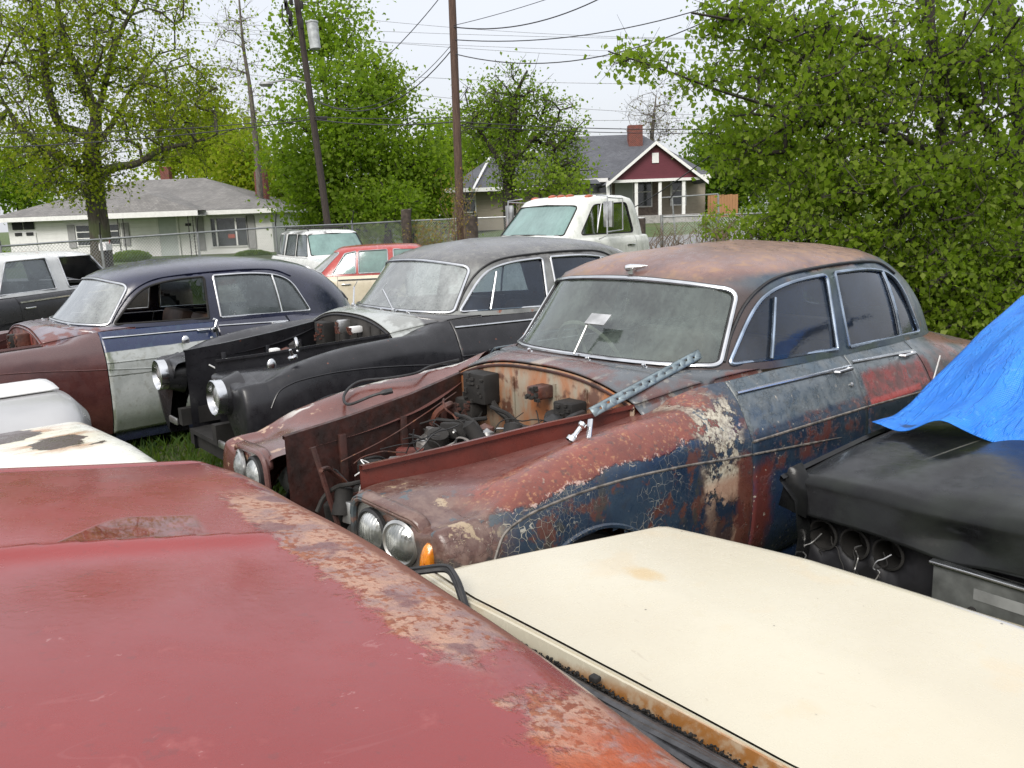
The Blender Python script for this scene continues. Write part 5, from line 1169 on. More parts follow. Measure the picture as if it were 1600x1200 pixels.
# ---- mailbox, hedge bushes, vines
mbp = at(166, 392, 29.5); mb_ = thing('mailbox', 'small white mailbox on a dark post in front of the oak trunk', 'mailbox', (mbp.x, 29.5, TZ(mbp.x, 29.5)))
MB().box((0, 0, .5), (.09, .09, 1.0)).build('post', M_BLACK, mb_); zc_ = mbp.z-TZ(mbp.x, 29.5); g = MB(); ar = [(.12*math.cos(a), .12*math.sin(a)) for a in np.linspace(0, math.pi, 10)]+[(-.12, -.16), (.12, -.16)]
g.prism(ar, .45, frame((0, .2, max(1.1, zc_+.05)), (1, 0, 0), (0, -1, 0))); g.build('box', M_WHITE, mb_); MB().box((.13, .05, 1.22), (.01, .05, .14)).build('flag', simple('flag_red', (.3, .02, .02), .5), mb_)
def bush(px, py, Y, wpx, hpx, leaf, lab, seed, n=2600, size=.06):
    rs = np.random.RandomState(seed); c = at(px, py, Y); r1 = wpx*Y/FPX/2; h_ = hpx*Y/FPX; gz_ = min(c.z-h_*.6, TZ(c.x, c.y)); hh_ = c.z+h_*.5-gz_
    root = thing('bush', lab, 'bush', (c.x, c.y, gz_)); v = rs.normal(size=(n, 3)); v /= np.linalg.norm(v, axis=1)[:, None]; v *= rs.uniform(.75, 1, n)[:, None]; C = v*np.array([r1, r1*.8, hh_*.5])+np.array([0, 0, hh_*.5])
    leaves_mesh('foliage', C, size, leaf, root, rs); g = MB()
    for k in range(8): a = rs.uniform(0, 6.28); g.tube([(0, 0, 0), (r1*.7*math.cos(a), r1*.6*math.sin(a), hh_*rs.uniform(.4, .9))], .02, 4)
    g.build('stem', BARKD, root); return root
bush(205, 402, 40, 62, 22, LF_D, 'clipped round dark bush under the left window of the bungalow', 61, size=.12); bush(395, 397, 42, 55, 12, LF_D, 'low clipped dark bush under the picture window', 62, size=.12); bush(8, 404, 38, 36, 22, LF_G, 'green bush at the left end of the bungalow', 63, size=.12)
def vines(name, lab, px0, px1, py0, py1, Y, n, col, leaf, nl, seed, sz=.07):
    rs = np.random.RandomState(seed); a = at((px0+px1)/2, py1, Y); root = thing(name, lab, 'vine', (a.x, a.y, 0)); g = MB(); LC = []
    for k in range(n):
        px = rs.uniform(px0, px1); q = at(px, py1, Y+rs.uniform(-.4, .4)); t_ = at(px+rs.uniform(-35, 35), rs.uniform(py0, (py0+py1)/2), Y+rs.uniform(-.5, .5)); m_ = (q+t_)/2+Vector(rs.normal(size=3)*.15)
        pts = [Vector(p)-root.location for p in cat_rom([q-Vector((0, 0, .9)), q, m_, t_], 4)]; g.tube(pts, [float(v) for v in np.linspace(.011, .004, len(pts))], 4)
        for p in pts[4:]:
            for _ in range(nl): LC.append(np.array(p)+rs.normal(size=3)*.12)
    g.build('stems', col, root)
    if LC: leaves_mesh('leaves', np.array(LC), sz, leaf, root, rs)
    return root
M_DRY = simple('dry_stem', (.13, .09, .055), .9, var=.4)
vines('dry_vine', 'orange brown dry vine climbing the foot of the upright pole', 700, 730, 255, 365, 22.1, 16, M_DRY, LF_O, 3, 71, .05); vines('dry_vine', 'orange brown dry weeds along the fence left of the upright pole', 650, 700, 345, 385, 25.4, 22, M_DRY, LF_O, 4, 72, .06)
vines('bramble', 'bare brown brambles tangled along the fence right of the gate', 1125, 1260, 330, 392, 22.5, 80, M_DRY, LF_B, 0, 73); vines('bramble', 'thin dry brambles in front of the gate panel', 1010, 1125, 345, 392, 24, 70, M_DRY, LF_G, 0, 74); vines('green_creeper', 'green leafy creeper beside the cottage window', 1085, 1140, 318, 372, 24, 16, M_DRY, LF_B, 4, 75, .1)
vines('bramble', 'dark bare twigs tangled beneath the near maple', 1230, 1560, 330, 500, 12.6, 120, simple('dark_stem', (.04, .03, .022), .9), LF_B, 1, 76, .09)
# ---- grass tufts and junk on the ground between the cars
def tufts(name, n, cx, cy, sx, sy, h_, seed, mat):
    rs = np.random.RandomState(seed); V = []; F = []
    for k in range(n):
        x, y = cx+rs.normal()*sx, cy+rs.normal()*sy; z = TZ(x, y); a = rs.uniform(0, 6.28); L = h_*rs.uniform(.4, 1.2); w = .006; dx, dy = rs.normal()*L*.4, rs.normal()*L*.4; b = len(V)
        V += [(x-w*math.cos(a), y-w*math.sin(a), z), (x+w*math.cos(a), y+w*math.sin(a), z), (x+dx*.4+w*.7*math.cos(a), y+dy*.4+w*.7*math.sin(a), z+L*.6), (x+dx, y+dy, z+L)]; F += [(b, b+1, b+2), (b, b+2, b+3)]
    tag(mesh(name, V, F, mat, smooth=0), kind='stuff')
M_BLADE = leafmat('grass_blades', (.03, .06, .015), (.06, .10, .025), (.14, .13, .05))
tufts('grass', 16000, -2.6, 6.2, 2.2, 1.6, .13, 81, M_BLADE); tufts('verge_grass', 16000, 3, 23, 7, 1.2, .3, 82, M_BLADE)
# ================================================================== THE CARS
def sat_paint(name, a, b, rough=(.2, .45), sc=5, extra=None, coat=.3, bump=.001, spec=.5):
    s = Mat(name); n = s.noise(sc, 7, .62); n2 = s.noise(sc*4, 5, .6, w=2); c = s.mix(s.st(n, .3, .7), a, b)
    if extra: c = extra(s, c, n, n2)
    return s.fin(c, s.st(n2, .3, .7, *rough), 0, n2, bump, coat, spec=spec, coatr=.2)
mp_r, mp_f, mp_b = main_paint('roof'), main_paint('fender'), main_paint('body')
def fwm():
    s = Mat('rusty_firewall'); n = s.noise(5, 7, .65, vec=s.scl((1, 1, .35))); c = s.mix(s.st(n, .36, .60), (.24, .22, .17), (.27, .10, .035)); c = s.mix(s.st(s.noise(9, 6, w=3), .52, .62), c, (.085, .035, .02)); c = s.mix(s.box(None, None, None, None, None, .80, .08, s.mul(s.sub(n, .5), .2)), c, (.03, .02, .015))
    return s.fin(c, .6, 0, n, .003)
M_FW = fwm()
def scut(s, c, n, n2):
    c = s.mix(s.st(s.noise(3.5, 6, .6, w=5), .44, .58), c, (.075, .085, .095)); c = s.mix(s.mul(s.st(n2, .58, .66), .7), c, (.20, .19, .17)); return s.mix(s.mul(s.st(s.mth('ABSOLUTE', s.xyz(1)), .02, .05, 1., 0.), s.st(s.xyz(0), .60, .86, 1., 0.)), c, (.26, .21, .17))
M_SCUT = sat_paint('patchy_scuttle', (.125, .042, .032), (.075, .040, .036), extra=scut)
def ff(s, c, n, n2):
    j = s.mul(s.sub(n2, .5), .06); ay = s.mth('ABSOLUTE', s.xyz(1)); c = s.mix(s.mul(s.st(s.add(ay, j), .52, .66, 1., 0.), .8), c, (.115, .058, .052))  # mauve sheen of the inner valley is put into the colour
    e1 = s.mul(s.st(s.add(ay, j), .76, .775), s.st(s.noise(5, 5, .6, w=8), .47, .54)); e1 = s.mul(e1, s.st(s.add(ay, j), .835, .85, 1., 0.)); c = s.mix(s.mul(e1, s.st(s.xyz(0), -.35, -.2)), c, (.52, .50, .46))
    sp = s.mul(s.st(s.noise(11, 5, .6, w=9), .60, .64), s.st(s.add(s.xyz(0), j), .0, -.25)); c = s.mix(sp, c, (.34, .22, .15)); c = s.mix(s.ball((-.50, -.80, .78), .10, .4, s.mul(s.sub(n2, .5), .1)), c, (.045, .085, .13))
    return s.mix(s.mul(s.box(-.6, -.42, -.52, -.2, .6, .95, .03, j), .8), c, (.24, .18, .12))
M_FF = sat_paint('brown_fender', (.085, .026, .020), (.13, .040, .030), extra=ff, rough=(.16, .36))
M_RAIL = sat_paint('red_primer_rail', (.13, .028, .020), (.075, .022, .017), extra=lambda s, c, n, n2: s.mix(s.ball((-.50, .30, .93), .10, .4, s.mul(s.sub(n2, .5), .15)), s.mix(s.ball((-.27, .34, .97), .06, .3, s.mul(s.sub(n2, .5), .05), (.7, 1, 2)), c, (.06, .07, .08)), (.42, .36, .22)))
M_RAILF = sat_paint('brown_rail', (.060, .020, .015), (.022, .012, .010), rough=(.4, .75), sc=9, coat=0)
M_BRT = simple('dark_bright_trim', (.30, .36, .44), .25, .9, .3)
M_CREASESHEEN = simple('crease_sheen', (.13, .115, .10), .5, 0, .6, 30)  # paler colour painted on the swage lines as their highlights
S_MAIN = dict(swage=M_CREASESHEEN, roof=mp_r, near_body=mp_b, far_body=mp_b, near_fender=mp_f, far_fender=M_FF, strip=M_CHROME, drip=M_RUBBER, wtrim_f=M_BRT, wtrim_r=M_BRT, wsglass=M_GLASSW, sideglass=M_GLASSS, tr=.010,
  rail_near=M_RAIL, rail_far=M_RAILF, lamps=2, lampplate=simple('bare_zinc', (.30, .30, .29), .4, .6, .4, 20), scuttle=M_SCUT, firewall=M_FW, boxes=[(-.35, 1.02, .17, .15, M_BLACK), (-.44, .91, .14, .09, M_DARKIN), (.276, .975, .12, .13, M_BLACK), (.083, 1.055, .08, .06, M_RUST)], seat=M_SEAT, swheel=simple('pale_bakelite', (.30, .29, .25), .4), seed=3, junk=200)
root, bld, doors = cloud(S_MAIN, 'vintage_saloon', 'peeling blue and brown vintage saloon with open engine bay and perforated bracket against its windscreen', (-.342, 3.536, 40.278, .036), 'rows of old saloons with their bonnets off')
# details that belong to this saloon
M_OLDAL = simple('oxidised_alloy', (.17, .16, .15), .6, .5, .6, 18)
g = MB(); g.lathe([(.022, -.012), (.022, .004), (.013, .010), (.009, .02), (.009, .052), (.016, .060), (.016, .072), (.001, .078)], 14, frame((.13, .71, 1.030), (0, 0, 1), (.62, .10, .62)))
mo = bld(g, 'mirror_stalk', M_CHROME)
bld(MB().box((.185, .745, 1.055), (.008, .022, .095), M=Matrix.Rotation(.5, 4, 'Y') @ Matrix.Rotation(.3, 4, 'X'), bev=.003), 'mirror_arm', M_CHROME, mo)
w = G.P(math.pi-.02, .02); bld(MB().tube([w+Vector((-.02, -.02, .02)), w+Vector((.10, -.03, .17))], .006, 6).box(w+Vector((.10, .03, .18)), (.006, .13, .07), M=Matrix.Rotation(.9, 4, 'Y')), 'inside_mirror', M_DULLCHROME)
t_ = G.P(math.pi-.02, .79); bld(MB().lathe([(.001, -.02), (.016, -.01), (.019, .015), (.012, .06), (.003, .10)], 12, frame(t_+Vector((-.01, -.02, .022)), (0, 0, 1), (.45, .9, .1))).box(t_+Vector((0, 0, .006)), (.03, .03, .03)), 'roof_lamp', M_CHROME)
g = MB().tube(cat_rom([(-.30, -.27, .84), (-.05, -.31, .88), (.2, -.38, .93), (.5, -.50, .98)], 6), .0035, 5); bld(g, 'bonnet_stay', M_RUST)
bld(MB().box((.25, -.05, .60), (.55, .36, .28), bev=.05), 'engine_block', M_BLACK)
bld(MB().tube([(-.46, -.20, .95), (-.40, -.12, .55)], .012, 6), 'brace_rod', M_RAILF); bld(MB().tube([(-.50, .0, .42), (-.30, -.1, .72)], .009, 6).tube([(-.45, .12, .42), (-.38, .2, .7)], .008, 6), 'bracket_rod', M_DULLCHROME)
bld(MB().tube(cat_rom([(.30, .42, .96), (.42, .40, 1.0), (.55, .34, .99), (.5, .15, .9), (.35, .1, .8)], 6), .017, 8), 'hose', M_RUBBER)
rs_ = random.Random(5); 
for k, (x, y, z) in enumerate(((-.30, -.16, .80), (.2, -.3, .86), (.38, .02, .84))):
    pts = [(x, y, z)]; 
    for _ in range(9): pts.append((pts[-1][0]+rs_.uniform(-.045, .045), pts[-1][1]+rs_.uniform(-.05, .05), pts[-1][2]+rs_.uniform(-.05, .035)))
    bld(MB().tube(cat_rom(pts, 5), .003, 5), 'loose_wire', (M_WHITE, M_BLACK, simple('brass_wire', (.35, .2, .06), .5))[k])
rs_ = random.Random(77)
for k in range(70):
    ym_ = .45 if k % 3 else .2; x, y, z = rs_.uniform(-.1, .54), rs_.uniform(-ym_, .35), rs_.uniform(.68, .98); pts = [(x, y, z)]; d = Vector((rs_.uniform(-1, 1), rs_.uniform(-1, 1), rs_.uniform(-.8, .3)))
    for _ in range(5): d += Vector((rs_.uniform(-.9, .9), rs_.uniform(-.9, .9), rs_.uniform(-.9, .5))); p = Vector(pts[-1])+d.normalized()*.05; pts.append((min(.57, p.x), max(-.47, min(.40, p.y)), min(p.z, .99)))
    bld(MB().tube(cat_rom(pts, 5), rs_.choice([.002, .003, .005]), 5), 'wire', rs_.choice([M_BLACK, M_BLACK, M_RUBBER, M_RUST, M_OLDAL, M_DULLCHROME]))
bld(MB().lathe([(.001, 0), (.055, .01), (.06, .05), (.03, .09), (.03, .12), (.001, .125)], 16, frame((.15, -.28, .78), (1, 0, 0), (.2, .2, 1))), 'alternator', M_OLDAL); bld(MB().box((.0, -.24, .74), (.12, .09, .12), bev=.02), 'pump', M_OLDAL)
bld(MB().tube([(2.62, .935, .86), (2.68, .945, 1.02)], .004, 5).box((2.61, .94, .85), (.04, .02, .015)), 'wire_rod', M_WHITE)
def W(rootpose, x, y, z):   # car coordinates (near side +y) to world
    a = R(rootpose[2]); return Vector((rootpose[0]+x*math.cos(a)+y*math.sin(a), rootpose[1]+x*math.sin(a)-y*math.cos(a), rootpose[3]+z))
PM = (-.342, 3.536, 40.278, .036); PG = (-1.679, 6.041, 38.14, .038); PB = (-4.621, 6.933, 40.89, -.068)
# perforated bracket resting on the windscreen: a thing of its own
a_, b_ = W(PM, .386, .564, 1.062), W(PM, 1.07, .58, 1.212); ax = (b_-a_); L = ax.length; ax.normalize(); nn = (Vector((0, 0, CH+.5))-(a_+b_)/2).normalized(); sd = nn.cross(ax).normalized(); nn = ax.cross(sd)
wd = .044; holes = []
for k in range(13):
    u = .05+k*(L-.1)/12; holes.append([(u+(.010 if k % 2 else .007)*math.cos(t), (.004 if k % 2 else -.002)+.005*math.sin(t)) for t in np.linspace(0, 2*math.pi, 10, endpoint=False)])
V, F = cdt_panel([(0, -wd/2), (L, -wd/2), (L, wd/2), (0, wd/2)], holes, lambda p, q: Vector(ax)*p+Vector(sd)*q, .06); g = MB().add(V, F)
V, F = cdt_panel([(0, 0), (L, 0), (L, .02), (0, .02)], [], lambda p, q: Vector(ax)*p+Vector(sd)*(wd/2)-Vector(nn)*q*(1 if nn.z > 0 else -1), .06); g.add(V, F)
o = g.build('perforated_bracket', simple('zinc_steel', (.20, .25, .27), .4, .5, .15), None, 20, solid=.002); o.location = a_; tag(o, 'long grey perforated steel strip leaning from engine bay to windscreen', 'bracket')
# heater hose lying on the far fender
pts = [W(PM, *q)-W(PM, .05, -.62, 1.0) for q in ((.10, -.46, 1.06), (.02, -.50, 1.045), (-.06, -.60, 1.0), (-.02, -.70, 1.03), (.10, -.76, 1.065), (.25, -.72, 1.065), (.40, -.70, 1.07), (.55, -.78, 1.075), (.75, -.80, 1.08))]
o = MB().tube(cat_rom(pts, 6), [.014]*4+[.007]*45, 8).build('rubber_hose', M_RUBBER); o.location = W(PM, .05, -.62, 1.0); tag(o, 'bent black rubber hose lying across the brown far fender', 'hose')
# ---- grey and black saloon
def blk(s, c, n, n2): return s.mix(s.mul(s.st(s.noise(26, 3, w=8), .70, .73), s.st(s.xyz(2), .9, .95)), c, (.16, .06, .04))
M_BLKP = sat_paint('faded_black_paint', (.008, .008, .010), (.019, .019, .022), (.24, .45), extra=blk, spec=.35, coat=.2)
def rg(s, c, n, n2):
    c = s.mix(s.mul(s.st(n2, .5, .66), .6), c, (.20, .20, .185)); c = s.mix(s.mul(s.st(s.xyz(2), 1.50, 1.42), s.st(n, .35, .6, .4, 1.)), c, (.24, .25, .24)); return s.mix(s.mul(s.st(s.noise(14, 5, w=7), .60, .66), s.st(s.xyz(2), 1.19, 1.16)), c, (.25, .09, .05))
M_GREYR = sat_paint('weathered_grey_roof', (.065, .065, .068), (.115, .115, .112), (.22, .5), extra=rg)
M_GSC = sat_paint('pale_grey_scuttle', (.28, .30, .29), (.40, .42, .41), (.15, .35), extra=lambda s, c, n, n2: s.mix(s.st(s.xyz(0), .83, .86), s.mix(s.st(n, .5, .62), c, (.22, .23, .22)), (.085, .085, .088)))
S_G = dict(S_MAIN); S_G.pop('swage'); S_G.update(roof=M_GREYR, near_body=M_BLKP, far_body=M_BLKP, near_fender=M_BLKP, far_fender=M_BLKP, wtrim_f=M_CHROME, wtrim_r=M_CHROME, wsglass=M_GLASSG, sideglass=M_GLASSS, rail_near=M_BLKP, rail_far=M_BLKP, lamps=1, scuttle=M_GSC, firewall=M_DARKIN,
  boxes=[(-.30, 1.0, .15, .16, M_BLACK), (.20, 1.06, .05, .05, M_WHITE), (.02, 1.07, .05, .10, M_DULLCHROME)], seat=M_SEATB, seed=8, junk=80)
root, bld, doors = cloud(S_G, 'vintage_saloon', 'grey roofed vintage saloon with black fenders and single round chrome headlights', PG, 'rows of old saloons with their bonnets off')
bld(MB().lathe([(.03, -.01), (.03, .004), (.012, .012), (.01, .05), (.001, .055)], 12, frame((-.22, .80, 1.025), (1, 0, 0), (-.3, .1, 1))).lathe([(.001, -.012), (.045, -.01), (.05, .0), (.045, .008), (.001, .01)], 18, frame((-.19, .81, 1.10), (0, 0, 1), (1, .35, .1))), 'wing_mirror', M_CHROME)
bld(MB().box((.05, -.12, .93), (.07, .06, .045), bev=.01), 'washer_bottle', M_WHITE)
for yy, dy in ((-.42, -.06), (.25, -.22)):
    p = G.P(math.pi+(-yy)*1.2, .015)+Vector((-.03, 0, .02)); p.y = yy; p.x = G.P(math.pi-abs(yy)*1.2, 0).x-.02; q = p+Vector((.05, dy, .14)); bld(MB().lathe([(.018, -.02), (.016, .01), (.001, .02)], 10, frame(p, (1, 0, 0), (-.4, 0, 1))).tube([p, q], .007, 6).tube([q+Vector((0, -.02, -.02)), q+Vector((.0, .06, .045))], .004, 4), 'wiper', M_CHROME)
# ---- navy saloon
def nv(s, c, n, n2):
    sp = s.mul(s.st(s.noise(34, 4, .7, vec=s.warp(.05, 9)), .56, .60), s.st(s.noise(2.2, 4, w=9), .42, .55)); c = s.mix(s.mul(s.mul(sp, s.st(s.xyz(2), 1.56, 1.60)), .9), c, (.008, .007, .010)); c = s.mix(s.mul(s.st(s.xyz(2), 1.58, 1.64), .5), c, (.05, .05, .085))
    return s.mix(s.ball((3.0, .72, 1.13), .13, .5, s.mul(s.sub(n2, .5), .25)), c, (.12, .045, .025))
M_NAVY = sat_paint('navy_paint', (.010, .012, .030), (.017, .020, .046), (.12, .3), extra=nv, coat=.5)
def db(s, c, n, n2):
    pale = s.mix(s.st(n, .3, .7), (.30, .32, .31), (.42, .44, .43)); st1 = s.st(s.noise(7, 6, .6, vec=s.scl((1, 1, .22)), w=4), .52, .62); pale = s.mix(s.mul(st1, .85), pale, (.075, .095, .045)); pale = s.mix(s.mul(s.st(s.xyz(2), .60, .35), .6), pale, (.14, .17, .12)); pale = s.mix(s.mul(s.st(n2, .55, .62), .4), pale, (.20, .20, .17))
    ln = s.mul(s.st(s.mth('ABSOLUTE', s.sub(s.add(s.xyz(2), s.mul(s.xyz(0), .03)), s.add(.80, s.mul(s.sub(n2, .5), .02)))), .003, .007, 1., 0.), .8); pale = s.mix(ln, pale, (.04, .045, .03))
    return s.mix(s.st(s.add(s.xyz(2), s.mul(s.sub(n, .5), .02)), .958, .966, 1., 0.), s.mix(s.mul(s.st(n2, .5, .64), .5), c, (.03, .06, .10)), pale)
M_DOORB = sat_paint('navy_and_primer_door', (.012, .022, .065), (.018, .030, .08), extra=db)
M_MAR = sat_paint('maroon_fender_paint', (.060, .020, .020), (.095, .034, .030), (.18, .4), extra=lambda s, c, n, n2: s.mix(s.mul(s.st(s.add(s.xyz(2), s.mul(n, .08)), .97, 1.03), .6), c, (.11, .07, .07)))
M_MSC = sat_paint('mauve_scuttle', (.12, .10, .12), (.19, .165, .19), (.15, .4), extra=lambda s, c, n, n2: s.mix(s.st(s.noise(6, 5, w=6), .54, .62), c, (.13, .05, .045)))
S_B = dict(S_MAIN); S_B.pop('swage'); S_B.update(roof=M_NAVY, near_body=M_NAVY, far_body=M_NAVY, near_fender=M_MAR, far_fender=M_MAR, door_f=M_DOORB, door_r=M_NAVY, wtrim_f=M_BLACK, wtrim_r=M_CHROME, wsglass=M_GLASSG, sideglass=M_GLASSD, rail_near=M_MAR, rail_far=M_MAR, lamps=1, scuttle=M_MSC, firewall=M_MAROONRUST,
  boxes=[(.2, 1.02, .08, .2, M_RUST), (-.1, 1.03, .1, .12, M_DARKIN)], seat=M_SEATB, seed=12, junk=36, noglass={(1, 'f'), (-1, 'f')}, drip=M_NAVY)
root, bld, doors = cloud(S_B, 'vintage_saloon', 'navy vintage saloon with maroon fender and pale grey lower front door', PB, 'rows of old saloons with their bonnets off')
bld(MB().tube([(1.90, .885, 1.055), (1.905, .92, 1.08), (1.93, .91, 1.13), (1.90, .90, 1.145)], .011, 8).tube([(1.905, .92, 1.08), (1.915, .915, .99)], .010, 8).box((1.90, .90, 1.05), (.05, .05, .05), bev=.01), 'broken_door_handle', M_CHROME)
# ---- cream two-tone saloon whose red roof fills the foreground
TS = (-.69, 1.87, 41., 0.); ts = thing('faded_saloon', 'cream saloon with faded red roof pitted by rust along its rear edge, nearest of all', 'car', (TS[0], TS[1], 0), R(41), None)
def lo(px, py, z): w_ = atz(px, py, z)-Vector((TS[0], TS[1], 0)); a = R(41); return (w_.x*math.cos(a)+w_.y*math.sin(a), w_.x*math.sin(a)-w_.y*math.cos(a))
def hd(t): return float(np.interp(t, [0, .2, .5, .8, 1.17, 1.41], [.005, .0, -.03, -.05, -.09, -.12]))
def cdist(s, t):          # signed distance past the crease (positive = camera side)
    dx, dy = c1_[0]-c0_[0], c1_[1]-c0_[1]; L = math.hypot(dx, dy); return ((t-c0_[1])*dx-(s-c0_[0])*dy)/L, ((s-c0_[0])*dx+(t-c0_[1])*dy)/L/L
def roofb(s, t):
    u = (t-.71)/.71; z = 1.38+.03*(1-u*u); q = -s
    return z+(.18*q if q < .35 else (.063+.07*(1-((max(0, 1.1-q))/.75)**2) if q < 1.1 else .133-.12*(q-1.1)**2*2))
def onroof(px, py):
    z = 1.44
    for _ in range(30): z = .5*z+.5*roofb(*lo(px, py, z))
    return lo(px, py, z)
c0_, c1_ = onroof(0, 858), onroof(430, 833)
def roofz(s, t):
    z = roofb(s, t); d, al = cdist(s, t); wt = sstep((al+.8)/.8)*sstep((1.25-al)/.45)
    if d < 0: z -= .006*wt*math.exp(d/.12)
    z += .007*wt*math.exp(-((d-.012)/.020)**2)
    if d > 0: z -= .016*wt*(1-math.exp(-d/.06))*math.exp(-d/.45)
    if t < .075: z -= .008*math.exp(-((t-.055)/.014)**2)
    if t < .02: z -= .03*((.02-t)/.05)
    e_ = hd(t)-s
    if e_ < .06: z -= .018*((.06-e_)/.06)**2
    return z+.0025*math.sin(s*7+t*5)*math.sin(t*9)
def rfn(u, v): # u over t, v over s
    t = -.03+1.50*u; s = hd(max(0, min(1.41, t)))-(v**1.0)*1.75; return Vector((s, -t, roofz(s, t)))
def redroof():
    s = Mat('faded_red_roof'); X = s.xyz(0); T = s.mul(s.xyz(1), -1.); n1 = s.noise(3, 6, .6); n2 = s.noise(18, 6, .65, w=2); n3 = s.noise(70, 4, .6, w=3); nb = s.noise(1.3, 4, w=5)
    c = s.mix(s.st(nb, .3, .7), (.20, .026, .025), (.265, .040, .039)); c = s.mix(s.mul(s.st(n1, .5, .68), .35), c, (.16, .020, .021)); c = s.mix(s.mul(s.st(n2, .62, .74), .5), c, (.30, .075, .07))
    # where the pitted band starts, measured from the rear edge
    edge = s.add(X, s.mul(T, .085)); j = s.add(s.mul(s.sub(n1, .5), .16), s.add(s.mul(s.sub(n2, .5), .12), s.mul(s.sub(n3, .5), .05)))
    band = s.mul(s.st(s.add(edge, j), -.135, -.105), s.st(s.add(T, j), .36, .50)); band = s.mx(band, s.mul(s.st(s.add(edge, j), -.05, -.03), s.st(T, .1, .3))); 
    gap = s.mul(s.st(s.add(T, s.mul(j, 1.2)), 1.18, 1.22), s.st(s.add(T, s.mul(j, 1.2)), 1.30, 1.26)); band = s.mul(band, s.inv(s.mul(gap, .9)))
    n4 = s.noise(80, 6, .66, w=21); pit = s.st(s.add(n4, s.mul(s.sub(s.noise(14, 5, w=22), .5), .45)), .50, .60); pale = s.mix(s.st(s.noise(13, 5, .6, w=7), .4, .6), (.40, .235, .17), (.26, .165, .155)); rust = s.mix(s.st(n3, .4, .6), (.20, .060, .032), (.28, .105, .055)); bc = s.mix(pit, pale, rust); bc = s.mix(s.mul(s.st(s.noise(9, 5, w=9), .56, .62), .8), bc, (.16, .085, .09)); bc = s.mix(s.st(s.add(edge, s.mul(j, .3)), -.02, -.006), bc, (.20, .075, .045))
    near = s.st(s.add(T, s.mul(j, .6)), 1.30, 1.42); bc = s.mix(s.mul(near, s.st(n2, .4, .55)), bc, (.34, .075, .025))
    c = s.mix(band, c, bc)
    # scratches and scuffs
    sc_ = s.mul(s.st(s.noise(20, 4, .7, .8, vec=s.scl((1, 2.2, 1)), w=11), .665, .70), s.st(s.noise(2.6, 3, w=12), .50, .58)); sc3 = s.mul(s.st(s.noise(55, 4, .7, .4, vec=s.scl((1, 1.8, 1)), w=31), .66, .69), s.st(s.noise(3.2, 3, w=32), .50, .58)); c = s.mix(s.mul(s.mx(s.mul(sc_, .5), sc3), .5), c, (.42, .22, .21)); c = s.mix(s.mul(s.st(s.noise(38, 5, .7, w=33), .60, .68), .35), c, (.13, .035, .035))
    sc2 = s.mul(s.st(s.mth('ABSOLUTE', s.sub(s.noise(5, 2, .5, .4, vec=s.scl((.5, 2.2, 1)), w=14), .5)), .0025, .006, 1., 0.), s.st(s.noise(3, 3, w=15), .55, .62)); c = s.mix(s.mul(sc2, .06), c, (.42, .22, .22))
    pud = PUD(s, s.mul(s.sub(n1, .5), .05), T, X); c = s.mix(s.mul(pud, .75), c, s.mix(s.st(s.noise(30, 4, w=44), .46, .54), (.10, .022, .014), (.17, .040, .032)))
    rg = s.st(s.add(s.mul(n2, .5), s.mul(nb, .5)), .38, .62, .17, .36); wet = s.st(s.add(s.mul(T, -1.), s.mul(j, .5)), -.55, -.35); rg = s.mth('MULTIPLY_ADD', wet, -.02, rg); rg = s.mx(.03, s.sub(rg, s.mul(pud, .5))); rg = s.mx(rg, s.mul(band, .45))
    h_ = s.mul(s.add(s.mul(n3, .25), s.mul(band, s.add(s.mul(n4, 1.6), s.mul(n3, .8)))), s.inv(pud)); return s.fin(c, rg, 0, h_, .0022, s.mul(s.inv(band), .30), coatr=.10, spec=.32)
def PUD(s, j, T, X):
    dx, dy = c1_[0]-c0_[0], c1_[1]-c0_[1]; L = math.hypot(dx, dy)
    d = s.add(s.mul(s.sub(T, c0_[1]), dx/L), s.mul(s.sub(X, c0_[0]), -dy/L)); al = s.add(s.mul(s.sub(X, c0_[0]), dx/L/L), s.mul(s.sub(T, c0_[1]), dy/L/L))
    wd = s.mul(s.st(al, .05, .50), -.15); return s.mul(s.mul(s.st(s.sub(s.add(d, s.mul(j, .35)), wd), .0, .008), s.st(s.add(al, j), .76, .72)), s.st(d, -.004, -.010))
M_RED = redroof()
mesh('roof', [tuple(v) for v in MB().grid(rfn, 170, 190).V], MB().grid(rfn, 170, 190).F, M_RED, ts, 60, solid=.006, off=1)
def cream():
    s = Mat('cream_paint'); n = s.noise(2, 6); n2 = s.noise(30, 5, .6, w=3); c = s.mix(s.st(n, .3, .7), (.50, .455, .345), (.54, .50, .385)); c = s.mix(s.mul(s.st(s.noise(4, 4, w=7), .58, .68), .35), c, (.55, .44, .28)); sp = s.st(s.voro(11, 'F1'), .03, .045, 1., 0.); sp = s.mul(sp, s.st(s.noise(5, 2, w=8), .50, .54)); c = s.mix(sp, c, (.12, .10, .07))
    c = s.mix(s.ball((.95, -.47, .955), .035, .4, s.mul(s.sub(n2, .5), .04), (1, .6, 1)), c, (.52, .40, .22)); sc_ = s.mul(s.st(s.noise(34, 3, .7, .5, vec=s.scl((1, .35, 1)), w=9), .68, .70), .5); c = s.mix(sc_, c, (.40, .35, .26)); c = s.mix(s.mul(s.st(n2, .6, .7), .15), c, (.5, .44, .3))
    rusty = s.mul(s.st(s.add(s.add(X_(s), s.mul(s.xyz(1), .01)), s.mul(s.sub(n2, .5), .012)), .488, .480), s.st(X_(s), .40, .41)); c = s.mix(s.mul(rusty, s.st(n2, .35, .6, .5, 1.)), c, (.30, .13, .035)); return s.fin(c, s.st(n2, .3, .7, .18, .32), 0, n, .0012, .4, coatr=.14)
def X_(s): return s.xyz(0)
M_CREAM = cream()
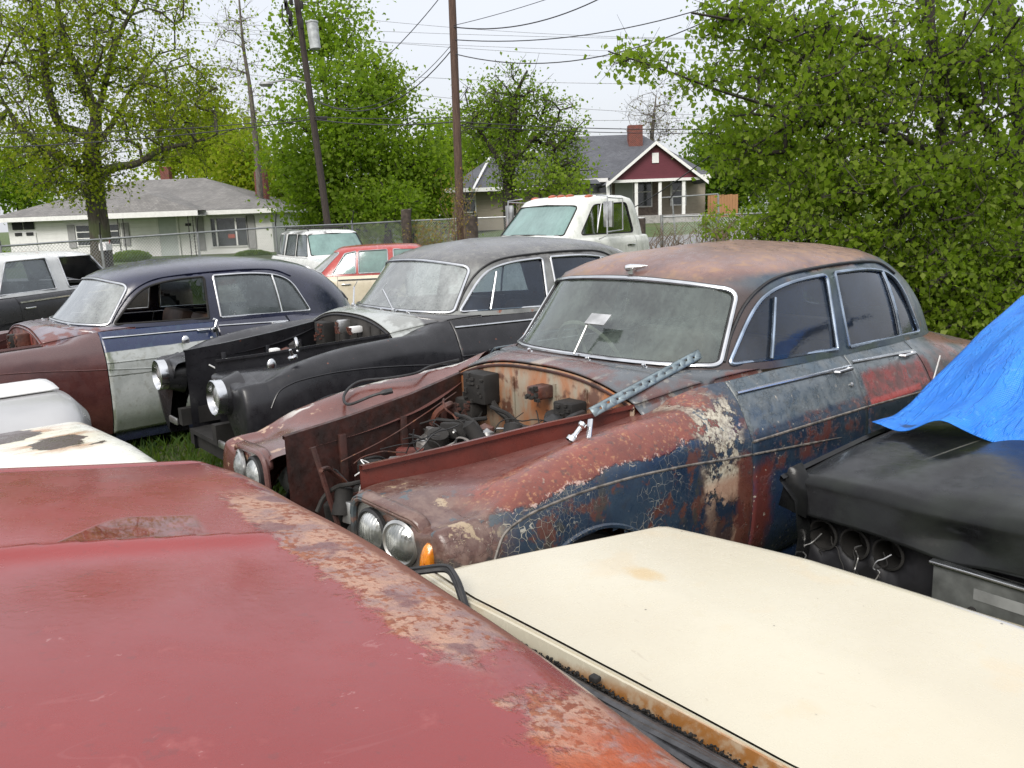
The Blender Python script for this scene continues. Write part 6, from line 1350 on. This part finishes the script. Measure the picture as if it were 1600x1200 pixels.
def seam(t): return float(np.interp(t, [-.1, .03, .245, .7, 1.156, 1.45], [.60, .575, .540, .520, .508, .52]))
def rearx(t): return float(np.interp(t, [-.1, .03, .17, .256, .7, 1.26, 1.5], [.60, .62, 1.02, 1.335, 1.39, 1.39, 1.25]))
def dz(s, t): return .93+.016*(1-((t-.75)/.75)**2)-.03*max(0, s-.9)
def lid(u, v):
    t = .035+1.42*u; a, b = seam(t)+.006, rearx(t)-.012; s = a+(b-a)*v; z = dz(s, t)
    k = min(1, max(0, (s-(b-.035))/.035)); z -= .022*k*k; k = min(1, max(0, (.035-(t-.035))/.035)); z -= .0*k; return Vector((s, -t, z))
mesh('boot_lid', MB().grid(lid, 60, 50).V, MB().grid(lid, 60, 50).F, M_CREAM, ts, 60)
def strip(u, v):
    t = .0+1.5*u; a = seam(t)-.004; s = a-(.042-.026*u)*v; z = dz(a, t)+.002+[0, .004, .005, -.004, .006, .004, -.012, -.03][min(7, int(v*7.01))]*1.; return Vector((s, -t, z))
mesh('window_ledge', MB().grid(strip, 60, 8).V, MB().grid(strip, 60, 8).F, M_CREAM, ts, 40)
g = MB(); lp = [(rearx(t), t) for t in np.linspace(.035, 1.455, 40)]+[(.6, 1.58), (-3.6, 1.60), (-3.6, -.10), (.55, -.05)]; n_ = len(lp)
V = []; 
for k_, (zz, off) in enumerate(((.908, 0), (.885, .006), (.70, .012), (.25, -.02))):
    for s_, t_ in lp: V.append((s_+(off if s_ > .9 else 0), -(t_+(off if t_ > .9 else -off)), zz if s_ > -.5 else min(zz, .88)))
F = [(k_*n_+i, k_*n_+(i+1) % n_, (k_+1)*n_+(i+1) % n_, (k_+1)*n_+i) for k_ in range(3) for i in range(n_)]; mesh('body', V, F, M_CREAM, ts, 40)
MB().box((-.75, -.75, .885), (.01, .01, .01)).box((-2.9, -.75, .87), (1.5, 1.62, .02), bev=.008).build('bonnet', M_CREAM, ts)
MB().box((-1.1, -.75, .30), (4.6, 1.5, .04)).box((.05, -.75, .885), (.72, 1.36, .02)).box((.42, -.75, .60), (.02, 1.4, .6)).build('cabin_floor', M_BLACK, ts)
MB().box((-.3, -.75, .75), (.2, 1.3, .5), bev=.06).box((-.65, -.75, .5), (.6, 1.3, .2), bev=.06).build('seat', M_DARKIN, ts)
for t_ in (.0, 1.46):
    g = MB(); sx = 1 if t_ < .5 else -1
    if t_ > 1: MB().box((.5, -1.47, .88), (.3, .03, .06)).build('side_rail', M_CREAM, ts)
    a = [(-.02, -t_, 1.335) if t_ < 1 else (-.2, -t_, 1.335), (.12, -t_-.03*sx, 1.15), (.44, -t_-.05*sx, .90), (.34, -(t_+.06*sx), .90), (.04, -(t_+.07*sx), 1.15), (-.12, -(t_+.08*sx), 1.335)]
    g.add([Vector(p) for p in a], [(0, 1, 4, 5), (1, 2, 3, 4)]); g.build('rear_pillar', M_RED, ts, 30, solid=.012, off=0)
    MB().tube([(-1.75, -t_, 1.38), (-2.35, -t_, .90)], .03, 6).tube([(-.75, -t_, 1.38), (-.75, -t_, .9)], .03, 6).build('front_pillar', M_CREAM, ts)
M_STRIP = simple('weathered_rubber', (.040, .040, .043), .38, 0, .35, 40)
for k, (o1, o2, z1, z2, r_) in enumerate(((-.078, -.060, .912, .912, .009), (-.090, -.085, .915, .920, .010), (-.104, -.10, .918, .930, .011), (-.116, -.13, .92, .940, .009), (-.128, -.152, .92, .945, .010), (-.140, -.18, .918, .935, .011), (-.155, -.215, .91, .925, .011), (-.175, -.25, .905, .92, .009))):
    pts = [(seam(t)+.032+o1*.9+(o2-o1)*((t-.12)/1.3)+.012*math.sin(t*3+k), -t, z1+(z2-z1)*((t-.12)/1.3)+.006*math.sin(t*5+k*2)) for t in np.linspace(.12, 1.42, 26)]
    MB().tube(pts, r_, 6, flat=.55).build('rubber_strip', M_STRIP, ts)
rs_ = random.Random(9); g = MB()
for k in range(900):
    t = rs_.uniform(.30, 1.42); s_ = seam(t)-.046+.026*t/1.4-.004-abs(rs_.gauss(0, .006)); q = rs_.uniform(.0012, .0036); g.box((s_, -t, dz(s_, t)-.024+rs_.uniform(-.004, .008)), (q*rs_.uniform(.7, 2), q*rs_.uniform(.7, 2.4), q*.9), M=Matrix.Rotation(rs_.uniform(0, 3), 4, 'Z') @ Matrix.Rotation(rs_.uniform(-.6, .6), 4, 'X'))
g.box((seam(.78)-.05, -.74, .948), (.018, .022, .012), bev=.003); g.build('crumbling_sealant', M_BLACK, ts)
w0 = Vector((TS[0], TS[1], 0)); pts = [atz(632, 896, .985), atz(662, 892, .992), atz(690, 889, .997), atz(703, 892, .997), atz(712, 905, .992), atz(718, 920, .98), atz(725, 942, .955), atz(729, 955, .94)]
gp = Matrix.Rotation(-R(41), 4, 'Z'); g = MB(); pts = cat_rom([gp @ (p-w0) for p in pts], 6); g.tube(pts, .0115, 8, flat=.8); g.tube([Vector(p)+Vector((0, 0, .009)) for p in pts], .006, 6); g.build('window_gasket', M_RUBBER, ts)
for wx in (.65-.1, -2.35): 
    for wy in (-.05, -1.5): wheel(ts, wx, wy, .32, r=.33, w=.18, sg=1 if wy > -.5 else -1)
# ---- black car under the blue tarp
BK = (1.03, 3.04, 37.); bk = thing('black_saloon', 'black saloon with dented bonnet and missing headlamps at the right', 'car', (BK[0], BK[1], 0), R(37))
def bkp(s, c, n, n2):
    l = s.mul(s.st(s.mth('ABSOLUTE', s.sub(s.add(s.xyz(1), s.mul(s.xyz(0), .25)), -.22)), .003, .008, 1., 0.), s.box(.38, .75, None, None, None, None, .05)); c = s.mix(s.mul(l, .8), c, (.16, .16, .15)); return s.mix(s.mul(s.st(s.noise(3, 5, w=8), .5, .65), .5), c, (.018, .022, .017)); c = s.mix(s.mul(s.st(s.noise(45, 5, .7, w=12), .62, .68), .35), c, (.07, .07, .065))
M_BKP = sat_paint('glossy_black_paint', (.006, .006, .007), (.013, .014, .014), (.12, .28), extra=bkp, coat=.0, spec=.22)
def bon(u, v):
    t = .02+1.72*u; 
    if v < .12: k = v/.12; s_ = -.035+.03*k; z = .775+.095*k
    elif v < .22: k = (v-.12)/.10; a = k*math.pi/2; s_ = -.005+.05*(1-math.cos(a)); z = .87+.038*math.sin(a)
    else: k = (v-.22)/.78; s_ = .045+1.0*k; z = .908+.085*k**.8
    z += .035*(1-((t-.88)/.88)**2)*(min(1, v/.25)); z -= .022*math.exp(-((t-.60)/.10)**2-((s_-.0)/.08)**2); s_ += .045*math.exp(-((t-.60)/.11)**2-((z-.82)/.06)**2); z += .012*math.exp(-((t-.45)/.09)**2-((s_-.42)/.12)**2)-.010*math.exp(-((t-.75)/.12)**2-((s_-.5)/.2)**2)+.003*math.sin(t*23)*math.exp(-((s_-.2)/.25)**2)+.006*math.sin(t*9+s_*6)
    return Vector((s_, -t, z))
MB().grid(bon, 90, 90).build('bonnet', M_BKP, bk, 70, solid=.004)
def fend(sg, tt):
    def f(u, v):
        s_ = -.06+3.9*u; w_ = [0, .012, .016, -.04, -.055, -.03, .0][min(6, int(v*6.01))]; zz = [.955, .965, .945, .88, .70, .45, .25][min(6, int(v*6.01))]
        zz -= .045*(1-min(1, s_/.55)) if v < .6 else 0; return Vector((s_, -(tt+sg*(-w_*1.2)), zz))
    return MB().grid(f, 50, 7)
for sg, tt in ((1, .0), (-1, 1.76)): fend(sg, tt).build('front_fender', M_BKP, bk, 50)
MB().add([Vector(p) for p in ((.02, -.02, .955), (-.02, .01, .935), (-.06, .02, .80), (-.05, -.09, .775), (.015, -.06, .90), (.06, .03, .93), (.04, .05, .79))], [(0, 1, 2, 3, 4), (0, 5, 1), (1, 5, 6, 2)]).build('fender_tip', M_BKP, bk, 20, solid=.012)
hs = [(.115, .70), (.24, .70), (.365, .70), (1.45, .70), (1.57, .70), (1.69, .70)]
V, F = cdt_panel([(.02, .42), (1.74, .42), (1.74, .80), (.02, .80)], [[(cx_+.052*math.cos(a), cz_+.060*math.sin(a)) for a in np.linspace(0, 2*math.pi, 22, endpoint=False)] for cx_, cz_ in hs], lambda a, b: Vector((.03, -a, b)), .06)
M_BKD = simple('dull_black', (.012, .012, .014), .5, var=.5); fp = MB().add(V, F).build('front_panel', M_BKD, bk, 20, solid=.02)
for cx_, cz_ in hs: MB().lathe([(.056, -.01), (.058, .008), (.050, .010), (.050, -.05), (.047, -.10), (.001, -.11)], 22, frame((.03, -cx_, cz_), (0, 1, 0), (-1, 0, 0))).build('lamp_bowl', M_BLACK, fp)
rs_ = random.Random(31)
for k in range(7):
    cx_ = hs[k % 3][0]; pts = [(.03, -cx_+rs_.uniform(-.03, .03), .70)]; 
    for _ in range(5): pts.append((pts[-1][0]-rs_.uniform(0, .02), pts[-1][1]+rs_.uniform(-.03, .03), pts[-1][2]-rs_.uniform(.0, .04)))
    MB().tube(cat_rom(pts, 4), .0025, 4).build('loose_wire', M_DULLCHROME if k % 2 else M_BLACK, fp)
pl = MB().box((-.035, -.88, .60), (.05, .64, .31), bev=.006).build('radiator_shell', simple('tarnished_steel', (.19, .20, .19), .45, .7, .45, 7), bk)
MB().box((-.055, -.88, .758), (.035, .66, .014), bev=.005).build('chrome_strip', M_CHROME, pl); MB().lathe([(.013, 0), (.013, .006), (.005, .008)], 12, frame((-.062, -.69, .64), (0, 1, 0), (-1, 0, 0))).build('screw', M_BLACK, pl); MB().box((-.0605, -.765, .695), (.003, .15, .035)).build('scraped_patch', simple('bare_scrape', (.33, .34, .33), .5, .5), pl)
MB().box((2.4, -.88, .55), (2.6, 1.62, .75), bev=.1).build('cabin', M_BKP, bk); MB().box((.6, -.88, .40), (1.1, 1.5, .3)).build('engine_bay', M_BLACK, bk)
for wx in (.75, 3.6):
    for wy in (-.12, -1.64): wheel(bk, wx, wy, .33, r=.34, w=.19, sg=1 if wy > -.5 else -1)
# tarp: draped sheet over windscreen and cabin
tsil = [(.537, .978), (.70, .995), (.858, 1.037), (1.121, 1.139), (1.463, 1.271), (1.848, 1.39), (2.3, 1.45), (3.2, 1.45)]
def tarp(u, v):
    s_ = .54+2.9*v; t = -.02+1.86*u; z0 = float(np.interp(s_, [a for a, b in tsil], [b for a, b in tsil])); hem = .03*math.sin(u*9)+.05*math.sin(u*23+1)*.4
    prof = float(np.interp(s_, [.54, .80, 1.15, 1.35, 1.7, 3.44], [.985, 1.10, 1.36, 1.45, 1.50, 1.50])); k = sstep(u/.22)*sstep((1-u)/.12); z = z0+(prof-z0)*k
    s2 = s_+((hem+.13*sstep((t-.3)/.3)) if v < .15 else 0)*(1-v/.15 if v < .15 else 0); lift = .055*math.exp(-((t-.27)/.09)**2)*max(0, 1-v/.10)+.010*max(0, 1-v/.06)
    fold = .012*math.sin(t*17+s_*5)*math.exp(-v*3)+.007*math.sin(t*31-s_*9+math.sin(s_*4))+.010*math.sin((t*1.2+s_*.9)*11)*(.3+.7*k)
    return Vector((s2, -(t+.0*fold), z+lift+fold*.8+.008))
def tarpm():
    s = Mat('blue_tarpaulin'); wv = s.mul(s.add(s.mth('SINE', s.mul(s.xyz(0), 900.)), s.mth('SINE', s.mul(s.xyz(1), 900.))), .5); n = s.noise(4, 5, .6, 1.2); n2 = s.noise(40, 4, .6, .5, w=3); c = s.mix(s.st(n, .3, .7), (.008, .150, .60), (.015, .21, .72)); c = s.mix(s.mul(s.st(n2, .62, .70), .35), c, (.12, .36, .80)); c = s.mix(s.ball((.63, -.11, .99), .018, .4, s.mul(s.sub(n2, .5), .03), (1, .4, 1)), c, (.01, .05, .16)); mq = s.n('Mapping'); mq.inputs['Rotation'].default_value = (0, 0, .5); mq.inputs['Scale'].default_value = (2., 10., 4.); s.put(mq.inputs[0], s.P); fo = s.noise(1.6, 4, .55, .6, vec=mq.outputs[0]); cre = s.st(s.mth('ABSOLUTE', s.sub(fo, .5)), 0., .05, 1., 0.); c = s.mix(s.mul(cre, .12), c, (.06, .28, .78)); return s.fin(c, .40, 0, s.add(s.mul(wv, .10), s.add(s.mul(cre, .35), s.add(s.mul(fo, 1.5), s.mul(n2, .35)))), .010)
o = MB().grid(tarp, 110, 130).build('tarpaulin', tarpm(), None, 80, solid=.0025); o.location = (BK[0], BK[1], 0); o.rotation_euler = (0, 0, R(37)); tag(o, 'bright blue tarpaulin draped over the black saloon at the right edge', 'tarp')
# ---- white rusty car nose and the loose panel lying on it, lower left
def wr(s, c, n, n2):
    j = s.mul(s.sub(n, .5), .22); jj = s.add(j, s.mul(s.sub(n2, .5), .07)); h_ = s.any(s.ball((.34, .60, .96), .12, .05, jj, (1, .8, 1)), s.ball((.52, .25, .96), .17, .05, jj), s.ball((.20, .76, .93), .05, .06, jj), s.ball((.02, .06, .90), .035, .15, jj), s.ball((.75, .5, .94), .1, .1, jj)); halo = s.any(s.ball((.34, .60, .92), .20, .5, jj), s.ball((.04, .12, .86), .16, .5, jj), s.ball((.5, .3, .92), .25, .5, jj)); st1 = s.mul(s.st(s.noise(9, 5, .6, vec=s.scl((.25, 1, .25)), w=5), .52, .62), halo)
    c = s.mix(s.mul(halo, .35), c, (.62, .50, .26)); c = s.mix(s.mul(st1, .85), c, (.40, .14, .03)); return s.mix(h_, c, (.050, .022, .018))
M_WRUST = sat_paint('rusting_white_paint', (.66, .66, .58), (.74, .74, .68), extra=wr, coat=.4)
wl = thing('rusty_white_car', 'white car end with large brown rust holes behind the red roof at left', 'car', (-2.147, 4.34, 0), R(221))
def wbody(u, v):   # x leftwards from rounded end, v across (near -> far)
    x = .0+3.6*u**1.5; a = v*math.pi; k = min(1, x/.32); e_ = (1-(1-k)**2.4)**.5 if k < 1 else 1; yc = .78; hw = .80*(.80+.20*e_); y = yc-hw*abs(math.cos(a))**.45*(1 if math.cos(a) > 0 else -1)
    zt = .70+(.245)*e_*abs(math.sin(a))**.30; z = .30+(zt-.30)*min(1, abs(math.sin(a))**.35+.0); z = min(z, .30+.66*(.25+.75*e_)*(abs(math.sin(a))**.30)+.0)
    return Vector((x-.05*(1-abs(math.cos(a))), y, z))
def wb2(u, v):
    x = 3.6*u**1.6; e_ = min(1, x/.20); e_ = (1-(1-e_)**2.6)**.42; ys = [0, .0, .01, .04, .14, .8, 1.35, 1.51, 1.58, 1.6, 1.6]; zs = [.25, .62, .86, .945, .965, .985, .955, .90, .80, .62, .25]
    f = v*10; i = min(9, int(f)); f -= i; y = ys[i]*(1-f)+ys[i+1]*f; z = zs[i]*(1-f)+zs[i+1]*f; zc = .62; z = z if z < zc else zc+(z-zc)*e_; y = .8+(y-.8)*(.86+.14*e_); return Vector((x, y, z))
M_SIL = simple('pale_silver_paint', (.36, .36, .36), .32, .15, .06, 3, .3)
g = MB().grid(lambda u, v: wb2(u, v), 60, 61); g.F = [f[::-1] for f in g.F]; g.build('body', M_WRUST, wl, 60)
MB().tube([Vector((.005, .30, .80)), Vector((-.01, .8, .82)), Vector((.005, 1.3, .80))], .016, 8).build('bright_trim', M_CHROME, wl)
MB().box((1.9, .8, .32), (3.2, 1.4, .05)).build('underside', M_BLACK, wl)
for wx in (.8,): 
    for wy in (.12, 1.48): wheel(wl, wx, wy, .31, r=.32, w=.18, sg=1 if wy > .5 else -1)
sp = thing('loose_bonnet', 'loose silver grey bonnet panel resting on the rusty white car', 'car panel', (-2.28, 4.46, 0), R(221))
def spf(u, v):
    x = 2.2*u; y = .38-1.22*v; z = 1.045-.09*(abs(2*v-1))**3-(.09*(1-min(1, x/.10))**2); 
    return Vector((x+.10*(2*v-1)**2-.06*v, y, z-.035))
MB().grid(spf, 40, 30).build('panel', M_SIL, sp, 60, solid=.02); MB().tube([spf(u_, .42)+Vector((0, 0, .003)) for u_ in np.linspace(.02, 1, 20)], .004, 5).build('crease', M_BLACK, sp); MB().box((1.1, -.25, .93), (1.7, .4, .12), bev=.02).build('brace', M_SIL, sp)
mesh('top_panel', [Vector((x, y, 1.035+.02*(1-((y+.45)/.22)**2))) for x in (.05, .10, 2.2) for y in (-.66, -.50, -.36, -.24)], [(0, 1, 5, 4), (1, 2, 6, 5), (2, 3, 7, 6), (4, 5, 9, 8), (5, 6, 10, 9), (6, 7, 11, 10)], M_WHITE, sp, 40, solid=.01)
# ---- saloon at far left with white upper body and missing quarter glass
M_WHP = sat_paint('dirty_white_paint', (.55, .56, .55), (.66, .67, .66), extra=lambda s, c, n, n2: s.mix(s.mul(s.st(s.noise(2.2, 5, .6, w=8), .54, .60), s.st(s.xyz(2), 1.36, 1.40)), c, (.30, .11, .07)))
M_TRIM = simple('satin_trim', (.5, .51, .52), .3, .8)
GL = Green(gtab(.60, 3.35, .74, .93, 1.42, .42, .35, .12), 2.0)
stL = dict(G=GL, x0=-.8, x1=4.35, w=.90, zbelt=.93, zhood=.80, ztail=.84, cowl=.62, deck=3.35, cuts=[.95, 1.95, 2.85], wb=3.0, mats=dict(body=M_BLKP, roof=M_WHP, trim=M_TRIM, ws=M_GLASSG, rw=M_GLASSD, sg=M_GLASSD, front_door=M_BLKP), strip=1, open=(0,),
  wsc=(.62, .99, .55, 1.31, .09, .70), rsc=(.60, .99, .50, 1.31, .09, .70), wins=[[(.86, .965), (1.10, 1.335), (1.82, 1.345), (1.82, .965)], [(2.04, .965), (2.04, 1.345), (2.66, 1.335), (2.92, .965)]], wr=.025)
gcar('white_topped_saloon', 'black saloon with white roof and missing front window at the left edge', 'car', (-5.92, 12.9, -102., .20), stL)
# ---- red over cream saloon in the second row
M_REDP = sat_paint('faded_red_paint', (.30, .030, .026), (.37, .050, .042), (.15, .35)); M_CRM2 = sat_paint('old_cream_paint', (.52, .46, .34), (.60, .54, .42), (.2, .4))
M_REDR = sat_paint('red_roof_paint', (.30, .032, .028), (.38, .055, .045), (.12, .3), extra=lambda s, c, n, n2: s.mix(s.mul(s.st(s.mth('ABSOLUTE', s.xyz(1)), .50, .60, 1., 0.), s.mul(s.st(s.xyz(0), 3.0, 3.1), .6)), c, (.25, .13, .10)))
GR = Green(gtab(.95, 3.45, .74, .93, 1.42, .45, .55, .13), 2.0)
stR = dict(G=GR, x0=-.8, x1=5.0, w=.90, zbelt=.93, zhood=.85, ztail=.86, cowl=.98, deck=3.45, cuts=[.95, 1.95, 2.85], wb=3.0, mats=dict(body=M_CRM2, roof=M_REDR, trim=M_TRIM, ws=M_GLASSTEAL, rw=M_GLASSG, sg=M_GLASSTEAL, bonnet=M_REDP, boot=M_REDP), strip=1,
  wsc=(.62, .99, .55, 1.31, .09, .70), rsc=(.62, .99, .52, 1.32, .09, .70), wins=[[(1.20, .965), (1.44, 1.335), (1.90, 1.345), (1.90, .965)], [(2.00, .965), (2.00, 1.345), (2.48, 1.335), (2.50, .965)], [(2.55, .965), (2.53, 1.335), (2.72, 1.30), (2.95, .965)]], wr=.02)
p_ = at(480, 420, 12.5)
gcar('red_saloon', 'red topped cream saloon seen between the navy and grey vintage saloons', 'car', (-.12, 15.645, 186., .0), stR)
# ---- white sport wagon by the fence
M_WH3 = sat_paint('white_wagon_paint', (.56, .57, .56), (.66, .67, .66), extra=lambda s, c, n, n2: s.mix(s.mul(s.st(s.noise(2.4, 5, .6, w=8), .50, .60), s.st(s.xyz(2), 1.60, 1.64)), c, (.10, .10, .095)))
GS = Green(gtab(.75, 4.0, .80, 1.06, 1.70, .55, .22, .12, 6, 6), 2.2)
stS = dict(G=GS, x0=-.75, x1=4.0, w=.92, zbelt=1.06, zhood=1.0, ztail=1.05, cowl=.85, deck=4.0, cuts=[.85, 1.85, 2.75], wb=2.85, mats=dict(body=M_WH3, roof=M_WH3, trim=M_BLACK, ws=M_GLASSTEAL, rw=M_GLASSTEAL, sg=M_GLASSD, bonnet=M_WH3),
  wsc=(.68, 1.12, .60, 1.60, .09, .72), rsc=(.66, 1.12, .60, 1.60, .09, .72), wins=[[(1.02, 1.10), (1.36, 1.60), (1.80, 1.61), (1.80, 1.10)], [(1.90, 1.10), (1.90, 1.61), (2.65, 1.61), (2.75, 1.10)], [(2.90, 1.10), (2.86, 1.61), (3.72, 1.60), (3.84, 1.10)]], wr=.03)
rw_ = gcar('white_sport_wagon', 'white sport utility wagon with roof rack parked along the fence', 'car', (-3.55, 19.9, 119.5, -.07), stS)
for sg in (-1, 1): MB().tube([(1.6, sg*.5, 1.70), (1.7, sg*.5, 1.755), (3.5, sg*.5, 1.755), (3.6, sg*.5, 1.70)], .018, 6).build('roof_rack_rail', M_BLACK, rw_)
for xx in (2.0, 3.0): MB().tube([(xx, -.5, 1.74), (xx, .5, 1.74)], .015, 6).build('rack_bar', M_BLACK, rw_)
# ---- white truck cab
M_WH4 = sat_paint('truck_white_paint', (.62, .64, .61), (.70, .72, .69), extra=lambda s, c, n, n2: s.mix(s.mul(s.st(s.noise(6, 6, .6, vec=s.scl((1, 1, .3)), w=8), .50, .64), .45), c, (.30, .33, .28)))
GT = Green([(0, .05, 1.75, .86, 1.42, 1.42, 1.42, 7, 9), (.25, .22, 1.72, .83, 1.60, 1.60, 1.60, 7, 9), (.5, .40, 1.67, .80, 1.78, 1.78, 1.78, 7, 9), (.75, .56, 1.60, .76, 1.965, 1.965, 1.965, 6, 7), (.84, .66, 1.52, .70, 2.01, 2.01, 2.01, 5, 5), (.93, .85, 1.35, .5, 2.035, 2.035, 2.035, 4, 4), (1, 1.05, 1.2, 0, 2.045, 2.045, 2.045, 3, 3)], 1.1)
stT = dict(G=GT, x0=-1.55, x1=1.78, w=.95, zbelt=1.42, zhood=1.30, ztail=1.42, cowl=.15, deck=1.74, cuts=[.2, 1.45], wb=30, zlow=.45, mats=dict(body=M_WH4, roof=M_WH4, trim=M_BLACK, ws=M_GLASSTEAL, rw=M_GLASSTEAL, sg=glass_mat('dark_green_glass', (.10, .18, .15), (.05, .10, .08), .35, .08, .1)),
  wsc=(.74, 1.47, .66, 1.88, .08, .66), rsc=(.6, 1.52, .55, 1.85, .2, .62), wins=[[(.40, 1.47), (.72, 1.89), (1.38, 1.91), (1.46, 1.47)]], wr=.06)
tr_ = gcar('white_truck', 'white truck cab with orange marker lights on its roof behind the grey saloon', 'truck', (.236, 12.906, 37.3, .064), stT)
for yy in (-.62, -.2, 0, .2, .62):
    MB().lathe([(.001, .0), (.055, .005), (.05, .03), (.02, .045), (.001, .048)], 14, Matrix.Translation((.78-.0*abs(yy), yy, 2.012-(.02 if abs(yy) > .5 else 0))) @ Matrix.Diagonal((1.5, 1, 1, 1))).build('marker_light', simple('orange_marker', (.30, .07, .03), .4), tr_)
for sg in (-1, 1):
    MB().tube([(.72, sg*.83, 1.44), (.86, sg*.80, 1.91)], .012, 6).build('quarterlight_bar', M_TRIM, tr_)
    mm = MB().tube([(.66, sg*.95, 1.40), (.62, sg*1.16, 1.45), (.64, sg*1.15, 2.0), (.70, sg*.86, 2.02)], .011, 6).tube([(.62, sg*1.16, 1.50), (.95, sg*1.14, 1.52), (.96, sg*1.13, 1.96), (.64, sg*1.15, 1.98)], .010, 6).build('mirror_bracket', M_TRIM, tr_)
    MB().box((.66, sg*1.15, 1.75), (.04, .18, .36), bev=.01).build('mirror', M_DULLCHROME, mm)
MB().box((3.4, 0, .72), (3.2, 1.8, .12), bev=.03).box((1.1, 0, .75), (5.0, .9, .2)).build('load_bed', M_WH4, tr_)
for wx in (-.75, 3.6):
    for wy in (-.8, .8): wheel(tr_, wx, wy, .40, r=.41, w=.24, sg=1 if wy > 0 else -1)
